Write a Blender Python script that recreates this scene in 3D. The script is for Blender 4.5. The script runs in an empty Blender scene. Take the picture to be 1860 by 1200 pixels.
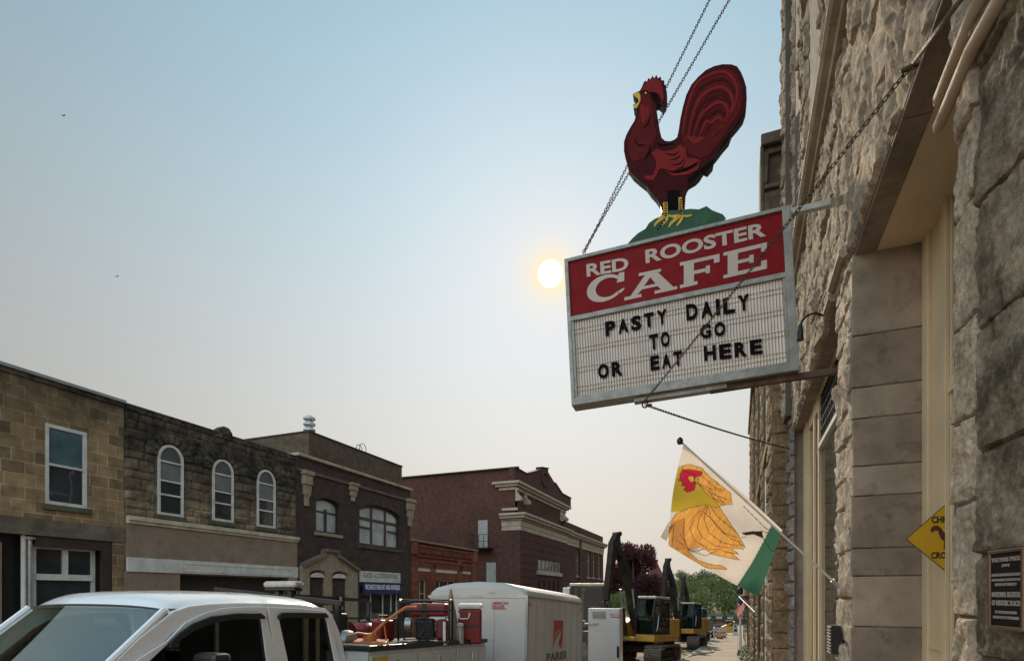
import bpy, math, random
from mathutils import Vector, Matrix, noise
from mathutils.geometry import tessellate_polygon
random.seed(7)
C = bpy.context.scene.collection
PI = math.pi
# ------------------------------------------------------------------ camera
FPX, CX, YH = 1020.0, 930.0, 1078.0          # focal length in photo pixels, principal column, horizon row
YAW = math.radians(21.9)
EYE = Vector((0, 0, 1.6))
SL = 0.048                                    # the street falls away from the camera
cam = bpy.data.cameras.new('camera')
cam.sensor_width = 36; cam.lens = 36 * FPX / 1860; cam.shift_y = (YH - 600) / 1860
cam.clip_start = 0.05; cam.clip_end = 6000
co = bpy.data.objects.new('camera', cam); C.objects.link(co)
co.location = EYE; co.rotation_euler = (PI / 2, 0, YAW)
bpy.context.scene.camera = co
FW = Vector((-math.sin(YAW), math.cos(YAW), 0)); RT = Vector((math.cos(YAW), math.sin(YAW), 0)); UP = Vector((0, 0, 1))
def ray(px, py): return FW + RT * ((px - CX) / FPX) + UP * ((YH - py) / FPX)
def PD(px, py, d): return EYE + ray(px, py) * d
def PX(px, py, X): r = ray(px, py); return EYE + r * (X / r.x)
def PY(px, py, Y): r = ray(px, py); return EYE + r * (Y / r.y)
def PP(px, py, o, n): r = ray(px, py); return EYE + r * ((o - EYE).dot(n) / r.dot(n))
# ------------------------------------------------------------------ light
SUN_EL = math.radians(29.6); SUN_AZ = math.radians(18)      # azimuth measured from +Y towards -X
SD = Vector((-math.sin(SUN_AZ) * math.cos(SUN_EL), math.cos(SUN_AZ) * math.cos(SUN_EL), math.sin(SUN_EL)))
w = bpy.data.worlds.new('World'); bpy.context.scene.world = w; w.use_nodes = True
nt = w.node_tree; nt.nodes.clear(); N = nt.nodes.new; L = nt.links.new
def wmath(op, a, b=None, c=None):
    n = N('ShaderNodeMath'); n.operation = op
    for i, x in enumerate((a, b, c)):
        if x is None: continue
        if isinstance(x, (int, float)): n.inputs[i].default_value = x
        else: L(x, n.inputs[i])
    return n.outputs[0]
def wmix(f, a, b, bt='MIX'):
    n = N('ShaderNodeMix'); n.data_type = 'RGBA'; n.blend_type = bt
    if isinstance(f, (int, float)): n.inputs[0].default_value = f
    else: L(f, n.inputs[0])
    for i, x in ((6, a), (7, b)):
        if isinstance(x, tuple): n.inputs[i].default_value = (*x, 1)
        else: L(x, n.inputs[i])
    return n.outputs[2]
def wramp(f, stops):
    n = N('ShaderNodeValToRGB'); L(f, n.inputs[0]); r = n.color_ramp; r.interpolation = 'B_SPLINE'
    while len(r.elements) < len(stops): r.elements.new(0.5)
    for e, (p, c) in zip(r.elements, stops): e.position = p; e.color = (*c, 1)
    return n.outputs[0]
sky = N('ShaderNodeTexSky'); sky.sky_type = 'NISHITA'; sky.sun_disc = False
sky.sun_elevation = SUN_EL; sky.sun_rotation = -SUN_AZ; sky.dust_density = 4; sky.air_density = 1.2
nis = N('ShaderNodeVectorMath'); nis.operation = 'SCALE'; L(sky.outputs[0], nis.inputs[0]); nis.inputs[3].default_value = 0.06
tc = N('ShaderNodeTexCoord')
nrm = N('ShaderNodeVectorMath'); nrm.operation = 'NORMALIZE'; L(tc.outputs['Generated'], nrm.inputs[0])
sep = N('ShaderNodeSeparateXYZ'); L(nrm.outputs[0], sep.inputs[0])
dt = N('ShaderNodeVectorMath'); dt.operation = 'DOT_PRODUCT'; L(nrm.outputs[0], dt.inputs[0]); dt.inputs[1].default_value = SD
el = wmath('MAXIMUM', sep.outputs[2], 0.0)
smoke = wramp(el, [(0, (.69, .61, .515)), (.13, (.66, .615, .545)), (.36, (.56, .585, .58)), (.62, (.37, .525, .61)), (1, (.20, .36, .49))])
dp = wmath('MAXIMUM', dt.outputs['Value'], 0.0)
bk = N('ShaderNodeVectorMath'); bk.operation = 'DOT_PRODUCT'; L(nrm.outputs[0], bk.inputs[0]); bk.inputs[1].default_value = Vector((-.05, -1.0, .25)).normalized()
side = wmath('ADD', wmath('ADD', 0.56, wmath('MULTIPLY', 0.72, wmath('POWER', dp, 4.0))), wmath('MULTIPLY', 2.6, wmath('MAXIMUM', bk.outputs['Value'], 0.0)))   # smoke is brighter towards the sun; added fill behind the camera lifts the walls
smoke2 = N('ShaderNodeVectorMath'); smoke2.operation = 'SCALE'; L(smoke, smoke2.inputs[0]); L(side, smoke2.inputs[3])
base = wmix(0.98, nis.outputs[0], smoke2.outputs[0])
aure = wmath('MULTIPLY', 0.03, wmath('POWER', dp, 110.0))
aure2 = wmath('MULTIPLY', 0.45, wmath('POWER', dp, 1400.0))
disc = wmath('MULTIPLY', 6.0, wmath('MINIMUM', 1.0, wmath('MULTIPLY', wmath('MAXIMUM', wmath('SUBTRACT', dp, math.cos(math.radians(1.12))), 0.0), 7000.0)))
g1 = N('ShaderNodeVectorMath'); g1.operation = 'SCALE'; g1.inputs[0].default_value = (1, .80, .55); L(aure, g1.inputs[3])
g2 = N('ShaderNodeVectorMath'); g2.operation = 'SCALE'; g2.inputs[0].default_value = (1, .38, .06); L(aure2, g2.inputs[3])
g3 = N('ShaderNodeVectorMath'); g3.operation = 'SCALE'; g3.inputs[0].default_value = (1, .86, .55); L(disc, g3.inputs[3])
def vadd(a, b): n = N('ShaderNodeVectorMath'); n.operation = 'ADD'; L(a, n.inputs[0]); L(b, n.inputs[1]); return n.outputs[0]
halo = wmix(wmath('MULTIPLY', 0.60, wmath('POWER', dp, 45.0)), base, (.80, .80, .82)); halo = wmix(wmath('MINIMUM', 0.85, wmath('MULTIPLY', 1.1, wmath('POWER', dp, 2600.0))), wmix(wmath('MULTIPLY', .5, wmath('POWER', dp, 500.0)), halo, (.96, .84, .72)), (1.0, .84, .46))
tot = vadd(halo, g3.outputs[0])
bg = N('ShaderNodeBackground'); L(tot, bg.inputs[0]); bg.inputs[1].default_value = 1.0
wo = N('ShaderNodeOutputWorld'); L(bg.outputs[0], wo.inputs[0])
sl = bpy.data.lights.new('sun', 'SUN'); sl.energy = 3.6; sl.angle = math.radians(1.0); sl.color = (1, .84, .62)
so = bpy.data.objects.new('sun', sl); C.objects.link(so); so.rotation_euler = (-SD).to_track_quat('-Z', 'Y').to_euler()
vs = bpy.context.scene.view_settings; vs.view_transform = 'Standard'; vs.look = 'None'; vs.exposure = 0.12; vs.gamma = 1
# ------------------------------------------------------------------ materials
def new_mat(name):
    m = bpy.data.materials.new(name); m.use_nodes = True; t = m.node_tree
    return m, t, t.nodes['Principled BSDF']
class G:
    """small node helper"""
    def __init__(s, t): s.t = t
    def n(s, ty, **k):
        x = s.t.nodes.new(ty)
        for a, b in k.items(): setattr(x, a, b)
        return x
    def l(s, a, b): s.t.links.new(a, b)
    def noise(s, scale, detail=4, vec=None, rough=.55):
        x = s.n('ShaderNodeTexNoise'); x.inputs['Scale'].default_value = scale; x.inputs['Detail'].default_value = detail
        x.inputs['Roughness'].default_value = rough
        if vec is None: vec = s.coord()
        s.l(vec, x.inputs['Vector']); return x.outputs['Fac']
    def coord(s):
        if not hasattr(s, 'tc'): s.tc = s.n('ShaderNodeTexCoord')
        return s.tc.outputs['Object']
    def ramp(s, f, stops, interp='LINEAR'):
        x = s.n('ShaderNodeValToRGB'); s.l(f, x.inputs[0]); r = x.color_ramp; r.interpolation = interp
        while len(r.elements) < len(stops): r.elements.new(.5)
        for e, (p, c) in zip(r.elements, stops):
            e.position = p; e.color = (c, c, c, 1) if isinstance(c, (int, float)) else (*c, 1)
        return x.outputs[0]
    def mix(s, f, a, b, bt='MIX'):
        x = s.n('ShaderNodeMix', data_type='RGBA', blend_type=bt)
        if isinstance(f, (int, float)): x.inputs[0].default_value = f
        else: s.l(f, x.inputs[0])
        for i, v in ((6, a), (7, b)):
            if isinstance(v, tuple): x.inputs[i].default_value = (*v, 1)
            else: s.l(v, x.inputs[i])
        return x.outputs[2]
    def math(s, op, a, b=0.0):
        x = s.n('ShaderNodeMath', operation=op)
        for i, v in ((0, a), (1, b)):
            if isinstance(v, (int, float)): x.inputs[i].default_value = v
            else: s.l(v, x.inputs[i])
        return x.outputs[0]
    def bump(s, h, strength, dist, bsdf, prev=None):
        x = s.n('ShaderNodeBump'); x.inputs['Strength'].default_value = strength; x.inputs['Distance'].default_value = dist
        s.l(h, x.inputs['Height'])
        if prev is not None: s.l(prev, x.inputs['Normal'])
        s.l(x.outputs[0], bsdf.inputs['Normal']); return x.outputs[0]
def sc(c, k): return tuple(max(0, x * k) for x in c)
MATS = {}
def mat(name, col, rough=.6, metal=0.0, var=.25, vs=2.5, bump=0.0, bs=40, spec=.4, coat=0.0, col2=None, dirt=0.0):
    if name in MATS: return MATS[name]
    m, t, b = new_mat(name); g = G(t)
    c = g.mix(g.ramp(g.noise(vs, 6), [(.3, 0.0), (.7, 1.0)]), sc(col, 1 - var), col2 or sc(col, 1 + var * .6))
    if dirt:
        d = g.ramp(g.noise(vs * 2.3, 8, rough=.7), [(.52, 0.0), (.68, 1.0)])
        c = g.mix(g.math('MULTIPLY', d, dirt), c, (.06, .045, .03))
    g.l(c, b.inputs['Base Color'])
    rn = g.ramp(g.noise(vs * 3, 4), [(0.3, max(0, rough - .12)), (.7, min(1, rough + .12))]); g.l(rn, b.inputs['Roughness'])
    b.inputs['Metallic'].default_value = metal; b.inputs['Specular IOR Level'].default_value = spec
    b.inputs['Coat Weight'].default_value = coat; b.inputs['Coat Roughness'].default_value = .06
    if bump: g.bump(g.noise(bs, 6), 1.0, bump, b)
    MATS[name] = m; return m
def wallmat(name, c1, c2, mortar, bw, bh, ms=.01, stain=(.05, .045, .035), stain_amt=.5, bump=.01, rock=0.0, sq=.0, msmooth=.1, off=.5, nsc=.6, top=None):
    """coursed masonry on axis-aligned walls, drawn in metres"""
    m, t, b = new_mat(name); g = G(t)
    s = g.n('ShaderNodeSeparateXYZ'); g.l(g.coord(), s.inputs[0])
    cmb = g.n('ShaderNodeCombineXYZ'); g.l(g.math('ADD', s.outputs[0], s.outputs[1]), cmb.inputs[0]); g.l(s.outputs[2], cmb.inputs[1])
    br = g.n('ShaderNodeTexBrick'); br.offset = off; br.squash = 1 + sq; br.squash_frequency = 3; br.offset_frequency = 2
    g.l(cmb.outputs[0], br.inputs['Vector'])
    br.inputs['Color1'].default_value = (*c1, 1); br.inputs['Color2'].default_value = (*c2, 1); br.inputs['Mortar'].default_value = (*mortar, 1)
    br.inputs['Scale'].default_value = 1; br.inputs['Brick Width'].default_value = bw; br.inputs['Row Height'].default_value = bh
    br.inputs['Mortar Size'].default_value = ms; br.inputs['Mortar Smooth'].default_value = msmooth
    var = g.ramp(g.noise(3.1, 8, rough=.7), [(.3, .62), (.72, 1.3)])
    c = g.mix(1.0, br.outputs['Color'], var, 'MULTIPLY')
    st = g.ramp(g.noise(nsc, 8, rough=.72), [(.42, 0.0), (.66, 1.0)])
    c = g.mix(g.math('MULTIPLY', st, stain_amt), c, stain)
    if top:   # weathering that runs down from a coping: (z where it starts, z where it is full)
        r = g.n('ShaderNodeMapRange'); g.l(s.outputs[2], r.inputs[0]); r.inputs[1].default_value = top[0]; r.inputs[2].default_value = top[1]
        f = g.math('MULTIPLY', r.outputs[0], g.ramp(g.noise(2.2, 8, rough=.7), [(.3, .35), (.6, 1.0)]))
        c = g.mix(f, c, top[2])
    g.l(c, b.inputs['Base Color']); b.inputs['Roughness'].default_value = .9; b.inputs['Specular IOR Level'].default_value = .2
    h = g.math('SUBTRACT', g.math('MULTIPLY', g.noise(9, 8, rough=.65), .5 + rock * 3), br.outputs['Fac'])
    g.bump(h, 1.0, bump, b)
    MATS[name] = m; return m
def rockmat(name, a, bcol, c, moss, mossamt=.4, streak=False):
    m, t, b = new_mat(name); g = G(t)
    col = g.ramp(g.noise(1.4, 8, rough=.65), [(.28, a), (.48, bcol), (.68, c)])
    fine = g.mix(1.0, g.ramp(g.noise(24, 9, rough=.85), [(.32, .42), (.5, 1.0), (.68, 1.45)]), g.ramp(g.noise(6, 8, rough=.8), [(.3, .68), (.7, 1.28)]), 'MULTIPLY')
    col = g.mix(1.0, col, fine, 'MULTIPLY')
    ms = g.ramp(g.noise(2.7, 9, rough=.78), [(.46, 0.0), (.60, 1.0)])
    col = g.mix(g.math('MULTIPLY', ms, mossamt), col, moss)
    g.l(col, b.inputs['Base Color']); b.inputs['Roughness'].default_value = .92; b.inputs['Specular IOR Level'].default_value = .15
    ns = g.n('ShaderNodeTexNoise'); ns.noise_type = 'RIDGED_MULTIFRACTAL'; ns.inputs['Scale'].default_value = 9; ns.inputs['Detail'].default_value = 9; g.l(g.coord(), ns.inputs['Vector'])
    n0 = g.bump(ns.outputs['Fac'], .55, .012, b)
    n1 = g.bump(g.noise(30, 9, rough=.8), 1.0, .012, b, n0)
    g.bump(g.noise(110, 4), .7, .004, b, n1)
    MATS[name] = m; return m
def glassmat(name, tint=(.02, .028, .03), refl=.12, rough=.03, see=0.0):
    m, t, b = new_mat(name); g = G(t)
    if see:
        t.nodes.remove(b); out = [n for n in t.nodes if n.type == 'OUTPUT_MATERIAL'][0]
        tr = g.n('ShaderNodeBsdfTransparent'); tr.inputs[0].default_value = (*tint, 1)
        gl = g.n('ShaderNodeBsdfGlossy'); gl.inputs['Roughness'].default_value = rough; gl.inputs[0].default_value = (.93, 1, .97, 1)
        fr = g.n('ShaderNodeLayerWeight'); fr.inputs[0].default_value = .5
        f = g.math('ADD', g.math('MULTIPLY', g.math('POWER', fr.outputs['Facing'], 4.0), .85), refl + .03)
        mx = g.n('ShaderNodeMixShader'); g.l(f, mx.inputs[0]); g.l(tr.outputs[0], mx.inputs[1]); g.l(gl.outputs[0], mx.inputs[2])
        g.l(mx.outputs[0], out.inputs[0])
    else:
        c = g.mix(g.ramp(g.noise(1.3, 3), [(.35, 0.0), (.65, 1.0)]), tint, sc(tint, 1.7))
        g.l(c, b.inputs['Base Color']); b.inputs['Roughness'].default_value = rough; b.inputs['Specular IOR Level'].default_value = refl * 6
        g.bump(g.noise(1.1, 2), .25, .02, b)
    MATS[name] = m; return m
# ------------------------------------------------------------------ mesh builder
class MB:
    def __init__(s): s.v = []; s.f = []; s.m = []; s.c = None
    def add(s, vs, fs, m=0):
        o = len(s.v); s.v.extend([Vector(x) for x in vs]); s.f.extend([tuple(i + o for i in f) for f in fs]); s.m.extend([m] * len(fs)); return s
    def box(s, x0, x1, y0, y1, z0, z1, m=0):
        if x0 > x1: x0, x1 = x1, x0
        if y0 > y1: y0, y1 = y1, y0
        if z0 > z1: z0, z1 = z1, z0
        v = [(x, y, z) for z in (z0, z1) for y in (y0, y1) for x in (x0, x1)]
        return s.add(v, [(0, 2, 3, 1), (4, 5, 7, 6), (0, 1, 5, 4), (2, 6, 7, 3), (0, 4, 6, 2), (1, 3, 7, 5)], m)
    def hexa(s, q0, q1, m=0):
        """two matching quads joined into a solid"""
        return s.add(list(q0) + list(q1), [(3, 2, 1, 0), (4, 5, 6, 7), (0, 1, 5, 4), (1, 2, 6, 5), (2, 3, 7, 6), (3, 0, 4, 7)], m)
    def bar(s, p, q, wx, wz, up=UP, m=0):
        p, q = Vector(p), Vector(q); d = (q - p).normalized(); a = d.cross(up)
        if a.length < 1e-4: a = d.cross(Vector((1, 0, 0)))
        a.normalize(); b = a.cross(d).normalized(); a = a * wx / 2; b = b * wz / 2
        return s.hexa([p - a - b, p + a - b, p + a + b, p - a + b], [q - a - b, q + a - b, q + a + b, q - a + b], m)
    def prism(s, poly, ex, m=0, holes=(), side=None):
        """3d outline (with holes) extruded by a vector"""
        loops = [[Vector(p) for p in poly]] + [[Vector(p) for p in h] for h in holes]
        ex = Vector(ex); tri = tessellate_polygon(loops); flat = [p for l in loops for p in l]; n = len(flat)
        s.add(flat, tri, m); s.add([p + ex for p in flat], [tuple(reversed(t)) for t in tri], m)
        for l in loops:
            k = len(l); v = l + [p + ex for p in l]
            s.add(v, [(i, (i + 1) % k, k + (i + 1) % k, k + i) for i in range(k)], m if side is None else side)
        return s
    def tube(s, pts, r, n=8, m=0, cap=True, closed=False):
        pts = [Vector(p) for p in pts]; rs = r if isinstance(r, (list, tuple)) else [r] * len(pts); o = []; k = len(pts)
        u = None
        for i, p in enumerate(pts):
            a = pts[(i - 1) % k] if (closed or i > 0) else p; b = pts[(i + 1) % k] if (closed or i < k - 1) else p
            d = (b - a).normalized()
            if u is None: u = d.orthogonal().normalized()
            u = (u - d * u.dot(d)); u = u.normalized() if u.length > 1e-5 else d.orthogonal().normalized()
            w_ = d.cross(u)
            o += [p + (u * math.cos(2 * PI * j / n) + w_ * math.sin(2 * PI * j / n)) * rs[i] for j in range(n)]
        f = []
        for i in range(k if closed else k - 1):
            i2 = (i + 1) % k
            f += [(i * n + j, i * n + (j + 1) % n, i2 * n + (j + 1) % n, i2 * n + j) for j in range(n)]
        if cap and not closed: f += [tuple(reversed(range(n))), tuple((k - 1) * n + j for j in range(n))]
        return s.add(o, f, m)
    def cyl(s, p, q, r0, r1=None, n=16, m=0): return s.tube([p, q], [r0, r0 if r1 is None else r1], n, m)
    def lathe(s, prof, c=(0, 0, 0), n=20, m=0, axis='z'):
        o = []; c = Vector(c)
        for r, z in prof:
            for j in range(n):
                a = 2 * PI * j / n
                o.append(c + (Vector((r * math.cos(a), r * math.sin(a), z)) if axis == 'z' else Vector((z, r * math.cos(a), r * math.sin(a)))))
        k = len(prof)
        f = [(i * n + j, i * n + (j + 1) % n, (i + 1) * n + (j + 1) % n, (i + 1) * n + j) for i in range(k - 1) for j in range(n)]
        f += [tuple(reversed(range(n))), tuple((k - 1) * n + j for j in range(n))]
        return s.add(o, f, m)
    def grid(s, fn, nu, nv, m=0):
        o = [fn(i / nu, j / nv) for j in range(nv + 1) for i in range(nu + 1)]
        f = [(j * (nu + 1) + i, j * (nu + 1) + i + 1, (j + 1) * (nu + 1) + i + 1, (j + 1) * (nu + 1) + i) for j in range(nv) for i in range(nu)]
        return s.add(o, f, m)
    def build(s, name, mats, parent=None, smooth=False, bevel=0.0, fix=True, angle=40):
        me = bpy.data.meshes.new(name)
        M = ROOTM.get(root_of(parent).name) if parent is not None else None
        vs = [M @ v for v in s.v] if M is not None else s.v
        me.from_pydata([tuple(v) for v in vs], [], s.f)
        mats = mats if isinstance(mats, (list, tuple)) else [mats]
        for x in mats: me.materials.append(x)
        me.polygons.foreach_set('material_index', s.m)
        me.update()
        if fix:
            import bmesh
            bm = bmesh.new(); bm.from_mesh(me)
            bmesh.ops.remove_doubles(bm, verts=bm.verts, dist=1e-5)
            bmesh.ops.recalc_face_normals(bm, faces=bm.faces); bm.to_mesh(me); bm.free()
        if smooth: me.polygons.foreach_set('use_smooth', [True] * len(me.polygons)); me.set_sharp_from_angle(angle=math.radians(angle))
        o = bpy.data.objects.new(name, me); C.objects.link(o)
        if parent is not None: o.parent = parent
        if bevel:
            b = o.modifiers.new('bevel', 'BEVEL'); b.width = bevel; b.segments = 2; b.limit_method = 'ANGLE'; b.angle_limit = math.radians(35)
            b.use_clamp_overlap = True
        return o
ROOTM = {}
def root_of(o):
    while o.parent is not None: o = o.parent
    return o
def tag(o, label=None, cat=None, group=None, kind=None):
    if label: o['label'] = label
    if cat: o['category'] = cat
    if group: o['group'] = group
    if kind: o['kind'] = kind
    return o
def thing(name, label, cat, loc=(0, 0, 0), rot=(0, 0, 0), group=None, local=False):
    """an Empty at the base of a thing; parts given in world space unless local"""
    o = bpy.data.objects.new(name, None); C.objects.link(o); o.empty_display_size = .2
    o.location = loc; o.rotation_euler = rot
    from mathutils import Euler
    if not local:
        ROOTM[o.name] = Matrix.LocRotScale(Vector(loc), Euler(rot), None).inverted()
    return tag(o, label, cat, group)
def copy_tree(o, parent=None):
    c = o.copy(); C.objects.link(c); c.parent = parent
    for ch in [x for x in C.objects if x.parent == o]: copy_tree(ch, c)
    return c
def circ(c, a, b, r, n=24, t0=0, t1=2 * PI): return [Vector(c) + Vector(a) * (r * math.cos(t0 + (t1 - t0) * i / n)) + Vector(b) * (r * math.sin(t0 + (t1 - t0) * i / n)) for i in range(n)]
FONT_CACHE = {}
def text(mb, s, size, frame, m=0, extrude=.01, offset=0.0, width=None, sx=1.0, spacing=1.0, fit_h=None):
    """lettering as solid mesh; frame = (origin, right, up) world vectors; width scales the run to that length"""
    cu = bpy.data.curves.new('t', 'FONT'); cu.body = s; cu.size = 1; cu.extrude = 0; cu.offset = min(offset*2.2, .042); cu.space_character = spacing
    cu.resolution_u = 4
    ob = bpy.data.objects.new('t', cu); me = bpy.data.meshes.new_from_object(ob)
    xs = [v.co.x for v in me.vertices]; ys = [v.co.y for v in me.vertices]
    x0, x1, y0, y1 = min(xs), max(xs), min(ys), max(ys)
    kx = size * sx if width is None else width / (x1 - x0); ky = size if fit_h is None else fit_h / (y1 - y0)
    o, r, u = frame; nn = Vector(r).cross(Vector(u)).normalized()
    yo = y0 if fit_h is not None else 0
    vv = [Vector(o) + Vector(r) * ((v.co.x - x0) * kx) + Vector(u) * ((v.co.y - yo) * ky) for v in me.vertices]
    fs = [tuple(p.vertices) for p in me.polygons]
    edges = {}
    for f in fs:
        for i in range(len(f)):
            e = (f[i], f[(i + 1) % len(f)]); edges[e] = edges.get(e, 0) + 1
    mb.add([p + nn * extrude for p in vv], fs, m)
    bd = [e for e in edges if (e[1], e[0]) not in edges]
    k = len(vv)
    mb.add(vv + [p + nn * extrude for p in vv], [(a, b, b + k, a + k) for a, b in bd], m)
    bpy.data.objects.remove(ob); bpy.data.curves.remove(cu); bpy.data.meshes.remove(me)
def gz(y): return -SL * max(-60, min(y, 125))
# ------------------------------------------------------------------ shared materials
LF = 16.5                                       # the far side's building line is at x = -16.5
def S(px, py, n=0.0): return PX(px, py, -LF + n)
def Yp(px, n=0.0): return S(px, 600, n).y
def Zp(px, py, n=0.0): return S(px, py, n).z
white = mat('white_paint', (.62, .61, .57), .5, var=.18, dirt=.25)
cream = mat('cream_paint', (.60, .475, .30), .55, var=.18, vs=1.2, bump=.002, bs=60)
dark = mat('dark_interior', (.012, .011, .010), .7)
brownframe = mat('brown_frame', (.05, .033, .025), .5)
tanpaint = mat('tan_paint', (.27, .20, .145), .8, var=.18, vs=1.5, dirt=.35)
tanstone = mat('tan_stone', (.33, .265, .19), .85, var=.25, vs=4, bump=.008, bs=25, dirt=.3)
greymetal = mat('grey_metal', (.33, .35, .36), .45, .6, var=.15)
galv = mat('galvanised_metal', (.42, .42, .41), .5, .7, var=.25, vs=6)
blackmetal = mat('black_metal', (.022, .021, .021), .42, .3, var=.3)
pane = glassmat('window_glass', (.022, .027, .03), .12)
panesky = glassmat('window_glass_blind', (.24, .26, .265), .10, .12)
blueglass = glassmat('window_glass_blue', (.05, .085, .10), .12, .08)
ashlar = wallmat('ashlar_sandstone', (.43, .285, .15), (.215, .145, .08), (.50, .41, .29), .50, .31, .012, (.05, .045, .035), .6, .010, .02, sq=.35, off=.42, top=(5.6, 7.6, (.045, .04, .03)))
rockst = wallmat('rock_faced_sandstone', (.38, .29, .195), (.18, .137, .098), (.24, .19, .14), .62, .33, .02, (.035, .03, .025), .75, .03, .12, sq=.25, off=.45, top=(5.2, 6.6, (.03, .028, .024)))
darkbrick = wallmat('dark_brick', (.090, .060, .050), (.060, .042, .037), (.10, .078, .066), .22, .075, .006, (.035, .026, .024), .5, .004, nsc=.9)
tanbrick = wallmat('rear_brick', (.135, .10, .068), (.10, .076, .052), (.12, .10, .075), .22, .075, .006, (.05, .04, .03), .5, .004, nsc=.7)
redbrick = wallmat('red_brick', (.30, .085, .050), (.20, .058, .038), (.22, .13, .09), .22, .075, .007, (.06, .03, .022), .45, .006)
maroon = wallmat('maroon_brick', (.112, .050, .038), (.080, .038, .031), (.085, .05, .04), .24, .08, .006, (.035, .02, .018), .5, .004, nsc=.35)
def rectp(n, y0, y1, z0, z1): return [Vector((-LF + n, y0, z0)), Vector((-LF + n, y1, z0)), Vector((-LF + n, y1, z1)), Vector((-LF + n, y0, z1))]
def arcp(n, y0, y1, z0, zs, rise, k=14):
    """opening with an arched head of the given rise above the springing line"""
    c = (y0 + y1) / 2; w = (y1 - y0) / 2
    a = [Vector((-LF + n, c + w * math.cos(t), zs + rise * math.sin(t))) for t in [PI * i / k for i in range(k + 1)]]
    return [Vector((-LF + n, y0, z0)), Vector((-LF + n, y1, z0))] + a
def shift(poly, dx): return [p + Vector((dx, 0, 0)) for p in poly]
def inset(poly, d):
    c = sum(poly, Vector()) / len(poly); ys = [p.y for p in poly]; zs = [p.z for p in poly]
    cy, cz = (min(ys) + max(ys)) / 2, (min(zs) + max(zs)) / 2; hy, hz = (max(ys) - min(ys)) / 2, (max(zs) - min(zs)) / 2
    return [Vector((p.x, cy + (p.y - cy) * (hy - d) / hy, cz + (p.z - cz) * (hz - d) / hz)) for p in poly]
def window(root, opening, rails=(), mull=(), fw=.07, fm=None, pm=None, depth=.12, sill=None, label=None, proud=0.0, name='window', bw=None, blinds=()):
    """frame ring, sash bars, pane and sill set back into an opening of a wall that faces the street"""
    fm = fm or white; pm = pm or pane; bw = bw or fw * .7
    o = shift(opening, -depth + .06 + proud); i = inset(o, fw); mb = MB().prism(o, (-.06, 0, 0), holes=[i])
    ys = [p.y for p in i]; zs = [p.z for p in i]; y0, y1, z0, z1 = min(ys), max(ys), min(zs), max(zs); x = o[0].x
    for r in rails: mb.box(x - .045, x - .004, y0 - .01, y1 + .01, z0 + (z1 - z0) * r - bw / 2, z0 + (z1 - z0) * r + bw / 2)
    for q in mull: mb.box(x - .05, x - .008, y0 + (y1 - y0) * q - bw / 2, y0 + (y1 - y0) * q + bw / 2, z0 - .01, z1 - .03)
    f = mb.build(name, fm, root)
    MB().prism(shift(i, -.045), (-.008, 0, 0)).build('pane', pm, f)
    if sill:
        oy = [p.y for p in opening]; oz = min(p.z for p in opening)
        MB().box(opening[0].x - .1, opening[0].x + .07, min(oy) - .1, max(oy) + .1, oz - .14, oz - .002).build('sill', sill, f, bevel=.01)
    for r0, r1, bm_ in blinds: MB().box(x - .0445, x - .0405, y0 + .01, y1 - .01, z0 + (z1 - z0) * r0, z0 + (z1 - z0) * r1).build('blind', bm_, f)
    if label: f['label'] = label
    return f
def mass(root, y0, y1, ztop, depth, material, name='roof', n=-.36, zbot=-8, topmat=None):
    """body of a building behind its facade"""
    MB().box(-LF + n - .001, -LF - depth, y0 + .02, y1 - .02, zbot, ztop).build(name, material, root)
roofm = mat('roof_tar', (.045, .043, .04), .9)
# ------------------------------------------------------------------ ground
asphalt = mat('asphalt_dusty', (.12, .10, .082), .92, var=.35, vs=.5, bump=.006, bs=45, dirt=.3)
pavem, t_, b_ = new_mat('concrete_pavement'); g_ = G(t_)
br_ = g_.n('ShaderNodeTexBrick'); br_.offset = 0; g_.l(g_.coord(), br_.inputs['Vector'])
for k_, v_ in (('Color1', (.36, .27, .195, 1)), ('Color2', (.31, .235, .17, 1)), ('Mortar', (.13, .10, .075, 1))): br_.inputs[k_].default_value = v_
for k_, v_ in (('Scale', 1), ('Brick Width', 1.55), ('Row Height', 1.55), ('Mortar Size', .015)): br_.inputs[k_].default_value = v_
g_.l(g_.mix(1.0, br_.outputs['Color'], g_.ramp(g_.noise(.8, 8, rough=.7), [(.3, .68), (.7, 1.2)]), 'MULTIPLY'), b_.inputs['Base Color'])
b_.inputs['Roughness'].default_value = .85; g_.bump(g_.noise(50, 5), 1, .003, b_)
dirtm = mat('bare_dirt', (.27, .175, .095), .95, var=.3, vs=.8, bump=.02, bs=12)
grassm = mat('hill_grass', (.075, .085, .03), .95, var=.4, vs=.05, bump=.1, bs=2)
def hillz(x, y):
    if y < 150: return gz(y)
    t = min(1, (y - 150) / 170); t = t * t * (3 - 2 * t)
    return gz(150) + t * (10.5 + 4 * math.sin(x * .011 + 1) + 3 * math.sin(x * .031)) + (y - 320 if y > 320 else 0) * .004
ysg = [-1500, -400, -60, -20, 0, 20, 50, 80, 110, 125, 150, 175, 200, 225, 250, 275, 300, 330, 500, 900, 3000]
xsg = [-3000, -900, -300, -160, -120, -90, -60, -30, 0, 30, 60, 90, 120, 160, 300, 900, 3000]
mb = MB()
o_ = [Vector((x, y, hillz(x, y) - .30)) for y in ysg for x in xsg]; nx = len(xsg)
mb.add(o_, [(j * nx + i, j * nx + i + 1, (j + 1) * nx + i + 1, (j + 1) * nx + i) for j in range(len(ysg) - 1) for i in range(nx - 1)])
tag(mb.build('ground', grassm, smooth=True), kind='structure')
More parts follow.
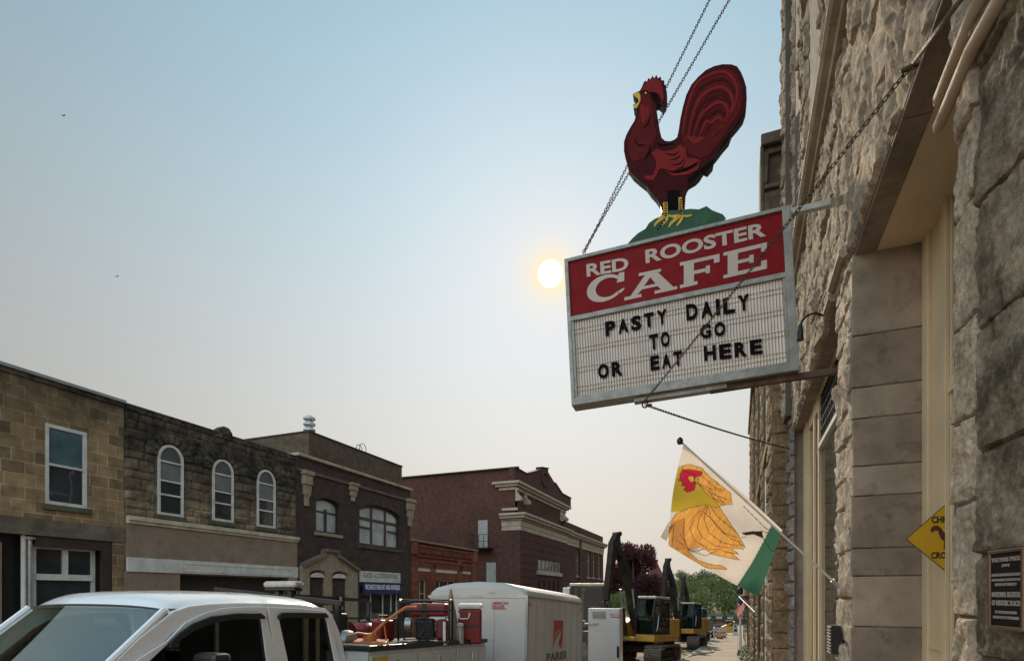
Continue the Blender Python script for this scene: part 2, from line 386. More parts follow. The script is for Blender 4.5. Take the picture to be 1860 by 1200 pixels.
def strip(x0, x1, y0, y1, dz, th=.0, n=40):
    m_ = MB(); ys = [y0 + (y1 - y0) * i / n for i in range(n + 1)]
    top = [(Vector((x0, y, gz(y) + dz)), Vector((x1, y, gz(y) + dz))) for y in ys]
    for i in range(n):
        a, b, c, d = top[i][0], top[i][1], top[i + 1][1], top[i + 1][0]
        if th: m_.hexa([a - UP * th, b - UP * th, c - UP * th, d - UP * th], [a, b, c, d])
        else: m_.add([a, b, c, d], [(0, 1, 2, 3)])
    return m_
ROADX0, ROADX1 = -13.2, -2.25
tag(strip(ROADX0, ROADX1, -30, 150, -.15).build('road', asphalt), kind='structure')
tag(strip(-2.10, 3.0, -30, 150, 0, .35).build('pavement', pavem), kind='structure')
tag(strip(-16.6, -13.35, -30, 150, 0, .35).build('pavement', pavem), kind='structure')
kerb = mat('kerb_concrete', (.36, .32, .27), .85, bump=.004)
tag(strip(-2.25, -2.104, -30, 150, .004, .30).build('kerb', kerb), kind='structure')
tag(strip(-13.35, -13.204, -30, 150, .004, .30).build('kerb', kerb), kind='structure')
# dug-up patches of the carriageway
mb = MB()
for cx_, cy_, rx_, ry_ in ((-3.3, 22, .9, 3.2), (-3.0, 30, .7, 4), (-6, 32, 2.2, 5), (-3.4, 44, 1.0, 6), (-5.5, 20, 1.2, 2.5), (-3.2, 58, .9, 6)):
    pts = []
    for i in range(28):
        a = 2 * PI * i / 28; r = 1 + .22 * noise.noise(Vector((cx_ + math.cos(a) * 1.3, cy_ + math.sin(a) * 1.3, 0)))
        x, y = cx_ + rx_ * r * math.cos(a), cy_ + ry_ * r * math.sin(a); x = min(x, -2.27); pts.append((x, y, gz(y) - .146))
    c_ = Vector((cx_, cy_, gz(cy_) - .09)); mb.add([c_] + [Vector(p) for p in pts], [(0, 1 + i, 1 + (i + 1) % 28) for i in range(28)])
tag(mb.build('dirt_patch', dirtm, smooth=True, fix=False), kind='structure')
# ------------------------------------------------------------------ building A: plain ashlar
yA0, yA1 = Yp(0) - 5.5, Yp(225)
zA = Zp(0, 672); zAs = Zp(0, 966)
A = thing('stone_building', 'plain tan sandstone building with one white sash window, farthest left in the row', 'building', (-LF, (yA0 + yA1) / 2, gz(8)))
w1 = rectp(0, Yp(82), Yp(158), Zp(82, 914), Zp(82, 767)); shopA = [Vector((-LF, Yp(-190), -2)), Vector((-LF, Yp(205), -2)), Vector((-LF, Yp(205), zAs)), Vector((-LF, Yp(-190), zAs))]
MB().prism([Vector((-LF, y, z)) for y, z in ((yA0, -2), (yA1 - .004, -2), (yA1 - .004, zA), (yA0, zA))], (-.35, 0, 0), holes=[w1, shopA]).build('wall', ashlar, A)
window(A, w1, rails=(.5,), fw=.09, depth=.10, sill=mat('mossy_sill', (.10, .095, .06), .9), proud=.04)
MB().box(-LF - .0445, -LF - .040, w1[0].y + .09, w1[1].y - .09, w1[0].z + (w1[2].z - w1[0].z) * .52, w1[2].z - .09).build('blind', blueglass, A)  # upper sash: bluish sky reflection put into the colour of a slab
MB().box(-LF + .0, -LF + .035, yA0, yA1 - .01, zAs + .0, zAs + .42).build('lintel', mat('grey_lintel_stone', (.155, .13, .095), .9, var=.4, vs=2, bump=.02, bs=12, dirt=.5), A)
MB().box(-LF - .5, -LF + .09, yA0, yA1 + .02, zA + .12, zA + .20).build('flashing', greymetal, A)
MB().box(-LF - .5, -LF + .045, yA0, yA1 - .01, zA + .001, zA + .12).build('coping', rockst, A)
MB().box(-LF - 11, -LF - .36, yA0, yA1 - .02, -3, zA - .5).build('roof', roofm, A)
# its shopfront: recessed dark frame, white-framed lights
yq = Yp(205); zq = zAs
MB().box(-LF - .34, -LF - .30, Yp(-190), Yp(62), -2, zq).build('shop_door', mat('black_paint', (.012, .012, .013), .35), A)
MB().box(-LF - .12, -LF - .03, Yp(66), yq - .0, zq - .28, zq - .002).box(-LF - .12, -LF - .03, Yp(187), yq - .003, -2, zq - .28).build('shopfront_frame', brownframe, A)
sh = [Vector((-LF, y, z)) for y, z in ((Yp(68), -1.2), (Yp(183), -1.2), (Yp(183), Zp(68, 987)), (Yp(68), Zp(68, 987)))]
f = window(A, sh, fw=.1, depth=.3, name='shop_window'); zt = Zp(68, 1045)
MB().box(-LF - .29, -LF - .2, sh[0].y + .08, sh[1].y - .08, zt - .1, zt + .06).box(-LF - .29, -LF - .21, Yp(124), Yp(133), zt + .06, sh[2].z - .08).build('transom_bar', white, f)
for p_ in (47, 58): MB().cyl((-LF - .10, Yp(p_), -2), (-LF - .10, Yp(p_), zq - .02), .055, n=12).build('pipe', galv if p_ == 58 else white, A)
MB().lathe([(.05, 0), (.12, .0), (.13, .05), (.05, .09)], (-LF - .10, Yp(58), zq - .11)).build('pipe_collar', galv, A)
fr = rectp(-.2, Yp(-40), Yp(12), .6, Zp(0, 982)); MB().prism(fr, (-.05, 0, 0), holes=[inset(fr, .07)]).build('door_frame', tanpaint, A)
# ------------------------------------------------------------------ building B: rock-faced, three arched windows
yB0, yB1 = yA1, Yp(537)
zB = Zp(228, 735)
B = thing('stone_building', 'dark rock-faced stone building with three white arched windows over a tan sign band', 'building', (-LF, (yB0 + yB1) / 2, gz(14)))
holes = []; winB = []
for xl, xr, xc, yc, yb in ((285.5, 332, 308, 808, 933), (385, 423, 403, 834, 944), (466, 499, 482.5, 853, 955)):
    y0, y1 = Yp(xl), Yp(xr); zt = Zp(xc, yc); r = (y1 - y0) / 2; h = arcp(0, y0, y1, Zp(xl, yb), zt - r, r); holes.append(h); winB.append(h)
zl0, zl1 = Zp(231, 944), Zp(231, 936)
yS = Yp(325); zS = Zp(230, 1040)
holes.append([Vector((-LF, y, z)) for y, z in ((yS, -2.5), (Yp(522), -2.5), (Yp(522), zS), (yS, zS))])
MB().prism([Vector((-LF, y, z)) for y, z in ((yB0 + .004, -2.5), (yB1 - .004, -2.5), (yB1 - .004, zB), (yB0 + .004, zB))], (-.35, 0, 0), holes=holes).build('wall', rockst, B)
mb = MB(); random.seed(3)    # separate rock-faced stones standing proud of the wall, leaving the windows free
def rockblock(mb, fn, u0, u1, v0, v1, h, res, seed, m=0, rough=.5, edge=.022):
    nu = max(2, int((u1 - u0) / res)); nv = max(2, int((v1 - v0) / res)); sx, sy = (u1 - u0), (v1 - v0)
    tilt = Vector((random.uniform(-.5, .5), random.uniform(-.5, .5)))
    def f(a, b):
        u, v = u0 + sx * a, v0 + sy * b
        jag = .012 * noise.noise(Vector((u * 14, v * 14, seed)))
        e = min(a * sx, (1 - a) * sx, b * sy, (1 - b) * sy); k = min(1, max(0, e + jag * (e < .05)) / edge) ** .7 if e > 0 else 0
        nn = noise.fractal(Vector((u * 3.6 + seed, v * 2.6, seed * .37)), .5, 2.2, 7)
        rg = abs(noise.noise(Vector((u * 4.2 + seed, v * 3.1 + u * 2, seed)))) + .5 * abs(noise.noise(Vector((u * 11 + seed, v * 7 - u * 4, seed + 3))))
        q = h * k * (.55 + rough * .62 * nn + .55 * (.35 - rg) + (a - .5) * tilt.x + (b - .5) * tilt.y)
        return fn(u, v, max(0, q) if e > 0 else -.012)
    mb.grid(f, nu, nv, m)
z = zl1; r = 0
arches = [((min(p.y for p in h) + max(p.y for p in h)) / 2, max(p.z for p in h), (max(p.y for p in h) - min(p.y for p in h)) / 2, min(p.z for p in h)) for h in winB]
while z < zB - .05:
    hh = min(random.choice((.24, .3, .34)), zB - z); y = yB0 + .02
    while y < yB1 - .1:
        ww = min(random.uniform(.35, .85), yB1 - .02 - y); a, b = y, y + ww
        seg = [(a, b)]
        for c, zt, r_, zb in arches:
            if z + hh > zb - .12 and z < zt + .30:
                rr = r_ + .08 if z < zt - r_ else r_ + .32
                seg = [s for q in seg for s in ((q[0], min(q[1], c - rr)), (max(q[0], c + rr), q[1])) if s[1] - s[0] > .08]
        for s in seg: rockblock(mb, lambda u, v, q: Vector((-LF + .012 + q, u, v)), s[0] + .008, s[1] - .008, z + .006, z + hh - .006, .05, .045, random.random() * 50, rough=1.0, edge=.03)
        y += ww
    z += hh
mb.build('rock_facing', rockst, B, smooth=True, fix=False, angle=180)
for c, zt, r_, zb in arches:    # voussoirs
    mb = MB()
    k = 9
    for i in range(k):
        t0, t1 = PI * i / k + .03, PI * (i + 1) / k - .03; q = [(r_ + .04, t0), (r_ + .34, t0), (r_ + .34, t1), (r_ + .04, t1)]
        pts = [Vector((-LF + .004, c + R * math.cos(t), zt - r_ + R * math.sin(t))) for R, t in q]; mb.prism(pts, (.07, 0, 0))
    mb.build('arch_stones', rockst, B, bevel=.02)
for i, h in enumerate(winB):
    window(B, h, rails=(.27, .47, .77) if i else (.27, .48, .77), fw=.075, depth=.06, proud=.05, blinds=((.50, .75, mat('grey_blind', (.16, .165, .17), .5)), (.79, .93, mat('dim_blind', (.085, .09, .09), .4))), sill=mat('mossy_sill', (.10, .095, .06), .9))
MB().box(-LF + .004, -LF + .16, yB0 + .06, yB1 + .08, zl0, zl1).box(-LF + .004, -LF + .11, yB0 + .06, yB1 + .05, zl0 - .09, zl0 - .001).build('ledge', mat('cream_trim', (.52, .46, .35), .6, dirt=.4), B, bevel=.01)
zt1, zt0 = Zp(230, 1011), Zp(230, 1037)
mb = MB().box(-LF + .003, -LF + .06, yB0 + .06, yB1 + .03, zt1, zl0 - .092)
mb.box(-LF + .003, -LF + .05, yB0 + .01, yS, -2.4, zt0 - .001).build('sign_band', tanpaint, B)
mb = MB().box(-LF + .003, -LF + .10, yB0 + .06, yB1 + .03, zt0, zt1 - .001)
mb.box(-LF + .10, -LF + .115, yS + .1, yB1 - .25, zt0 + .05, zt0 + .09).box(-LF + .10, -LF + .115, yS + .1, yB1 - .25, zt1 - .12, zt1 - .09).box(-LF + .10, -LF + .12, yS - .01, yS + .015, zt0, zt1 - .03).box(-LF + .10, -LF + .115, yB1 - .27, yB1 - .24, zt0 + .05, zt1 - .1)
mb.build('fascia_board', white, B)
MB().box(-LF - .06, -LF + .12, Yp(522), yB1 - .02, -2.4, zt0 - .003).build('shop_post', tanpaint, B)
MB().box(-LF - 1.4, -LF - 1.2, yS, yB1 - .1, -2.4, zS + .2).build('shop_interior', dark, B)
shf = [Vector((-LF - .3, y, z)) for y, z in ((yS + .05, -.5), (Yp(520), -.5), (Yp(520), zS - .03), (yS + .05, zS - .03))]
window(B, shf, mull=(.33, .66), fw=.06, fm=brownframe, name='shop_window')
MB().box(-LF - .8, -LF - .72, Yp(430), Yp(452), zS - .28, zS - .22).build('ceiling_lamp', new_mat('tube_lamp')[0], B)
bl = bpy.data.materials['tube_lamp'].node_tree.nodes['Principled BSDF']; bl.inputs['Emission Color'].default_value = (1, .95, .85, 1); bl.inputs['Emission Strength'].default_value = 1.0
MB().box(-LF - .5, -LF + .02, yB0, yB1 - .01, zB + .002, zB + .07).build('coping', rockst, B)
MB().box(-LF - 12, -LF - .36, yB0 + .02, yB1 - .02, -3, zB - .4).build('roof', roofm, B)
for k_, (px_, py_) in enumerate(((411, 776),)):
    p = PX(px_, py_, -LF - .3); mb = MB(); mb.prism([p + Vector((0, a, b)) for a, b in ((-.3, -.45), (.28, -.45), (.26, -.15), (.12, .0), (-.1, .02), (-.28, -.12))], (-.3, 0, 0)).build('chimney_stub', rockst, B)
# ------------------------------------------------------------------ building C: dark brick with tan trim
yC0, yC1 = yB1, Yp(745); zC = Zp(537, 826)
Cb = thing('brick_building', 'dark brick building with tan stone corbels and a gabled tan entrance surround', 'building', (-LF, (yC0 + yC1) / 2, gz(22)))
wc1 = arcp(0, Yp(574), Yp(618), Zp(574, 965), Zp(574, 912), .28); wc2 = arcp(0, Yp(653), Yp(728), Zp(653, 989), Zp(653, 926), .42)
shc = [Vector((-LF, y, z)) for y, z in ((Yp(654), Zp(654, 1128)), (Yp(725), Zp(654, 1128)), (Yp(725), Zp(654, 1060)), (Yp(654), Zp(654, 1060)))]
MB().prism([Vector((-LF, y, z)) for y, z in ((yC0 + .004, -3), (yC1, -3), (yC1, zC), (yC0 + .004, zC))], (-.35, 0, 0), holes=[wc1, wc2, shc]).build('wall', darkbrick, Cb)
window(Cb, wc1, rails=(.62,), mull=(), fw=.09, fm=brownframe, pm=panesky, depth=.22, sill=tanstone)
y_ = (wc1[0].y + wc1[1].y) / 2; MB().box(-LF - .2, -LF - .14, y_ - .05, y_ + .05, wc1[0].z + .08, wc1[0].z + (Zp(574, 912) - wc1[0].z) * .86).build('mullion', brownframe, Cb)
f = window(Cb, wc2, rails=(.66,), mull=(.32, .68), fw=.13, fm=brownframe, pm=panesky, depth=.22, bw=.14, sill=tanbrick)
zz = wc2[0].z; hw = wc2[1].y - wc2[0].y
MB().box(-LF - .2, -LF - .13, wc2[0].y + .1, wc2[0].y + hw * .3, zz + .85, zz + .93).build('sash_rail', brownframe, f); MB().box(-LF - .2, -LF - .13, wc2[1].y - hw * .28, wc2[1].y - .1, zz + .85, zz + .93).build('sash_rail', brownframe, f)
MB().box(-LF - .5, -LF + .14, yC0 + .02, yC1 + .08, zC - .005, zC + .12).build('coping', mat('tan_coping', (.40, .33, .25), .8, dirt=.4), Cb, bevel=.02)
zb_ = Zp(544, 850); MB().box(-LF + .003, -LF + .07, yC0 + .05, yC1 - .05, zb_ - .12, zb_).build('belt_course', mat('dark_belt_stone', (.13, .10, .08), .85, dirt=.4), Cb)
for px_, top_, bot_, wv in ((547, 853, 917, 15), (633, 876, 909, 12), (737, 905, 954, 11)):
    y0, y1 = Yp(px_), Yp(px_ + wv); zt, zb2 = Zp(px_, top_), Zp(px_, bot_); hh = zt - zb2; c = (y0 + y1) / 2; w_ = (y1 - y0) / 2
    mb = MB().box(-LF + .003, -LF + .26, c - w_ * 1.25, c + w_ * 1.25, zt - .12 * hh, zt).box(-LF + .003, -LF + .2, c - w_, c + w_, zt - .4 * hh, zt - .121 * hh)
    mb.box(-LF + .003, -LF + .15, c - w_ * .75, c + w_ * .75, zt - .68 * hh, zt - .401 * hh).box(-LF + .003, -LF + .12, c - w_ * .45, c + w_ * .45, zb2, zt - .681 * hh)
    for s_ in (-1, 1): mb.tube([(-LF + .12, c + s_ * w_ * .75, zt - .42 * hh), (-LF + .12, c + s_ * w_ * .6, zt - .6 * hh), (-LF + .1, c + s_ * w_ * .35, zt - .75 * hh)], .05, 6)
    mb.build('corbel', tanstone, Cb, bevel=.015)
# portal
pt = [(543, 1200), (543, 1034), (543, 1027), (584, 1008), (584, 1000), (607, 1003), (607, 1011), (645, 1037), (645, 1200)]
P_ = [Vector((-LF + .004, Yp(a), Zp(a, b))) for a, b in pt]; P_[0].z = P_[-1].z = -3
hl = []
for a, b in ((557, 588), (598, 628)): hl.append(arcp(.004, Yp(a), Yp(b), -1.2, Zp(556, 1043), .22))
MB().prism(P_, (.16, 0, 0), holes=hl).build('portal', tanstone, Cb)
mb = MB()
for a, b in ((P_[2], P_[3]), (P_[3], P_[4]), (P_[4], P_[5]), (P_[5], P_[6]), (P_[6], P_[7])): mb.bar(a + Vector((.15, 0, .03)), b + Vector((.15, 0, .03)), .34, .12, up=Vector((1, 0, 0)) if abs(a.y - b.y) < .1 else UP)
mb.build('portal_moulding', mat('dark_tan_stone', (.17, .135, .10), .85, dirt=.3), Cb)
for h in hl:
    zs_ = Zp(556, 1045); window(Cb, shift(h, .1), rails=(), fw=.06, fm=tanstone, pm=pane, depth=.12, name='entrance_window')
    c = (h[0].y + h[1].y) / 2; MB().prism([Vector((-LF + .10, h[0].y + .08, zs_ - .05)), Vector((-LF + .10, h[1].y - .08, zs_ - .05))] + [Vector((-LF + .10, c + (h[1].y - c - .08) * math.cos(t), zs_ - .05 + .2 * math.sin(t))) for t in [PI * i / 8 for i in range(9)]], (.02, 0, 0)).build('fanlight', white, Cb)
MB().box(-LF + .003, -LF + .08, Yp(652), Yp(725), Zp(652, 1056), Zp(652, 1036)).build('shop_sign', white, Cb)
mb = MB(); text(mb, 'GATES ACCESSORIES INC', .3, (Vector((-LF + .082, Yp(657), Zp(657, 1048))), Vector((0, 1, 0)), UP), width=Yp(721) - Yp(657), fit_h=.24, extrude=.006, offset=.01)
mb.build('lettering', mat('faded_letters', (.30, .27, .25), .7), Cb)
y0, y1 = Yp(656), Yp(725); zt, zb2 = Zp(656, 1056), Zp(656, 1077)
MB().hexa([Vector((-LF + .09, y0, zb2)), Vector((-LF + .17, y0, zb2)), Vector((-LF + .16, y0, zb2 + .05)), Vector((-LF + .09, y0, zt))], [Vector((-LF + .09, y1, zb2)), Vector((-LF + .17, y1, zb2)), Vector((-LF + .16, y1, zb2 + .05)), Vector((-LF + .09, y1, zt))]).build('awning', mat('navy_canvas', (.018, .028, .12), .8), Cb)
mb = MB(); aw = Vector((.07, 0, -(zt - zb2 - .05))).normalized()
text(mb, "MICHAEL'S FINE ART AND ANTIQUES", .3, (Vector((-LF + .155, y0 + .15, zb2 + .14)), Vector((0, 1, 0)), -aw), width=y1 - y0 - .3, fit_h=.30, extrude=.012, offset=.014)
mb.build('awning_lettering', white, Cb)
window(Cb, shc, mull=(.3, .62, .85), rails=(), fw=.07, depth=.18, name='shop_window')
# taller rear part with its parapet
XR = -LF - 3.2; yr0, yr1 = PX(561, 800, XR).y, PX(730, 850, XR).y; zr = PX(561, 784, XR).z
MB().box(XR, XR - 9, yr0, yr1, -2, zr).build('rear_block', tanbrick, Cb)
MB().box(XR + .05, XR - 9.1, yr0 - .05, yr1 + .05, zr + .003, zr + .07).build('rear_coping', roofm, Cb)
MB().box(-LF - .36, XR + .003, yC0 + .03, yC1 - .03, -3, zC - .4).build('roof', roofm, Cb)
p = PX(562, 783, XR - .5); V = thing('roof_ventilator', 'galvanised roof ventilator of three stacked discs on the dark brick building', 'ventilator', (p.x, p.y, zr + .07))
MB().lathe([(.13, 0), (.13, .95), (.02, 1.0)], (p.x, p.y, zr + .075)).build('pipe', galv, V, smooth=True)
for k_ in range(3):
    MB().lathe([(.02, -.11), (.22, -.1), (.30, -.04), (.30, .04), (.22, .1), (.02, .12)], (p.x, p.y, zr + .30 + .29 * k_), 24).build('disc', mat('ventilator_alu', (.5, .52, .54), .4, .3), V, smooth=True)
p = PX(657, 818, XR - .3); mb = MB()
for dx_, rr in ((0, .3), (.25, .26)): mb.tube([Vector((p.x - dx_, p.y - rr + .1, zr))] + [Vector((p.x - dx_, p.y + .1 - rr * math.cos(t), zr + .32 + rr * math.sin(t))) for t in [PI * i / 10 for i in range(11)]] + [Vector((p.x - dx_, p.y + rr + .1, zr))], .02, 6)
tag(mb.build('ladder_hoop', blackmetal), 'thin bent roof ladder rails standing on the rear brick parapet', 'ladder rail')
# ------------------------------------------------------------------ building E: small red brick shop
yE0, yE1 = Yp(747), Yp(863); zE = Zp(747, 982)
E = thing('brick_shop', 'low red brick shop with toothed corbel rows and three white name panels', 'shop', (-LF, (yE0 + yE1) / 2, gz(30)))
wE = [[Vector((-LF, y, z)) for y, z in ((Yp(a), -3.2), (Yp(b), -3.2), (Yp(b), Zp(a, c)), (Yp(a), Zp(a, c)))] for a, b, c in ((757, 776, 1050), (789, 829, 1052), (838, 854, 1054))]
pE = [[Vector((-LF, y, z)) for y, z in ((Yp(a), Zp(a, d)), (Yp(b), Zp(a, d)), (Yp(b), Zp(a, c)), (Yp(a), Zp(a, c)))] for a, b, c, d in ((757.5, 781, 1026, 1036), (789, 830, 1029, 1038.5), (837, 854.5, 1034, 1041))]
MB().prism([Vector((-LF, y, z)) for y, z in ((yE0 + .02, -3.3), (yE1, -3.3), (yE1, zE), (yE0 + .02, zE))], (-.35, 0, 0), holes=wE).build('wall', redbrick, E)
for h in pE: MB().prism(shift(h, .004), (.03, 0, 0)).build('name_panel', white, E)
mb = MB()
for a, b in ((747.5, 756.5), (781.5, 788.5), (830.5, 836.5), (855, 862)): mb.box(-LF + .003, -LF + .12, Yp(a), Yp(b), -3.3, Zp(a, 1018))
mb.box(-LF + .003, -LF + .2, yE0 + .02, Yp(754), Zp(748, 1005), zE - .05).box(-LF + .003, -LF + .2, Yp(856), yE1, Zp(856, 1020), zE - .05)
mb.build('pilaster', redbrick, E)
mb = MB()
for row, (pya, hh) in enumerate(((991, .34), (1018, .34))):
    zt = Zp(752, pya); mb.box(-LF + .003, -LF + .14, Yp(754), Yp(856), zt + .001, zt + .10); y = Yp(756)
    while y < Yp(855): mb.box(-LF + .003, -LF + .12, y, y + .10, zt - hh, zt); y += .21
mb.box(-LF + .003, -LF + .1, Yp(756), Yp(855), Zp(752, 1009), Zp(752, 1006.5)); mb.build('corbel_table', redbrick, E)
MB().box(-LF - .4, -LF + .2, yE0 - .05, yE1 + .1, zE + .002, zE + .10).build('coping', tanpaint, E)
for h, q in zip(wE, ((.5,), (.3, .7), (.5,))): window(E, h, mull=q, rails=(.55, .86), fw=.07, fm=cream, depth=.2, sill=None)
MB().box(-LF - 9, -LF - .36, yE0 + .02, yE1 - .01, -3.3, zE - .3).build('roof', roofm, E)
# ------------------------------------------------------------------ building D: theatre
def c8(a, b): return 880 + a / 4.617, 820 + b / 4.617
def D8(a, b, n=0): return PX(*c8(a, b), -LF + n)
D = thing('brick_theatre', 'large maroon brick theatre with white cornices, gable and scroll brackets', 'theatre', (-LF, 58, gz(50)))
yD0 = D8(300, 600).y; yP = D8(690, 700).y; yD1 = D8(1012, 800).y
zl = D8(300, 515).z; zf0 = D8(300, 655).z; zu = PX(*c8(254, 245), -LF - .4).z; zpar = PX(*c8(254, 132), -LF - .4).z
upx = -.45
wd = []; nw = []
for a0, a1, top, bot in ((768, 800, 870, 1040), (862, 890, 865, 1050), (907, 932, 880, 1055), (950, 975, 893, 1060)):
    q = D8(a0, bot, -.25); y0, y1 = q.y, D8(a1, bot, -.25).y; wd.append(arcp(-.25, y0, y1, q.z, D8(a0, top, -.25).z, (y1 - y0) / 2))
y0, y1 = D8(445, 1000).y, D8(630, 1000).y; z0, z1 = D8(445, 995).z, D8(445, 905).z
SW = (y0, y1, z0, z1)
strip_w = [[Vector((-LF, y0 + (y1 - y0) * (i + .12) / 6, z)) if s == 0 else Vector((-LF, y0 + (y1 - y0) * (i + .88) / 6, z)) for s, z in ((0, z0), (1, z0), (1, z1), (0, z1))] for i in range(6)]
MB().prism([Vector((-LF, y, z)) for y, z in ((yD0, -5), (yP, -5), (yP, zf0), (yD0, zf0))], (-.6, 0, 0), holes=strip_w).build('front_wall', maroon, D)
MB().prism([Vector((-LF - .25, y, z)) for y, z in ((yP + .003, -5), (yD1, -5), (yD1, zf0), (yP + .003, zf0))], (-.5, 0, 0), holes=wd).build('wing_wall', maroon, D)
MB().box(-LF - .62, -LF - 24, yD0 + .002, yP, -5, zpar - .004).box(-LF - .78, -LF - 22, yP + .003, yD1, -5, D8(700, 600, -.3).z).build('side_wall', maroon, D)
# frieze and the two cornices, returning round the corner
frieze = mat('cream_terracotta', (.37, .31, .245), .7, var=.25, dirt=.5)
def band(z0, z1, n, n0=-.62, ret=1.62, yb=None, yw=True, wing=None):
    m_ = MB().box(-LF + n, -LF - ret, yD0 - n, (yb or yP) + n * .3, z0, z1)
    if wing is not None: m_.box(-LF - .25 + n, -LF - .74, yP + n * .3 + .004, yD1, z0 - .003, z1 - .003)
    return m_
zfm = (zf0 + zl) / 2 - .35
mb = MB(); W = 1
for z0, z1, n in [(zf0 + (zl - zf0) * a, zf0 + (zl - zf0) * b - .012, n) for a, b, n in ((0, .27, .06), (.27, .60, .11), (.60, .70, .26), (.70, .86, .52), (.86, 1.0, .70))]:
    b2 = band(z0 + .002, z1, n, wing=1); mb.add(b2.v, b2.f)
mb.build('frieze', frieze, D)
mb = MB().prism([Vector((-LF + upx, y, z)) for y, z in ((yD0, zl), (yP - .6, zl), (yP - .6, zu - .5), (yD0, zu - .5))], (-.3, 0, 0))
mb.box(-LF + upx, -LF - 3.8, yD0 + .004, yD0 + .4, zl, zu).build('attic_wall', maroon, D)
mb = MB()
for z0, z1, n in ((zu - .66, zu - .42, .10), (zu - .40, zu - .2, .34), (zu - .2, zu, .55)):
    mb.box(-LF + upx + n, -LF - 1.75 - n, yD0 - n, yP + .9 + n, z0 + .002, z1)
mb.build('upper_cornice', frieze, D)
gp = [c8(*q) for q in ((254, 245), (254, 132), (350, 186), (430, 165), (474, 152), (474, 132), (535, 142), (535, 170), (590, 262), (650, 352), (725, 392), (725, 480))]
gv = [PX(a, b, -LF - .4) for a, b in gp]; gv[0].z = gv[-1].z = zu + .003
MB().prism(gv, (-.5, 0, 0)).build('gable', maroon, D)
mb = MB()
for a, b in [q for i, q in enumerate(zip(gv[1:-2], gv[2:-1])) if i in (0, 1, 2, 4, 7, 8, 9)]: mb.bar(a + Vector((-.2, 0, .04)), b + Vector((-.2, 0, .04)), .6, .07)
mb.build('gable_coping', roofm, D)
c_ = PX(*c8(505, 235), -LF - .39); MB().tube([c_ + Vector((.04, .9 * math.cos(t), .62 * math.sin(t))) for t in [2 * PI * i / 28 for i in range(28)]], .09, 6, closed=True).build('oval_panel', maroon, D)
for a, b, hh in ((268, 410, .5), (338, 442, .5), (640, 570, .5), (664, 580, .5)):    # scroll brackets
    p = PX(*c8(a, b), -LF - .3); mb = MB(); pr = [(0, 0), (0, 2.1), (.25, 2.2), (.35, 1.9), (.28, 1.5), (.42, 1.1), (.75, .75), (1.0, .45), (1.0, .12), (.9, 0)]
    mb.prism([p + Vector((-.1 + q[0] * .5, 0, q[1] * hh)) for q in pr], (0, .45, 0))
    mb.tube([p + Vector((.22, -.02, .42 * hh)), p + Vector((.22, .47, .42 * hh))], .20, 14).tube([p + Vector((.05, -.02, 1.9 * hh)), p + Vector((.05, .47, 1.9 * hh))], .12, 14)
    mb.build('scroll_bracket', frieze, D)
MB().box(-LF + upx + .25, -LF - 1.6, yD0 - .12, yD0 - .002, zu - 2.35, zu - 2.15).build('string_course', frieze, D)
y0, y1, z0, z1 = SW
for h in strip_w: window(D, h, fw=.07, fm=frieze, pm=pane, depth=.08, proud=.06)
MB().box(-LF + .003, -LF + .2, y0 - .3, y1 + .3, z0 - .35, z0 - .01).build('window_ledge', frieze, D)
mb = MB()
for i in range(5): yy = y0 + (y1 - y0) * (i + .15) / 4.6; mb.box(-LF + .003, -LF + .12, yy, yy + .25, z0 - 3.2, z0 - .8)
mb.build('brick_strip', mat('dark_brick_strip', (.03, .012, .010), .9), D)
for i, h in enumerate(wd): window(D, h, fw=.12, fm=frieze, pm=pane, depth=.25, mull=(.5,), rails=(.6,), sill=frieze)
mb = MB()
for k_ in range(16):    # banded brick courses
    zz = zf0 - .7 - k_ * .62; 
    if zz + .4 > z0 - 3.3 and zz < z1 + .1: mb.box(-LF + .002, -LF + .035, yD0 - .03, y0 - .4, zz, zz + .40).box(-LF + .002, -LF + .035, y1 + .4, yP - .3, zz, zz + .40)
    else: mb.box(-LF + .002, -LF + .035, yD0 - .03, yP - .3, zz, zz + .40)
mb.build('brick_banding', maroon, D)
MB().cyl((-LF - .1, yP + 5.6, -5), (-LF + .02, yP + 5.6, zf0 + 2.2), .11, n=8).build('downpipe', brownframe, D)
MB().box(-LF - .3, -LF - .9, yP + .003, yD1, zl + .005, D8(700, 590, -.3).z).build('wing_parapet', maroon, D)
# side doors and fire escape on the blank wall
for a, b, c, d in ((869, 886, 946, 995), (884, 901, 1023, 1060)):
    p0, p1 = PY(a, d, yD0), PY(b, c, yD0)
    MB().box(p0.x, p1.x, yD0 - .06, yD0 + .01, p0.z, p1.z + .1).build('fire_door', mat('pale_door', (.30, .30, .29), .6, var=.2), D)
p0, p1 = PY(862, 996, yD0), PY(897, 996, yD0); mb = MB().box(p0.x, p1.x, yD0 - 1.1, yD0 - .07, p0.z - .12, p0.z)
for i in range(5): x = p0.x + (p1.x - p0.x) * i / 4; mb.box(x - .02, x + .02, yD0 - 1.1, yD0 - 1.06, p0.z, p0.z + 1.05)
for zz in (.5, 1.05): mb.box(p0.x, p1.x, yD0 - 1.12, yD0 - 1.08, p0.z + zz - .02, p0.z + zz + .02).box(p0.x - .02, p0.x + .02, yD0 - 1.1, yD0 - .07, p0.z + zz - .02, p0.z + zz + .02)
mb.build('fire_escape', blackmetal, D)
mb = MB(); mb.bar((-LF - .1, yD0 - .08, zpar + .03), (-LF - 24, yD0 - .08, zpar + .03), .3, .1).build('side_coping', roofm, D)
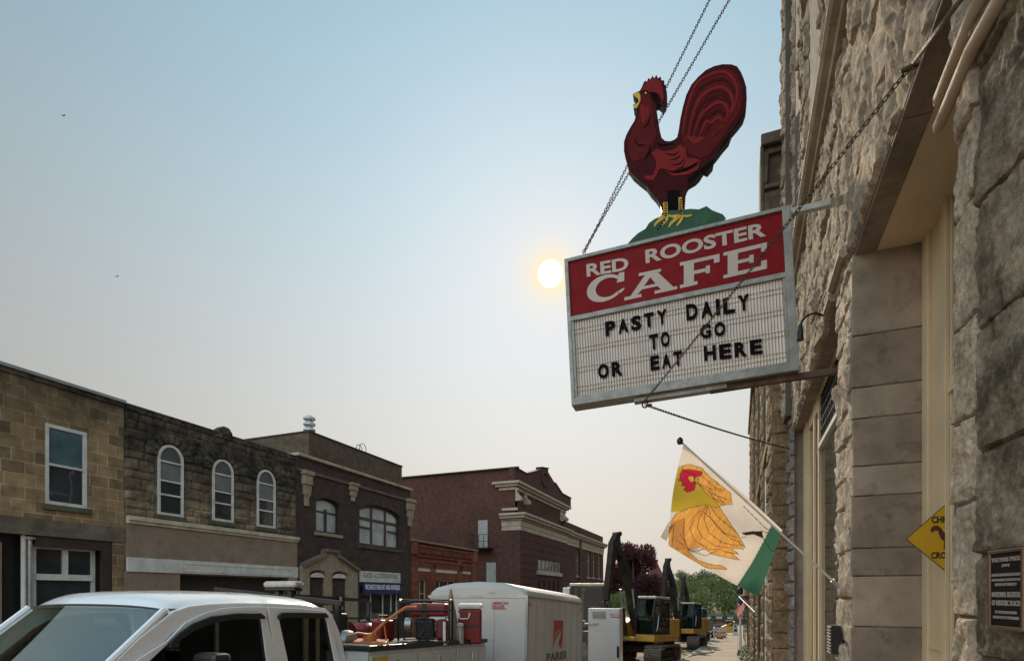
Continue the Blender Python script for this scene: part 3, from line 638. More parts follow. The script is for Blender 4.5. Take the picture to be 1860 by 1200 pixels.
# porch of the theatre, mostly behind the machines
p = D8(740, 1120, .6); MB().box(-LF + .01, -LF + .9, p.y, p.y + 4, p.z - .6, p.z).box(-LF + .4, -LF + .8, p.y + .2, p.y + .7, -5, p.z - .6).box(-LF + .4, -LF + .8, p.y + 3.2, p.y + 3.7, -5, p.z - .6).build('porch', frieze, D, bevel=.04)
# ------------------------------------------------------------------ right side: cafe building, wall plane x = W
WX = 0.95
def R_(px, py=600): return PX(px, py, WX)
rk = rockmat('rough_limestone', (.16, .12, .085), (.38, .30, .22), (.60, .49, .375), (.11, .085, .062), .55)
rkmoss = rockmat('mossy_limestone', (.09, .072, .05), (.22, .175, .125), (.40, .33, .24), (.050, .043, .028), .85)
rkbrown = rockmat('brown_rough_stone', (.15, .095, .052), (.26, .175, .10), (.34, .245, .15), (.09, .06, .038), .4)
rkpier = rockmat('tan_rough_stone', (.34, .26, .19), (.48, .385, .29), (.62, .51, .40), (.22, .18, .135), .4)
joint = mat('mortar_joint', (.12, .10, .08), .95, bump=.004)
smooth_st = mat('dressed_stone', (.31, .245, .19), .85, var=.38, vs=2.2, bump=.006, bs=28, dirt=.4)
smooth_dk = mat('dressed_stone_grimy', (.25, .19, .148), .88, var=.4, vs=2.4, bump=.006, bs=28, dirt=.6)
def courses(z0, z1, hs, rnd):
    z = z0; out = []
    while z < z1 - .02:
        h = min(rnd.choice(hs), z1 - z)
        if z1 - z - h < .12: h = z1 - z
        out.append((z, z + h)); z += h
    return out
def rockwall(mb, fn, u0, u1, z0, z1, hs, ws, depth, res, seed, skip=None, stretch=None):
    rnd = random.Random(seed)
    for a, b in courses(z0, z1, hs, rnd):
        u = u0
        while u < u1 - .02:
            w_ = min(rnd.uniform(*ws), u1 - u)
            if u1 - u - w_ < ws[0] * .5: w_ = u1 - u
            if not (skip and skip(u + w_ / 2, (a + b) / 2)):
                random.seed(rnd.random()); rockblock(mb, fn, u + .003, u + w_ - .003, a + .003, b - .003, depth * rnd.uniform(.75, 1.25), res, rnd.random() * 90, rough=1.05, edge=max(.014, res * 1.1))
            u += w_
HEAD = 4.6                                         # head height of the ground floor openings (3.0 above the eye)
zsc = 6.98                                        # string course
yPI0, yPI1 = R_(1550).y, R_(1524).y                # pier between entrance and cafe window
yN = 12.1                                          # neighbour's near face
CB = thing('stone_cafe_building', 'rough limestone cafe building filling the right edge behind the hanging sign', 'building', (WX + .3, 7, gz(7)))
def wf(u, v, q): return Vector((WX - q, u, v))
# body behind the facing
yLint = 3.42
MB().box(WX + .001, WX + .45, yPI0 + .01, yPI1, -1, HEAD).build('pier_core', joint, CB)
MB().box(WX + .001, WX + .6, 1.2, yN, HEAD + .005, 14).build('upper_wall_core', joint, CB)
MB().box(WX + .6, WX + 9, -2, yN, -1, 14).build('inner_block', roofm, CB)
mb = MB()
rockwall(mb, wf, yPI0 + .012, yPI1, -.8, HEAD - .01, (.26, .34, .42), (.8, 1.2), .045, .022, 5)
mb.build('pier_facing', rkpier, CB, smooth=True, fix=False, angle=38)
# rough wall over the openings
win2 = ((7.75, 9.1), (10.0, 11.2))
mb = MB()
rockwall(mb, wf, 2.5, 11.55, HEAD + .01, zsc - .12, (.42, .55, .6), (.45, 1.0), .055, .032, 11)
mb.build('rough_wall', rk, CB, smooth=True, fix=False, angle=38)
for a, b in ((2.5, 4.2), (5.6, 7.75), (9.1, 10.0), (11.2, 11.55)):
    mb = MB(); rockwall(mb, wf, a, b, zsc + .08, 12.9, (.35, .45, .5), (.4, .9), .07, .036, 21 + int(a))
    mb.build('upper_rough_wall', rk, CB, smooth=True, fix=False, angle=38)
mb = MB(); rockwall(mb, lambda u, v, q: Vector((WX - .13 - q, u, v)), 11.56, yN - .01, HEAD + .3, 12.9, (.35, .45), (.6, .8), .06, .03, 41)
mb.build('corner_quoins', rk, CB, smooth=True, fix=False, angle=38)
MB().box(WX - .129, WX, 11.56, yN, HEAD + .3, 12.9).build('corner_core', joint, CB)
# string course (round moulding over a fillet)
mb = MB(); prof = [(0, -.14), (.08, -.14), (.09, -.06), (.15, -.04), (.18, .01), (.175, .06), (.12, .08), (0, .085)]
for k_ in range(-1, 10):
    a, b = 5.35 + k_ * .66, 5.35 + (k_ + 1) * .66 - .006; mb.prism([Vector((WX - q, a, zsc + z)) for q, z in prof], (0, b - a, 0))
mb.build('string_course', mat('moulding_stone', (.34, .27, .19), .8, var=.3, vs=3, bump=.003, dirt=.3), CB)
# upstairs windows
for a, b in win2:
    f = MB().box(WX + .02, WX + .14, a, a + .09, zsc + .07, 12.9).box(WX + .02, WX + .14, b - .09, b, zsc + .07, 12.9).box(WX + .05, WX + .12, a + .09, b - .09, zsc + .07, zsc + .17).box(WX + .05, WX + .12, a + .09, b - .09, 9.5, 9.58).build('window', cream if a < 9 else white, CB)
    MB().box(WX + .10, WX + .11, a + .09, b - .09, zsc + .17, 12.9).build('pane', pane, f)
# lintel: smooth soffit stones, long beam face
mb = MB()
for k_ in range(6):
    a, b = 2.6 + k_ * 1.6, 2.6 + (k_ + 1) * 1.6 - .006
    mb.box(WX + .004, WX + .17, a, min(b, 11.55), HEAD - .02, HEAD + .004)
mb.build('lintel', smooth_dk, CB, bevel=.008)
for k_, (a, b, z) in enumerate(((5.95, 6.62, HEAD + .10), (6.62, 7.0, HEAD + .02))):
    MB().prism([Vector((WX - q, a, z + h)) for q, h in ((0, 0), (.05, .0), (.085, .03), (.085, .07), (.04, .11), (0, .12))], (0, b - a, 0)).build('drip_mould', smooth_st, CB)
# entrance recess
XD = 1.48
MB().box(WX + .171, 1.9, 2.6, yPI0 - .004, HEAD - .014, HEAD + .002).build('entrance_soffit', cream, CB)
mb = MB(); ys_ = PX(1560, 600, WX).y
zj = [PY(1551, p_, yPI0).z for p_ in (1250, 1137, 1046, 996, 902, 848, 762, 706, 612)] + [HEAD - .002]
zj = [-.9] + zj
mm = MB()
for i in range(len(zj) - 1):
    x1 = PY(1683, 600, yPI0).x; jj = random.Random(i).uniform(-.012, .012)
    mb.box(WX - .012 + jj, x1 - abs(jj) * 2, yPI0 - .02, yPI0 + .3, zj[i] + .004, zj[i + 1] - .003, 0 if i in (0, 2, 5, 7, 9) else 1)
mb.build('pilaster', [smooth_st, smooth_dk], CB, bevel=.011)
MB().box(WX + .14, x1 + .002, yPI0 - .012, yPI0 + .2, -.9, HEAD).build('pilaster_core', joint, CB)
mb = MB().box(XD, XD + .06, yPI0 - .62, yPI0 + .2, -.5, HEAD + .009)
mb.box(XD - .03, XD + .0, yPI0 - .16, yPI0 - .022, -.5, HEAD + .0).box(XD - .03, XD, yPI0 - .60, yPI0 - .50, -.5, HEAD)
mb.box(XD - .02, XD, yPI0 - .5, yPI0 - .16, 2.2, 2.27).box(XD - .02, XD, yPI0 - .5, yPI0 - .16, 1.15, 1.19)
mb.build('door_surround', cream, CB, bevel=.005)
MB().box(XD + .02, XD + .04, 3.0, yPI0 - .62, -.5, HEAD).build('door_glass', pane, CB)
MB().box(XD - .02, XD + .05, 3.3, 3.45, -.5, HEAD).box(XD - .02, XD + .05, 3.45, yPI0 - .62, 3.1, 3.2).build('door_post', cream, CB)
# near pier, turned slightly towards the camera
yK0, yK1 = R_(1790).y, PX(1722, 600, WX - .05).y
mb = MB(); rockwall(mb, lambda u, v, q: Vector((WX - .015 - q, u, v)), yK0, yK1, -.5, 6.6, (.42, .5, .36), (.9, 1.3), .038, .0095, 63)
mb.build('near_pier_facing', rkpier, CB, smooth=True, fix=False, angle=38)
TA = math.radians(7); du = Vector((math.sin(TA), -math.cos(TA), 0)); dn = Vector((-math.cos(TA), -math.sin(TA), 0)); K0 = Vector((WX - .03, yK0 - .004, 0))
def kf(u, v, q): return K0 + du * u + dn * (q - .01) + UP * v
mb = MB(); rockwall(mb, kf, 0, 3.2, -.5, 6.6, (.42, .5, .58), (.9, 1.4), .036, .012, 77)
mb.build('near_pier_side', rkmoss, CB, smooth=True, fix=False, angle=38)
a_, b_2 = K0 + du * 3.2 - dn * .02, K0 - dn * .02
MB().prism([b_2, Vector((WX - .014, yK1 - .006, 0)), Vector((WX + .53, yK1 - .006, 0)), Vector((WX + .53, yK1 - .5, 0)), a_ - dn * .3, a_], (0, 0, 7.2)).build('near_pier_core', joint, CB)
bpy.data.objects['near_pier_core'].location.z = -.6
mb = MB()
for zz in (0, .13):      # two round mouldings of the impost
    p = PX(1702, 188, WX - .06); p.z -= zz
    mb.tube([p, p + Vector((0, -.03, .0)), Vector((WX + .0, yK0 - .05, p.z)) + Vector((-.06, 0, 0)), K0 + du * 2.2 + dn * .05 + UP * p.z], [.016, .026, .028, .03], 12)
mb.build('impost_moulding', mat('moulding_stone_pale', (.40, .32, .24), .8, var=.25, bump=.003), CB, smooth=True)
# cafe window bay
XW = WX + .20; yW0, yW1 = yPI1 + .01, 11.55
mb = MB().box(XW - .02, XW + .12, 10.75, yW1, -1, HEAD).box(XW - .05, XW + .0, 10.9, 11.05, -1, HEAD).box(XW - .05, XW, 11.25, 11.42, -1, HEAD)
mb.box(XW - .02, XW + .1, 9.55, 9.68, -1, HEAD).box(XW - .045, XW - .01, 9.9, 10.0, -1, HEAD)
mb.box(XW - .03, XW + .1, 9.68, 10.75, HEAD - .22, HEAD)
mb.build('window_surround', cream, CB, bevel=.006)
zt_ = PX(1500, 795, XW).z
MB().box(XW - .035, XW + .06, yW0 + .004, 9.55, zt_ - .03, zt_ + .03).box(XW - .02, XW + .05, 7.35, 7.40, -1, zt_ - .03).build('transom_bar', white, CB)
MB().box(XW + .02, XW + .03, yW0 + .01, 10.75, -.6, zt_).build('shop_glass', glassmat('shop_glass_mat', (.05, .05, .045), .16, .02), CB)
mb = MB(); 
for k_ in range(20): y = yW0 + .1 + k_ * .15; mb.box(XW - .0, XW + .018, y, y + .012, zt_ + .03, HEAD - .02)
for k_ in range(8): z = zt_ + .1 + k_ * .14; mb.box(XW - .002, XW + .016, yW0, 9.55, z, z + .012)
mb.build('leaded_grid', blackmetal, CB); MB().box(XW + .02, XW + .03, yW0 + .01, 9.55, zt_ + .03, HEAD).build('leaded_glass', mat('frosted_glass', (.10, .095, .085), .3, var=.4, vs=12), CB)
MB().box(WX + .171, XW + .4, yW0, yW1, HEAD - .014, HEAD + .002).build('window_soffit', cream, CB)
mb = MB(); rockwall(mb, lambda u, v, q: Vector((WX + .0 - q, u, v)), 11.46, yN - .01, -1, HEAD + .29, (.26, .34), (.6, .8), .07, .025, 45)
mb.build('window_jamb', rockmat('lilac_rough_stone', (.13, .11, .10), (.25, .215, .19), (.33, .29, .26), (.10, .08, .07), .4), CB, smooth=True, fix=False, angle=38)
MB().box(WX + .01, WX + .5, 11.56, yN, -1, HEAD + .3).build('jamb_core', mat('lilac_dressed_stone', (.30, .255, .225), .85, var=.3, vs=2.5, bump=.004, dirt=.3), CB)
# ------------------------------------------------------------------ neighbour building
NXF = .63
NB = thing('stone_building', 'brown rough-stone building just past the cafe, standing a little nearer the street', 'building', (NXF + .3, 20, gz(20)))
rnt = wallmat('neighbour_stone', (.14, .105, .075), (.09, .07, .052), (.10, .08, .06), .7, .34, .02, (.04, .03, .022), .7, .02, .1, sq=.3, off=.4)
x0n, x1n = PY(1403, 900, yN).x, WX + .3
mb = MB(); rockwall(mb, lambda u, v, q: Vector((u, yN - q, v)), x0n, x1n, -1.2, 10.2, (.3, .42, .38), (.5, .7), .035, .03, 91)
mb.build('near_end_wall', rkbrown, NB, smooth=True, fix=False, angle=38)
mb = MB(); rockwall(mb, lambda u, v, q: Vector((x0n - q, u, v)), yN + .01, 13.6, -1.2, 10.2, (.34, .42), (.6, .9), .06, .04, 92)
mb.build('rough_pier', rkbrown, NB, smooth=True, fix=False, angle=38); mb = MB(); rockwall(mb, lambda u, v, q: Vector((x0n - q, u, v)), 16.2, 17.4, -1.5, 10.2, (.34, .42), (.6, .9), .06, .05, 93)
mb.build('rough_pier', rkbrown, NB, smooth=True, fix=False, angle=38); mb = MB(); rockwall(mb, lambda u, v, q: Vector((x0n - q, u, v)), 20.8, 22, -1.5, 10.2, (.34, .42), (.6, .9), .06, .05, 94)
mb.build('rough_pier', rkbrown, NB, smooth=True, fix=False, angle=38); mb = MB(); rockwall(mb, lambda u, v, q: Vector((x0n - q, u, v)), 26.0, 33, -1.5, 10.2, (.34, .42), (.6, .9), .06, .06, 95)
mb.build('rough_pier', rkbrown, NB, smooth=True, fix=False, angle=38)
MB().box(x0n + .12, WX + 9, yN + .004, 33, -2, 10.15).build('wall', rnt, NB)
MB().box(x0n + .002, x0n + .12, yN + .003, 13.6, -1.5, 10.2).box(x0n + .002, x0n + .12, 16.2, 17.4, -1.5, 10.2).box(x0n + .002, x0n + .12, 20.8, 22, -1.5, 10.2).box(x0n + .002, x0n + .12, 26, 33, -1.5, 10.2).build('pier_core', joint, NB)
MB().box(x0n - .12, x0n + .4, yN + .1, 33, 10.21, 10.5).box(x0n - .03, x0n + .11, 13.61, 33, 4.9, 5.15).build('string_course', rkbrown, NB, bevel=.02)
# raised corner block with panelled faces
q0, q1 = PY(1379, 400, yN - .1), PY(1426, 250, yN - .1); zb0, zb1 = PY(1379, 392, yN - .1).z, PY(1379, 262, yN - .1).z
mb = MB(); mb.box(q0.x + .02, q1.x + .2, yN - .08, yN + .75, 9.0, zb1); mb.build('corner_turret', rnt, NB, bevel=.03)
mb = MB(); cw = q1.x - q0.x
for a, b, c, d in ((.02, .98, .93, 1.0), (.02, .15, .0, .93), (.85, .98, .0, .93), (.15, .85, .0, .28), (.15, .85, .33, .40), (.15, .28, .40, .86), (.28, .85, .80, .86)):
    mb.box(q0.x + .02 + cw * a, q0.x + .02 + cw * b, yN - .16 - (.04 if c > .9 else 0), yN - .082, zb0 + (zb1 - zb0) * c, zb0 + (zb1 - zb0) * d + (.12 if c > .9 else -.01))
mb.build('turret_panelling', rnt, NB, bevel=.02)
# shopfronts of the neighbour
bluep = mat('blue_paint', (.025, .07, .15), .4, var=.2)
MB().box(x0n + .02, x0n + .115, 13.65, 14.5, -1.5, 2.9).box(x0n + .05, x0n + .115, 14.5, 15.7, -1.5, -.2).box(x0n + .05, x0n + .115, 14.5, 15.7, 2.4, 2.9).build('blue_shopfront', bluep, NB, bevel=.01)
MB().box(x0n + .03, x0n + .115, 15.7, 16.19, -1.5, 4.8).build('white_post', white, NB)
MB().box(x0n + .08, x0n + .10, 14.5, 15.7, -.2, 2.4).box(x0n + .08, x0n + .10, 17.5, 20.7, .2, 3.2).box(x0n + .08, x0n + .10, 22.1, 25.9, .2, 3.2).build('shop_glass', pane, NB)
for a, b in ((17.45, 20.75), (22.05, 25.95)):
    m_ = MB().box(x0n + .05, x0n + .11, a, b, 3.2, 3.5)
    for t in (0, .33, .66, 1): y = a + (b - a) * t; m_.box(x0n + .04, x0n + .11, y - .05, y + .05, -1.4, 3.2)
    m_.build('shop_frame', brownframe, NB)
for a in (14.2, 18.2, 23.0):
    f = MB().box(x0n + .03, x0n + .12, a, a + .1, 5.3, 8.6).box(x0n + .03, x0n + .12, a + 1.2, a + 1.3, 5.3, 8.6).box(x0n + .03, x0n + .12, a + .1, a + 1.2, 5.3, 5.4).box(x0n + .05, x0n + .12, a + .1, a + 1.2, 6.9, 6.98).build('window', white, NB)
    MB().box(x0n + .09, x0n + .11, a + .1, a + 1.2, 5.4, 8.6).build('pane', pane, f)
# farther shops on the right
FB = thing('brick_building', 'low brown brick building far down the right pavement behind the striped flag', 'building', (1.4, 42, gz(42)))
MB().box(.55, 10, 34, 70, -6, 3.6).build('wall', wallmat('far_brick', (.16, .085, .055), (.12, .065, .045), (.12, .09, .07), .22, .075, .006, (.05, .03, .02), .5, .004), FB)
for a in range(6): MB().box(.50, .56, 35.5 + a * 5.6, 39 + a * 5.6, -1.6, 1.1).build('shop_window', pane, FB)
MB().box(.35, .56, 34, 70, 1.5, 2.0).build('fascia', tanpaint, FB)
# ------------------------------------------------------------------ things on the near wall
# bronze plaque
def kfr(px, py): return PP(px, py, K0 + dn * .05, dn)
tl = kfr(1802, 1000); bl = kfr(1809, 1141); hh = (tl.z - bl.z)
wd_ = hh * .74; o_ = Vector((tl.x, tl.y, bl.z))
PL = thing('bronze_plaque', 'dark bronze memorial plaque with raised lettering on the mossy stone pier', 'plaque', o_ + du * wd_ / 2)
mb = MB(); q = [o_, o_ + du * wd_, o_ + du * wd_ + UP * hh, o_ + UP * hh]; inn = [o_ + du * .014 + UP * .014, o_ + du * (wd_ - .014) + UP * .014, o_ + du * (wd_ - .014) + UP * (hh - .014), o_ + du * .014 + UP * (hh - .014)]
bronze = mat('bronze_edge', (.20, .13, .085), .4, .7, var=.3)
mb.prism(q, dn * .016, holes=[inn]); mb.build('frame', bronze, PL, bevel=.004)
MB().prism(inn, dn * .009).build('plate', mat('bronze_plate', (.016, .012, .011), .75, .2, var=.3, spec=.15), PL)
mb = MB()
def pl(s, fx, fz, wf_, hf): text(mb, s, .03, (o_ + du * (wd_ * fx) + UP * (hh * fz) + dn * .0095, du, UP), width=wd_ * wf_, fit_h=hh * hf, extrude=.0025, offset=.0012)
pl('THOMAS PRISK', .08, .845, .84, .055); pl('(1865)', .40, .775, .2, .04)
pl('A STONE COMMERCIAL BLOCK BUILT', .09, .665, .82, .035); pl('ON HIGH STREET, PLACED ON THE', .1, .60, .8, .035); pl('IN THE CITY DISTRICT', .2, .545, .6, .035)
pl('NATIONAL REGISTER', .10, .405, .80, .065); pl('OF HISTORIC PLACES', .10, .30, .80, .065)
pl('BY THE UNITED STATES', .2, .20, .6, .035); pl('DEPARTMENT OF THE INTERIOR', .14, .135, .72, .035)
mb.build('lettering', mat('bronze_letters', (.40, .34, .29), .6, .2), PL)
# crossing sign
yc = 5.15; cc_ = PY(1722, 976, yc); hx = cc_.x - PY(1645, 976, yc).x; hz = PY(1722, 911, yc).z - cc_.z
CS = thing('crossing_sign', 'yellow diamond chicken crossing sign hanging in the entrance behind the near pier', 'sign', (cc_.x, yc, cc_.z - hz))
def dia(k, dy): return [Vector((cc_.x - hx * k, yc + dy, cc_.z)), Vector((cc_.x, yc + dy, cc_.z - hz * k)), Vector((cc_.x + hx * k, yc + dy, cc_.z)), Vector((cc_.x, yc + dy, cc_.z + hz * k))]
blk = mat('black_print', (.02, .018, .018), .6, var=.1)
MB().prism(dia(1, 0), (0, .004, 0)).build('plate', mat('black_border', (.05, .04, .02), .5), CS)
MB().prism(dia(.97, -.003), (0, .003, 0)).build('yellow_face', mat('sign_yellow', (.62, .33, .015), .45, var=.12), CS)
mb = MB()
text(mb, 'CHICKEN', .1, (Vector((cc_.x - hx * .39, yc - .0035, cc_.z + hz * .42)), Vector((1, 0, 0)), UP), width=hx * .78, fit_h=hz * .19, extrude=.0012, offset=.018)
text(mb, 'CROSSING', .1, (Vector((cc_.x - hx * .40, yc - .0035, cc_.z - hz * .58)), Vector((1, 0, 0)), UP), width=hx * .8, fit_h=hz * .19, extrude=.0012, offset=.018)
mb.build('lettering', blk, CS)
hen = [(a * .8 - .03, b * .85) for a, b in ((-.46, .20), (-.48, .32), (-.40, .40), (-.28, .42), (-.18, .34), (-.08, .18), (.04, .12), (.11, .22), (.14, .34), (.2, .42), (.27, .36), (.33, .29), (.26, .26), (.25, .12), (.19, -.04), (.09, -.13), (.09, -.32), (.16, -.37), (.04, -.37), (.03, -.13), (-.03, -.12), (-.03, -.32), (.01, -.37), (-.10, -.37), (-.08, -.11), (-.17, -.03), (-.22, .10), (-.26, .24), (-.34, .26), (-.40, .20))]
MB().prism([Vector((cc_.x + hx * a, yc - .003, cc_.z + hz * b)) for a, b in hen], (0, -.0015, 0)).build('hen_symbol', mat('brown_print', (.10, .03, .02), .6), CS)
# small slatted vent box low on the pier
p = R_(1530, 1160); VB = thing('wall_vent', 'small dark louvred metal vent low on the rough pier beside the window', 'vent', (WX - .08, 6.28, PX(1530, 1195, WX - .06).z))
za, zb = PX(1530, 1192, WX - .06).z, PX(1530, 1138, WX - .06).z
MB().box(WX - .115, WX - .04, 6.12, 6.36, za, zb).build('case', blackmetal, VB)
mb = MB()
for i in range(9): z = za + (zb - za) * (i + .3) / 9; mb.hexa([(WX - .13, 6.13, z - .008), (WX - .116, 6.13, z), (WX - .116, 6.35, z), (WX - .13, 6.35, z - .008)], [(WX - .13, 6.13, z + .002), (WX - .116, 6.13, z + .014), (WX - .116, 6.35, z + .014), (WX - .13, 6.35, z + .002)])
mb.build('slats', mat('slat_grey', (.12, .11, .10), .8), VB)
# ------------------------------------------------------------------ hanging sign
dR = 6.0; TRp = PD(1442, 369.3, dR); TLp = PD(1029, 469, dR * 1.129); BRp = PD(1446.5, 672, dR); BLp = PD(1033.7, 737, dR * 1.129)
SU = ((TRp - TLp) + (BRp - BLp)).normalized(); SN = -SU.cross(((TLp - BLp) + (TRp - BRp))).normalized()
if SN.y > 0: SN = -SN
SV = SN.cross(SU).normalized()
if SV.z < 0: SV = -SV
SO = (TRp + TLp + BRp + BLp) / 4
def SP(px, py, off=0.0): return PP(px, py, SO + SN * off, SN)
def su(p): return (p - SO).dot(SU), (p - SO).dot(SV)
def sq(u, v, off=0.0): return SO + SU * u + SV * v + SN * off
uL = (su(TLp)[0] + su(BLp)[0]) / 2; uR = (su(TRp)[0] + su(BRp)[0]) / 2; vT = (su(TLp)[1] + su(TRp)[1]) / 2; vB = (su(BLp)[1] + su(BRp)[1]) / 2
TH = .24
HS = thing('cafe_sign', 'red and white hanging cafe sign box with changeable letters, hung from the stone wall', 'sign', sq((uL + uR) / 2, vB, -TH / 2))
alu = mat('sign_frame_alu', (.27, .27, .255), .5, .45, var=.25, vs=5, dirt=.35)
def srect(u0, u1, v0, v1, off): return [sq(u0, v0, off), sq(u1, v0, off), sq(u1, v1, off), sq(u0, v1, off)]
fwid = .085
MB().prism(srect(uL, uR, vB, vT, 0), SN * -TH, holes=[srect(uL + fwid * .55, uR - fwid, vB + fwid, vT - fwid * .5, 0)]).prism(srect(uL + .01, uR - .01, vB + .01, vT - .01, -TH * .5), SN * -.02).build('cabinet', alu, HS, bevel=.006)
v1 = su(SP(1441, 496))[1]; v2 = su(SP(1040, 583))[1]; vm = (su(SP(1040, 578))[1] + su(SP(1422, 500))[1]) / 2
i0, i1 = uL + fwid * .55, uR - fwid
MB().prism(srect(i0 - .012, i1 + .012, vm - .028, vm + .022, .004), SN * -.05).prism(srect(i0, i1, vm + .022, vm + .034, -.006), SN * -.03).build('divider_rail', alu, HS, bevel=.004)
MB().prism(srect(i0 + .001, i1 - .001, vB + fwid - .02, vB + fwid + .022, -.006), SN * -.03).prism(srect(i0 + .001, i0 + .03, vB + fwid + .023, vm - .03, -.006), SN * -.03).prism(srect(i1 - .028, i1 - .001, vB + fwid + .023, vm - .03, -.006), SN * -.03).build('letter_track_frame', alu, HS, bevel=.003)
MB().prism(srect(i0, i1, vm, vT - fwid * .45, -.03), SN * -.01).build('red_panel', mat('sign_red', (.20, .008, .012), .6, var=.10, vs=3, dirt=.12, spec=.12), HS)
# translucent ribbed letter panel with horizontal tracks
pm_, t_, b_ = new_mat('letter_panel'); g_ = G(t_)
g_.l(g_.mix(g_.ramp(g_.noise(5, 6), [(.35, 0.), (.7, 1.)]), (.66, .60, .54), (.50, .445, .40)), b_.inputs['Base Color'])
b_.inputs['Roughness'].default_value = .45
mb = MB(); n_ = 74; va, vb2 = vB + fwid - .01, vm - .02
for i in range(n_):
    u0 = i0 + (i1 - i0) * i / n_; u1 = i0 + (i1 - i0) * (i + .72) / n_; u2 = i0 + (i1 - i0) * (i + 1) / n_
    mb.add([sq(u0, va, -.034), sq(u0, vb2, -.034), sq(u1, va, -.022), sq(u1, vb2, -.022), sq(u1 + .001, va, -.036), sq(u1 + .001, vb2, -.036), sq(u2, va, -.036), sq(u2, vb2, -.036)], [(0, 2, 3, 1), (2, 4, 5, 3), (4, 6, 7, 5)], 0)
    mb.m[-2:] = [1, 1]
mb.build('ribbed_panel', [pm_, mat('rib_groove', (.44, .39, .35), .6)], HS, fix=False)
mb = MB(); trk = mat('letter_track', (.22, .18, .15), .5)
for k_ in range(8):
    v = va + (vb2 - va) * (.10 + .245 * (k_ // 2) + .055 * (k_ % 2)); mb.prism(srect(i0 + .03, i1 - .03, v - .003, v + .002, -.0205), SN * -.012)
mb.build('letter_track', mat('track_plastic', (.50, .45, .40), .4, dirt=.7), HS)
# painted words on the red panel
paint = mat('sign_white', (.46, .41, .37), .5, var=.12)
def sline(s, x0, y0, x1, y1, hpx, off, m_, offset=.004, ex=.003, spacing=1.0):
    """baseline from pixel (x0,y0) to (x1,y1); letters hpx tall at the left end"""
    a, b, t = SP(x0, y0, off), SP(x1, y1, off), SP(x0, y0 - hpx, off)
    r = (b - a); text(m_, s, .2, (a, r.normalized(), SV), width=r.length, fit_h=(t - a).length, extrude=ex, offset=offset, spacing=spacing)
mb = MB(); sline('RED', 1066, 503, 1142, 490, 23, -.028, mb, .014); mb.build('painted_word', paint, HS); mb = MB(); sline('ROOSTER', 1173, 479, 1392, 429, 25, -.028, mb, .014)
mb.build('painted_word', paint, HS)
def letter(polys, x0, yb0, x1, yb1, yt0, yt1, holes=()):
    """polygons in a unit box warped to four sign-plane corners"""
    A, Bq, Cq, Dq = SP(x0, yb0, -.0285), SP(x1, yb1, -.0285), SP(x1, yt1, -.0285), SP(x0, yt0, -.0285)
    def W_(a, b): return A.lerp(Bq, a).lerp(Dq.lerp(Cq, a), b)
    for i, p_ in enumerate(polys): mb.prism([W_(*q_) for q_ in p_], SN * .003, holes=[[W_(*q_) for q_ in h] for h in (holes[i] if i < len(holes) else ())])
mb = MB()
def arcpts(cx_, cy_, rx, ry, t0, t1, n=22): return [(cx_ + rx * math.cos(math.radians(t0 + (t1 - t0) * i / n)), cy_ + ry * math.sin(math.radians(t0 + (t1 - t0) * i / n))) for i in range(n + 1)]
letter([arcpts(.5, .5, .5, .5, 38, 322) + [(.97, .24), (.91, .12)][:0] + arcpts(.57, .5, .33, .36, 318, 44)], 1066, 556, 1134, 538, 506, 492)
letter([[(.80, .60), (1, .60), (1, .96), (.86, .96)], [(.80, .20), (.86, .28), (1, .34), (1.0, .27), (.9, .16)]], 1066, 556, 1134, 538, 506, 492)
letter([[(0, 0), (.33, 0), (.33, .13), (.25, .13), (.34, .30), (.64, .30), (.70, .13), (.58, .13), (.58, 0), (1, 0), (1, .13), (.93, .13), (.64, .88), (.70, .88), (.70, 1), (.28, 1), (.28, .88), (.40, .88), (.12, .13), (0, .13)]], 1134, 546, 1230, 525, 502, 482, [[[(.38, .42), (.60, .42), (.50, .74)]]])
letter([[(0, 0), (.45, 0), (.45, .13), (.36, .13), (.36, .42), (.66, .42), (.66, .34), (.76, .34), (.76, .64), (.66, .64), (.66, .56), (.36, .56), (.36, .86), (.86, .86), (.86, .68), (1, .68), (1, 1), (0, 1), (0, .87), (.1, .87), (.1, .13), (0, .13)]], 1235, 524, 1307, 507, 477, 461)
letter([[(0, 0), (1, 0), (1, .34), (.87, .34), (.87, .15), (.34, .15), (.34, .44), (.60, .44), (.60, .36), (.70, .36), (.70, .66), (.60, .66), (.60, .57), (.34, .57), (.34, .85), (.87, .85), (.87, .68), (1, .68), (1, 1), (0, 1), (0, .87), (.1, .87), (.1, .13), (0, .13)]], 1314, 506, 1393, 488, 459, 440)
mb.build('cafe_letters', paint, HS)
black_l = mat('black_plastic_letter', (.006, .004, .004), .8, var=.2, spec=.08)
for s, x0, y0, x1, y1, h in (('PASTY', 1100, 611, 1212, 587, 26), ('DAILY', 1247, 582, 1362, 562, 29), ('TO', 1180, 635, 1217, 628, 27), ('GO', 1272, 616, 1318, 608, 25), ('OR', 1087, 688, 1131, 681, 26), ('EAT', 1182, 673, 1240, 662, 26), ('HERE', 1279, 656, 1385, 642, 27)):
    n = len(s); ws_ = {'I': .35}; tw = sum(ws_.get(c, 1) for c in s) + .28 * (n - 1); x = 0
    for c in s:
        cw_ = ws_.get(c, 1); f0, f1 = x / tw, (x + cw_) / tw; mb = MB(); jt = random.uniform(-.6, .6)
        sline(c, x0 + (x1 - x0) * f0, y0 + (y1 - y0) * f0 + jt, x0 + (x1 - x0) * f1, y0 + (y1 - y0) * f1 + jt, h, -.012, mb, .03, .004)
        mb.build('marquee_letter', black_l, HS, fix=False); x += cw_ + .28
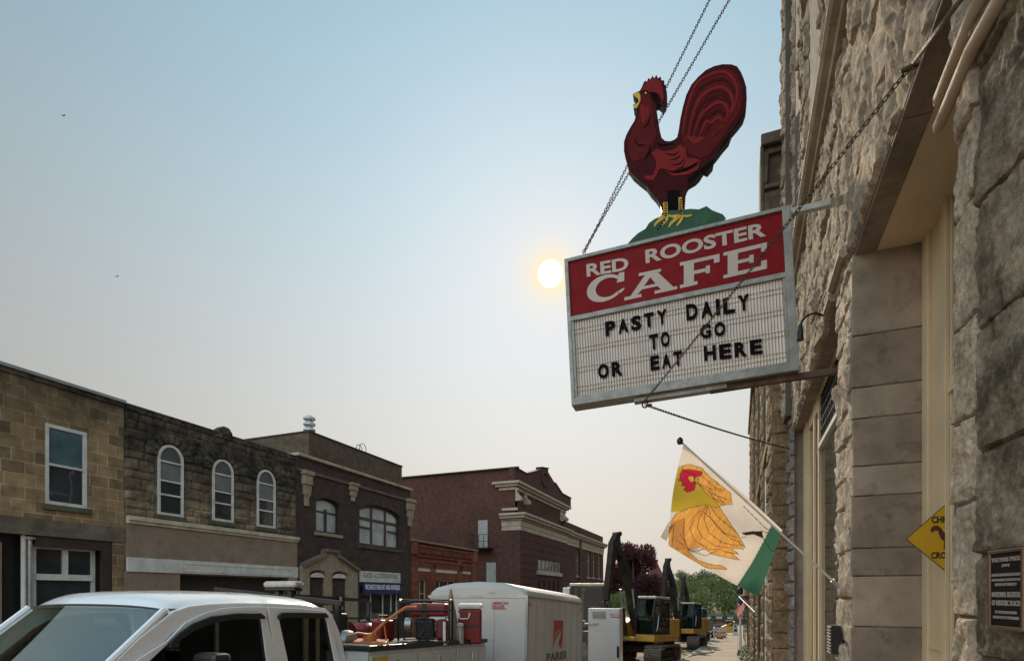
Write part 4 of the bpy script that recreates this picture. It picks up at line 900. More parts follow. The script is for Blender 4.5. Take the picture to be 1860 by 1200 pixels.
# hanging brackets: two bars to the wall, lower shoe and eye
rust = mat('rusty_iron', (.13, .085, .06), .75, .4, var=.5, vs=8, bump=.002, dirt=.6)
for px_, py_, nm in ((1517, 354, 'top'), (1521, 681, 'bottom')):
    e = SP(px_, py_, -TH / 2); u_, v_ = su(e); a_ = sq(uR - (.003 if nm == 'top' else .9), (vT - .02) if nm == 'top' else vB - .035, -TH / 2)
    v_ = su(a_)[1]; e = sq(u_ + .02, v_, -TH / 2)
    o = MB().bar(a_, e, .07, .065, up=SV).bar(e - SU * .005, e + SU * .02, .13, .12, up=SV).build('support_bar', galv if nm == 'top' else rust, HS, bevel=.004)
    MB().cyl(e - SU * .05 + SV * .04, e - SU * .05 + SV * .085, .022, n=8).build('bolt', rust, o)
eye_u = su(SP(1172, 742, -TH / 2))[0]
MB().bar(sq(eye_u - .12, vB - .02, -TH / 2), sq(eye_u + .9, vB - .02, -TH / 2), .12, .06, up=SV).build('bottom_shoe', alu, HS)
eyec = sq(eye_u, vB - .085, -TH / 2); MB().tube(circ(eyec, SU, SV, .032, 14), .009, 6, closed=True).tube(circ(eyec + SU * .05 - SV * .01, SU, SN, .025, 12), .008, 6, closed=True).build('eye_ring', rust, HS, smooth=True)
# ------------------------------------------------------------------ chains
def chain(name, label, pts, L_=.05, r=.0055, wv=.014, matl=rust, rod=None, grp='chains holding the cafe sign', sag=0.0):
    mb = MB(); p, q = Vector(pts[0]), Vector(pts[-1]); tot_ = (q - p).length; d = (q - p).normalized(); a = d.cross(UP).normalized(); b = d.cross(a)
    n = max(2, int(tot_ / (L_ * .78))); 
    for i in range(n):
        t = (i + .5) / n; c = p.lerp(q, t) - UP * (4 * sag * t * (1 - t)); t2 = t + .01; dd = ((p.lerp(q, t2) - UP * (4 * sag * t2 * (1 - t2))) - c).normalized()
        s1 = (a if i % 2 else b); s1 = (s1 - dd * s1.dot(dd)).normalized(); h = L_ / 2 - wv
        loop = [c + dd * (h + wv * math.sin(x)) + s1 * wv * math.cos(x) for x in [PI * k / 5 for k in range(6)]] + [c - dd * (h + wv * math.sin(x)) - s1 * wv * math.cos(x) for x in [PI * k / 5 for k in range(6)]]
        mb.tube(loop, r, 5, closed=True)
    if rod: mb.tube([p, Vector(rod)], r * 1.6, 8)
    return tag(mb.build(name, matl, smooth=True, fix=False, angle=180), label, 'chain', grp)
wa = PX(1288, -300, WX - .05)
hook = PX(1650, 126, WX - .10)
ch = chain('chain', 'rusty guy chain running down in front of the sign face to its lower edge', [eyec + SN * .12, hook], .043, .0036, .0105, sag=.02)
rodend = PX(1775, -40, WX - .13)
mb = MB().tube([hook + (rodend - hook) * .03, hook.lerp(rodend, .35), rodend], .011, 8).tube(circ(hook + (rodend - hook).normalized() * .02, (rodend - hook).normalized(), UP.cross(rodend - hook).normalized(), .035, 12), .009, 6, closed=True)
tag(mb.build('wall_rod', rust, smooth=True), 'dark iron rod with a hook reaching from the upper wall to the guy chain', 'rod')
far = PX(1402, 806, NXF + .1); mb = MB()
chain('chain', 'thin guy chain from the sign bottom back to the far stone pier', [eyec, Vector((WX - .03, PX(1440, 815, WX).y, PX(1440, 815, WX).z))], .045, .0045, .011, sag=.03)
TLt = SP(1059, 458, -TH * .2)
for (px_, py_, off), lab in (((1326, -2, 0), 'right one of the two hoist chains rising from the sign corner'), ((1287, -2, .04), 'left one of the two hoist chains rising from the sign corner')):
    q_ = PD(px_, py_, 6.75 - .1 * off * 5); d_ = q_ - TLt; chain('chain', lab, [TLt - SN * off, TLt - SN * off + d_ * 1.25], .046, .0042, .0115)
# gooseneck lamp
gl_ = R_(1505, 574); GL = thing('gooseneck_lamp', 'small dark gooseneck lamp arching out from the wall beneath the upper sign bar', 'wall lamp', (WX, gl_.y, gl_.z))
pp = [PX(a, b, WX - .0 - c) for a, b, c in ((1507, 575, 0), (1495, 573, .07), (1480, 568, .17), (1466, 573, .26), (1457, 582, .315), (1454, 592, .33))]
MB().tube(pp, .012, 8).lathe([(.03, 0), (.035, .012), (.01, .02)], (WX - .02, gl_.y, gl_.z), 10).build('arm', blackmetal, GL, smooth=True)
c_ = pp[-1]; MB().lathe([(.014, .02), (.02, 0), (.026, -.05), (.030, -.13), (.038, -.15), (.02, -.15)], c_, 14).build('shade', blackmetal, GL, smooth=True)
# ------------------------------------------------------------------ the rooster
RW = Vector
def rc(a, b): return 1100 + a / 3.243, 90 + b / 3.243
OUT = [(160, 262), (185, 250), (200, 245), (212, 225), (222, 200), (232, 184), (243, 190), (252, 168), (264, 177), (276, 155), (286, 170), (300, 150), (308, 170), (326, 160), (328, 182), (345, 182), (339, 203), (356, 212), (346, 232), (361, 246), (350, 262), (362, 282), (352, 300), (350, 320), (340, 342), (327, 327), (310, 313), (295, 318), (303, 370), (310, 420), (320, 480), (330, 520), (350, 538), (380, 541), (405, 531), (421, 518), (430, 480), (440, 410), (455, 340), (475, 268), (505, 208), (545, 162), (590, 122), (640, 98), (690, 87), (740, 88), (775, 100), (797, 133), (815, 175), (829, 222), (832, 290), (828, 350), (812, 398), (780, 440), (745, 480), (728, 528), (690, 572), (660, 612), (638, 640), (632, 675), (600, 713), (577, 703), (553, 742), (530, 765), (490, 788), (480, 802), (470, 830), (466, 900), (460, 960), (330, 975), (332, 950), (322, 912), (298, 875), (265, 838), (240, 803), (200, 772), (160, 737), (133, 700), (120, 652), (108, 600), (108, 545), (123, 500), (148, 455), (170, 420), (178, 387), (184, 370), (176, 352), (165, 346), (162, 322), (180, 318), (196, 304), (190, 288), (178, 282)]
RO = thing('rooster_figure', 'large painted red rooster cut-out crowing on top of the cafe sign', 'rooster sign', SP(1225, 420, -TH / 2))
ROFF = -TH / 2 + .05
def rp(a, b, o=0.0): return SP(*rc(a, b), ROFF + o)
rdark = mat('rooster_dark_red', (.050, .007, .010), .75, var=.2, vs=4, spec=.1); rmid = mat('rooster_red', (.105, .010, .013), .75, var=.15, vs=4, spec=.1); rbri = mat('rooster_bright_red', (.20, .018, .018), .7, var=.15, vs=4, spec=.1)
rblack = mat('rooster_black', (.008, .006, .007), .8, spec=.05); ryel = mat('rooster_yellow', (.60, .40, .04), .5, var=.15); rgreen = mat('rooster_green', (.022, .085, .045), .7, var=.25, vs=5)
rback = mat('rooster_edge', (.03, .022, .024), .5)
body = MB().prism([rp(a, b) for a, b in OUT], SN * -.11, side=1); body.build('body', [rdark, rback], RO)
def patch(name, polys, m_, o=.003, th=.003):
    mb = MB()
    for p_ in polys: mb.prism([rp(a, b, o) for a, b in p_], SN * -th)
    return mb.build(name, m_, RO)
def ins(poly, k, cx_=None, cy_=None):
    cx_ = cx_ if cx_ is not None else sum(p_[0] for p_ in poly) / len(poly); cy_ = cy_ if cy_ is not None else sum(p_[1] for p_ in poly) / len(poly)
    return [(cx_ + (a - cx_) * k, cy_ + (b - cy_) * k) for a, b in poly]
# painted plumage: nested tail feathers, neck, wing, saddle
tail = [(445, 500), (452, 420), (470, 340), (495, 270), (530, 210), (575, 160), (630, 128), (690, 115), (745, 120), (780, 160), (800, 215), (808, 280), (800, 345), (770, 400), (735, 445), (700, 500), (660, 560), (610, 620), (560, 640), (500, 620), (460, 570)]
patch('tail_paint', [tail], rmid, .004)
def feather(x0, y0, x1, y1, bulge, wd0, n=12):
    """curved tapering brush stroke"""
    dx_, dy_ = x1 - x0, y1 - y0; l = math.hypot(dx_, dy_); nx_, ny_ = dy_ / l, -dx_ / l; a, b = [], []
    for i in range(n + 1):
        t = i / n; k = 4 * bulge * t * (1 - t) ; w_ = wd0 * (math.sin(PI * min(1, t * 1.0)) ** .5 * .8 + .2) / 2 if 0 < t < 1 else .5
        x, y = x0 + dx_ * t + nx_ * k, y0 + dy_ * t + ny_ * k; a.append((x + nx_ * w_, y + ny_ * w_)); b.append((x - nx_ * w_, y - ny_ * w_))
    return a + b[::-1]
def arcs(cx_, cy_, rx, ry, t0, t1, th, n=26):
    o1, o2 = [], []
    for i in range(n + 1):
        t = i / n; a = math.radians(t0 + (t1 - t0) * t); k = th * (math.sin(PI * t) ** .5 * .8 + .2) / 2 if 0 < t < 1 else .6
        o1.append((cx_ + (rx + k) * math.cos(a), cy_ - (ry + k) * math.sin(a))); o2.append((cx_ + (rx - k) * math.cos(a), cy_ - (ry - k) * math.sin(a)))
    return o1 + o2[::-1]
def bez(p, th, n=22, m_=None):
    """stroke along a Catmull-Rom line"""
    P = [p[0]] + list(p) + [p[-1]]; pts = []
    for i in range(1, len(P) - 2):
        for k in range(6):
            t = k / 6; a, b, c, d = P[i - 1], P[i], P[i + 1], P[i + 2]
            pts.append(tuple(.5 * (2 * b[j] + (c[j] - a[j]) * t + (2 * a[j] - 5 * b[j] + 4 * c[j] - d[j]) * t * t + (3 * b[j] - a[j] - 3 * c[j] + d[j]) * t ** 3) for j in (0, 1)))
    pts.append(P[-2]); l_, r_ = [], []
    for i, q in enumerate(pts):
        a = pts[max(0, i - 1)]; b = pts[min(len(pts) - 1, i + 1)]; dx_, dy_ = b[0] - a[0], b[1] - a[1]; l = math.hypot(dx_, dy_) or 1; t = i / (len(pts) - 1)
        w_ = th * (.35 + .65 * math.sin(PI * t)) / 2; l_.append((q[0] - dy_ / l * w_, q[1] + dx_ / l * w_)); r_.append((q[0] + dy_ / l * w_, q[1] - dx_ / l * w_))
    return l_ + r_[::-1]
fe = []; fl = []
for k in range(7):
    s = 1 - k * .115
    base_ = (455 + k * 15, 505 + k * 4)
    q = [base_, (470 + 20 * k, 400 - 190 * s + 62 * k * .6 + 70), (560 + 12 * k, 150 + 44 * k + 10), (690 - 4 * k, 130 + 45 * k), (770 - 12 * k, 210 + 38 * k), (760 - 14 * k, 330 + 22 * k), (700 - 13 * k, 440 + 12 * k)]
    q[1] = (base_[0] + 22 + 4 * k, base_[1] - 150 + 8 * k); q[2] = (545 + 13 * k, 190 + 40 * k)
    (fe if k % 2 else fl).append(bez(q, 15 if k % 2 else 17))
patch('feather_strokes_dark', fe + [bez([(x_ + 9, y_ + 13) for x_, y_ in ((500 + 18 * k, 500), (530 + 16 * k, 360 + 22 * k), (620 + 8 * k, 235 + 40 * k), (720 - 6 * k, 255 + 40 * k))], 6) for k in range(5)], rdark, .0075)
patch('feather_strokes_bright', fl, rbri, .0085)
patch('neck_paint', [[(205, 262), (255, 255), (272, 320), (285, 420), (300, 500), (280, 560), (230, 640), (160, 660), (130, 600), (132, 530), (165, 460), (195, 390)]], rmid, .004)
patch('comb', [[(205, 245), (222, 215), (240, 192), (262, 180), (290, 168), (312, 178), (325, 192), (333, 215), (340, 250), (342, 285), (335, 310), (318, 268), (290, 250), (262, 252), (240, 240)]], rbri, .0075)
patch('wattle', [[(205, 330), (218, 322), (232, 340), (240, 380), (236, 420), (226, 440), (212, 425), (206, 385)], [(240, 330), (256, 345), (258, 390), (248, 420), (240, 390)]], rbri, .0085)
patch('wing', [[(270, 610), (300, 585), (350, 600), (400, 590), (440, 560), (470, 580), (480, 640), (450, 690), (400, 715), (350, 712), (320, 700), (300, 740), (280, 770), (235, 765), (220, 745), (280, 740), (298, 690), (295, 650)], [(460, 505), (520, 512), (585, 515), (560, 540), (520, 560), (490, 530)], [(340, 712), (420, 730), (480, 715), (560, 660), (540, 710), (480, 738), (400, 745)], [(480, 640), (530, 640), (560, 655), (500, 690), (455, 700)]], rbri, .007)
patch('wing_lines', [bez(q, 7) for q in ([(380, 650), (420, 640), (440, 620)], [(390, 680), (440, 670), (465, 640)], [(350, 610), (400, 620), (430, 600)], [(330, 700), (400, 722), (470, 700), (540, 665)], [(440, 715), (500, 700), (545, 670)], [(230, 640), (255, 600), (262, 560)], [(170, 520), (190, 560), (230, 560)], [(300, 545), (330, 560), (400, 552)], [(225, 460), (250, 430), (262, 380)])], rblack, .0100)
patch('under_black', [[(362, 832), (430, 825), (440, 870), (440, 950), (368, 950)], [(262, 252), (300, 262), (322, 300), (300, 315), (280, 300)], [(480, 760), (560, 700), (640, 640), (632, 675), (600, 712), (575, 705), (553, 742), (530, 765), (488, 786)], [(690, 545), (800, 400), (826, 350), (812, 398), (745, 480), (728, 528), (660, 605)]], rblack, .0062)  # black painted areas between the legs, behind the comb and along lower edges
patch('beak', [[(158, 264), (178, 252), (198, 254), (205, 276), (205, 300), (196, 322), (183, 347), (164, 344), (162, 326), (182, 320), (196, 304), (190, 290), (178, 280)]], ryel, .009)
patch('eye', [[(v_.x, v_.y) for v_ in circ((236, 256, 0), (1, 0, 0), (0, 1, 0), 6, 10)]], ryel, .011)
for p_ in ([(338, 900), (365, 900), (368, 985), (342, 990)], [(430, 870), (450, 870), (456, 980), (430, 985)]): patch('leg', [p_], ryel, .012, .03)
def toes(x, y, k): return [bez([(x, y), (x - 30, y + 25 * k), (x - 62, y + 55 * k), (x - 75, y + 85 * k)], 15), bez([(x + 8, y), (x - 5, y + 35 * k), (x - 30, y + 75 * k)], 15), bez([(x, y), (x + 30, y + 6), (x + 62, y - 2)], 12), bez([(x - 5, y), (x - 30, y + 10), (x - 52, y + 18)], 14)]
patch('foot', toes(362, 975, .8), ryel, .016, .004); patch('foot', toes(448, 975, .85), ryel, .019, .004)
patch('leg_scales', [[(345, 905 + 14 * i), (362, 905 + 14 * i), (362, 909 + 14 * i), (345, 909 + 14 * i)] for i in range(6)] + [[(433, 880 + 14 * i), (450, 880 + 14 * i), (450, 884 + 14 * i), (433, 884 + 14 * i)] for i in range(7)] + [[(300 + 14 * i, 1052 - 16 * i), (306 + 14 * i, 1048 - 16 * i), (312 + 14 * i, 1058 - 16 * i), (306 + 14 * i, 1060 - 16 * i)] for i in range(4)], rblack, .0215)
hill = [(130, 1143), (160, 1110), (190, 1082), (235, 1055), (255, 1022), (290, 997), (330, 980), (380, 948), (440, 945), (500, 938), (550, 941), (595, 922), (625, 945), (650, 955), (690, 970), (708, 992), (700, 1010), (130, 1160)]
hv = [rp(a, b, .012) for a, b in hill]
MB().prism(hv, SN * -.012).prism([v - SN * .115 for v in hv], SN * -.012).build('green_mound', rgreen, RO)
# ------------------------------------------------------------------ flag on its slanting pole
FO = PX(1526, 1066, WX - .06); tip = PD(1238, 803, 5.2)
FL = thing('rooster_flag', 'white flag with a golden hen, hanging from a slanting white pole on the pier', 'flag', FO)
MB().cyl(FO, tip, .011, .009, n=10).build('pole', mat('pole_white', (.58, .54, .47), .5, var=.1), FL, smooth=True)
pdir = (tip - FO).normalized(); MB().lathe([(.004, -.035), (.02, -.03), (.028, -.01), (.028, .01), (.015, .03), (.004, .035)], tip + pdir * .02, 12).build('pole_knob', blackmetal, FL, smooth=True)
MB().cyl(FO - pdir * .03, FO + pdir * .10, .018, n=10).bar(FO + Vector((.0, 0, -.05)), FO + Vector((0, 0, .05)), .05, .02).build('bracket', galv, FL)
mid = PD(1425, 973, (FO - EYE).dot(FW) * .47 + 5.2 * .53)
# flag drawn in photograph pixels, cloth laid on a plane through the pole and hanging down, with folds
def tpole(px, py):
    a = Vector((1526 - 1238, 1066 - 803)); return max(0, min(1.2, ((px - 1238) * a.x + (py - 803) * a.y) / a.length_squared))
dF, dT = (FO - EYE).dot(FW), 5.2
def flag_pt(px, py):
    t = tpole(px, py); d = dT + (dF - dT) * t
    a = Vector((1526 - 1238, 1066 - 803)).normalized(); s = abs((px - 1238) * a.y - (py - 803) * a.x) / 200   # distance from the pole
    d += (.10 * math.sin(s * 8 + t * 6) + .07 * math.sin(t * 19 + s * 3.5) + .02 * math.sin(t * 55 - s * 7)) * min(1, s * 1.6)
    return PD(px, py, d)
fc = [Vector((1241, 808)), Vector((1421, 962)), Vector((1378, 1083)), Vector((1214, 990))]    # hoist-top, hoist-bottom, fly-bottom, fly-top
def crop5(a, b): return (1120 + a / 3.334, 760 + b / 3.334)
def inpoly(p, poly):
    x, y = p; r = False; j = len(poly) - 1
    for i in range(len(poly)):
        xi, yi = poly[i]; xj, yj = poly[j]
        if (yi > y) != (yj > y) and x < (xj - xi) * (y - yi) / (yj - yi) + xi: r = not r
        j = i
    return r
def segd(p, a, b):
    ax, ay = a; bx, by = b; dx_, dy_ = bx - ax, by - ay; t = max(0, min(1, ((p[0] - ax) * dx_ + (p[1] - ay) * dy_) / ((dx_ * dx_ + dy_ * dy_) or 1)))
    return math.hypot(p[0] - ax - dx_ * t, p[1] - ay - dy_ * t)
WH, YE, OR_, ORD, RD, GR, BK = (.70, .64, .58), (.50, .36, .04), (.72, .36, .09), (.50, .24, .075), (.50, .02, .05), (.045, .135, .09), (.03, .015, .012)
FP = [  # (polygon in crop pixels, colour, outline)
 ([(375, 290), (440, 275), (520, 300), (700, 500), (560, 560), (330, 565), (345, 430)], YE, 0),
 ([(440, 275), (520, 300), (530, 320), (600, 380), (690, 450), (700, 520), (640, 520), (560, 470), (500, 400), (490, 350), (400, 310), (400, 285)], OR_, 1),
 ([(380, 345), (395, 312), (430, 305), (520, 320), (515, 345), (480, 350), (470, 372), (482, 392), (470, 432), (430, 445), (405, 430), (420, 408), (390, 405), (400, 385), (370, 370), (385, 358)], RD, 1),
 ([(430, 350), (465, 345), (470, 375), (450, 385), (438, 372)], OR_, 1),
 ([(480, 385), (560, 420), (660, 520), (600, 540), (545, 520), (440, 540), (360, 575), (335, 610), (315, 690), (320, 820), (420, 860), (560, 905), (670, 912), (640, 890), (560, 880), (490, 855), (430, 800), (540, 790), (580, 820), (650, 835), (745, 855), (700, 815), (640, 800), (740, 820), (690, 780), (770, 790), (740, 750), (780, 780), (735, 700), (700, 650), (640, 560), (600, 500), (560, 440)], OR_, 1),
 ([(330, 630), (410, 600), (415, 700), (420, 790), (370, 800), (330, 780)], ORD, 0),
 ([(450, 790), (530, 770), (500, 800), (455, 806)], WH, 1),
 ([(755, 690), (820, 680), (880, 680), (890, 725), (830, 700), (780, 706)], BK, 0),
 ([(940, 640), (1015, 710), (990, 800), (940, 960), (860, 1085), (730, 1010), (820, 870), (890, 740)], GR, 0),
]
FPp = [([crop5(*q) for q in pl_], c, ol) for pl_, c, ol in FP]
LN = [[(540, 530), (470, 590), (445, 660), (465, 730), (560, 790), (640, 790)], [(545, 530), (500, 600), (490, 660), (520, 720), (600, 770), (680, 780)], [(550, 530), (530, 610), (560, 690), (640, 750), (740, 770)], [(555, 530), (570, 600), (620, 670), (700, 730), (750, 745)], [(560, 520), (610, 590), (670, 640), (730, 690)],
      [(410, 600), (405, 700), (430, 790), (540, 830), (600, 800)], [(370, 740), (440, 790)], [(385, 700), (425, 760)], [(350, 640), (335, 760), (330, 800)], [(520, 560), (590, 620), (650, 690), (730, 720)],
      [(560, 420), (640, 440)], [(570, 450), (670, 490)], [(590, 480), (660, 515)], [(520, 350), (600, 420), (650, 430)], [(770, 530), (830, 590), (900, 660), (920, 672)], [(890, 725), (910, 760), (940, 800), (980, 800)], [(880, 680), (920, 690)], [(755, 720), (785, 715)]]
LNp = [[crop5(*q) for q in l] for l in LN]
def fcol(p):
    c = WH
    for pl_, col, ol in FPp:
        if inpoly(p, pl_): c = col
    for pl_, col, ol in FPp:
        if ol:
            for i in range(len(pl_)):
                if segd(p, pl_[i], pl_[(i + 1) % len(pl_)]) < .55: return sc(c, .25)
    for l in LNp:
        for a, b in zip(l[:-1], l[1:]):
            if segd(p, a, b) < .6: return BK if l in LNp[-4:] else (.16, .06, .02)
    return c
NU, NV = 150, 170; mb = MB(); cols = []
def flag_px(a, b):
    top = fc[0].lerp(fc[1], a); bot = fc[3].lerp(fc[2], a); p = top.lerp(bot, b)
    # the free edge droops to a point at lower left and scallops along the hem
    return (p.x - 10 * math.sin(PI * b) * (1 - a) * .6, p.y + 3 * math.sin(PI * a) * b - 5 * math.sin(PI * a) * (1 - b))
for j in range(NV + 1):
    for i in range(NU + 1):
        q = flag_px(i / NU, j / NV); mb.v.append(flag_pt(*q)); c_f = fcol(q); k_f = 1 + (.35 * noise.noise(Vector(((q[0] + q[1] * .55) * .35, (q[1] - q[0] * .3) * .05, 0))) if c_f in (OR_, ORD) else .05 * noise.noise(Vector((q[0] * .06, q[1] * .06, 3)))); cols.append(sc(c_f, k_f))
mb.f = [(j * (NU + 1) + i, j * (NU + 1) + i + 1, (j + 1) * (NU + 1) + i + 1, (j + 1) * (NU + 1) + i) for j in range(NV) for i in range(NU)]; mb.m = [0] * len(mb.f)
def clothmat(name, attr=True, col=(.6, .6, .6)):
    m, t, b = new_mat(name); g = G(t); out = [n for n in t.nodes if n.type == 'OUTPUT_MATERIAL'][0]
    tr = g.n('ShaderNodeBsdfTranslucent'); mx = g.n('ShaderNodeMixShader'); mx.inputs[0].default_value = .55
    if attr:
        at = g.n('ShaderNodeVertexColor'); at.layer_name = 'print'; g.l(at.outputs[0], b.inputs['Base Color']); g.l(at.outputs[0], tr.inputs[0])
    else: b.inputs['Base Color'].default_value = (*col, 1); tr.inputs[0].default_value = (*col, 1)
    b.inputs['Roughness'].default_value = .8; g.bump(g.noise(30, 3), .5, .004, b)
    g.l(b.outputs[0], mx.inputs[1]); g.l(tr.outputs[0], mx.inputs[2]); g.l(mx.outputs[0], out.inputs[0]); MATS[name] = m; return m
fo = mb.build('cloth', clothmat('flag_cloth'), FL, smooth=True, fix=False, angle=38)
ca = fo.data.color_attributes.new('print', 'FLOAT_COLOR', 'POINT')
for i, c in enumerate(cols): ca.data[i].color = (*c, 1)
# loose fold hanging behind the fly edge
bp = [crop5(*q) for q in ((330, 600), (266, 715), (300, 738), (322, 700))]
MB().prism([PD(x, y, 5.34) for x, y in bp], FW * .004).build('cloth_corner', clothmat('white_cloth', False, WH), FL)
# ------------------------------------------------------------------ striped flag far down the pavement
fdp = 27.0
US = thing('striped_flag', 'red and white striped flag with blue canton hanging far down the pavement', 'flag', PD(1362, 1120, fdp))
def uq(a, b):   # a along the canton side, b down the fly
    tl_, tr_, br_, bl_ = (1343, 1084), (1358, 1096), (1341, 1125), (1337, 1108)
    x = (tl_[0] * (1 - a) + tr_[0] * a) * (1 - b) + (bl_[0] * (1 - a) + br_[0] * a) * b; y = (tl_[1] * (1 - a) + tr_[1] * a) * (1 - b) + (bl_[1] * (1 - a) + br_[1] * a) * b
    return PD(x, y, fdp + .12 * math.sin(a * 7 + b * 3))
mb = MB(); n1 = 13
for i in range(n1):
    for j in range(8):
        q = [uq(i / n1, j / 8), uq((i + 1) / n1, j / 8), uq((i + 1) / n1, (j + 1) / 8), uq(i / n1, (j + 1) / 8)]
        mb.add(q, [(0, 1, 2, 3)], 2 if (i < 7 and j < 3) else (0 if i % 2 == 0 else 1))
mb.build('cloth', [clothmat('flag_red', False, (.45, .02, .03)), clothmat('flag_white', False, (.6, .55, .5)), clothmat('flag_blue', False, (.02, .03, .12))], US, fix=False)
MB().cyl(PD(1342, 1083, fdp), PX(1372, 1112, .6), .02, n=8).build('pole', white, US)
# ------------------------------------------------------------------ vehicles and machines
from mathutils import Euler
PITCH = -math.atan(SL)
def lroot(name, label, cat, X, Y, rz=0.0, group=None, dz=-.15, pitch=None):
    loc = (X, Y, gz(Y) + dz); rot = (PITCH if pitch is None else pitch, 0, rz)
    o = thing(name, label, cat, loc, rot, group, local=True)
    return o, Matrix.LocRotScale(Vector(loc), Euler(rot), None).inverted()
wpaint = mat('vehicle_white', (.50, .51, .53), .32, var=.06, vs=1.5, coat=.5, dirt=.06)
silverp = mat('truck_white_paint', (.84, .85, .87), .22, var=.04, vs=1.2, coat=.8, dirt=.03)
blackpl = mat('black_plastic', (.02, .021, .023), .38, var=.15)
chrome = mat('chrome', (.6, .6, .6), .15, 1.0, var=.05)
rubber = mat('rubber', (.02, .02, .02), .85, var=.3)
redp = mat('machine_red', (.19, .012, .014), .4, var=.15)
orange = mat('machine_orange', (.52, .17, .05), .5, var=.2, dirt=.4)
wsglass = glassmat('windshield_glass', (.62, .78, .74), .13, .02, see=1)
sideglass = glassmat('tinted_side_glass', (.10, .115, .11), .02, .02, see=1)
# --- pickup
T, TM = lroot('pickup_truck', 'white crew pickup truck with black window visors in the bottom left corner', 'pickup truck', -4.6, 3.6)
def tl(px, py, X=-3.76): return TM @ PX(px, py, X)
def tx(pts, x): return [Vector((x, p.y, p.z)) for p in pts]
outer = [tl(*q) for q in ((206, 1205), (252, 1160), (317, 1109), (345, 1100), (380, 1096), (431, 1094), (500, 1095), (560, 1099), (592, 1104), (604, 1114), (619, 1150), (632, 1205))]
rearb = outer[-1]; frontb = outer[0]; hd_ = outer[2]; FYB = frontb.y - (frontb.z - 1.16) * (hd_.y - frontb.y) / (hd_.z - frontb.z)
outer = outer + [Vector((.84, rearb.y + .07, 1.12)), Vector((.84, FYB - .02, 1.12))]
ghole1 = [tl(*q) for q in ((262, 1206), (300, 1170), (317, 1153), (343, 1136), (377, 1124), (420, 1119.5), (464, 1119), (470, 1121), (473, 1130), (483, 1206))]
ghole2 = [tl(*q) for q in ((522, 1206), (504, 1124), (507, 1119), (583, 1118.5), (589, 1122), (592, 1130), (607, 1206))]
def belt(h, zb=1.2, k=.0):
    a, b = (h[0], h[-1]); return [Vector((a.x, a.y - (.05 if h is ghole1 else -.03), zb))] + h + [Vector((b.x, b.y + .03, zb))]
gh1, gh2 = belt(ghole1), belt(ghole2)
def grow(h, d):
    cy = (min(p.y for p in h) + max(p.y for p in h)) / 2; cz = (min(p.z for p in h) + max(p.z for p in h)) / 2; hy = (max(p.y for p in h) - min(p.y for p in h)) / 2; hz = (max(p.z for p in h) - min(p.z for p in h)) / 2
    return [Vector((p.x, cy + (p.y - cy) * (hy + d) / hy, cz + (p.z - cz) * (hz + d) / hz)) for p in h]
for sx, nm in ((1, 'near'), (-1, 'far')):
    m_ = MB(); m_.prism(tx(outer, .80 * sx), (.035 * sx, 0, 0), holes=[tx(grow(gh1, .02), .80 * sx), tx(grow(gh2, .02), .80 * sx)])
    m_.build('cab_side', silverp, T, bevel=.012)
    d1 = [tl(*q) for q in ((232, 1206), (300, 1163), (334, 1129), (369, 1112), (403, 1103.5), (440, 1101), (478, 1101), (502, 1206))]; d1 = [Vector((0, d1[0].y - .1, 1.13))] + d1[0:] + [Vector((0, d1[-1].y + .01, 1.13))]
    d2 = [tl(*q) for q in ((484, 1101.5), (545, 1104), (588, 1109), (598, 1120), (616, 1206))]; d2 = d2 + [Vector((0, d2[-1].y + .02, 1.13)), Vector((0, d1[-1].y + .012, 1.13))]
    for dd, gg in ((d1, gh1), (d2, gh2)):
        m_ = MB().prism(tx(dd, .842 * sx), (.018 * sx, 0, 0), holes=[tx(gg, .842 * sx)])
        y0, y1 = dd[0].y if dd is d1 else dd[-1].y, (dd[-1].y if dd is d1 else dd[-2].y)
        m_.hexa([(.842 * sx, y0, 1.129), (.842 * sx, y1, 1.129), (.95 * sx, y1, 1.0), (.95 * sx, y0, 1.0)], [(.80 * sx, y0, 1.129), (.80 * sx, y1, 1.129), (.88 * sx, y1, 1.0), (.88 * sx, y0, 1.0)])
        m_.box(.88 * sx, .96 * sx, y0, y1, .45, .998)
        door = m_.build('door', silverp, T, bevel=.006)
        MB().prism(tx(gg, .832 * sx), (.004 * sx, 0, 0)).build('window', sideglass, door)
        MB().prism(tx(grow(gg, .006), .826 * sx), (.012 * sx, 0, 0), holes=[tx(grow(gg, -.018), .826 * sx)]).build('seal', blackpl, door)
        MB().box(.965 * sx, .99 * sx, y1 - .22, y1 - .06, .93, .97).build('handle', blackpl, door, bevel=.008)
    v1 = [tl(*q) for q in ((300, 1166), (317, 1149), (343, 1131), (377, 1118), (420, 1112.5), (466, 1112), (474, 1118), (474, 1123), (420, 1124), (377, 1131), (345, 1144), (318, 1163), (302, 1178))]
    v2 = [tl(*q) for q in ((499, 1118), (506, 1111.5), (520, 1111), (584, 1112), (589, 1118), (589, 1121), (512, 1121), (500, 1124))]
    for v in (v1, v2): MB().prism(tx(v, .866 * sx), (.03 * sx, 0, 0)).build('window_visor', blackpl, T, bevel=.01)
HY, RY = outer[2].y, outer[8].y                                    # header and rear roof edge
ZE = outer[4].z - .012
def edge_z(y):
    P = sorted([(p.y, p.z) for p in outer[2:9]])
    if y <= P[0][0]: return P[0][1]
    for (a, za), (b, zb) in zip(P, P[1:]):
        if y <= b: return za + (zb - za) * (y - a) / (b - a)
    return P[-1][1]
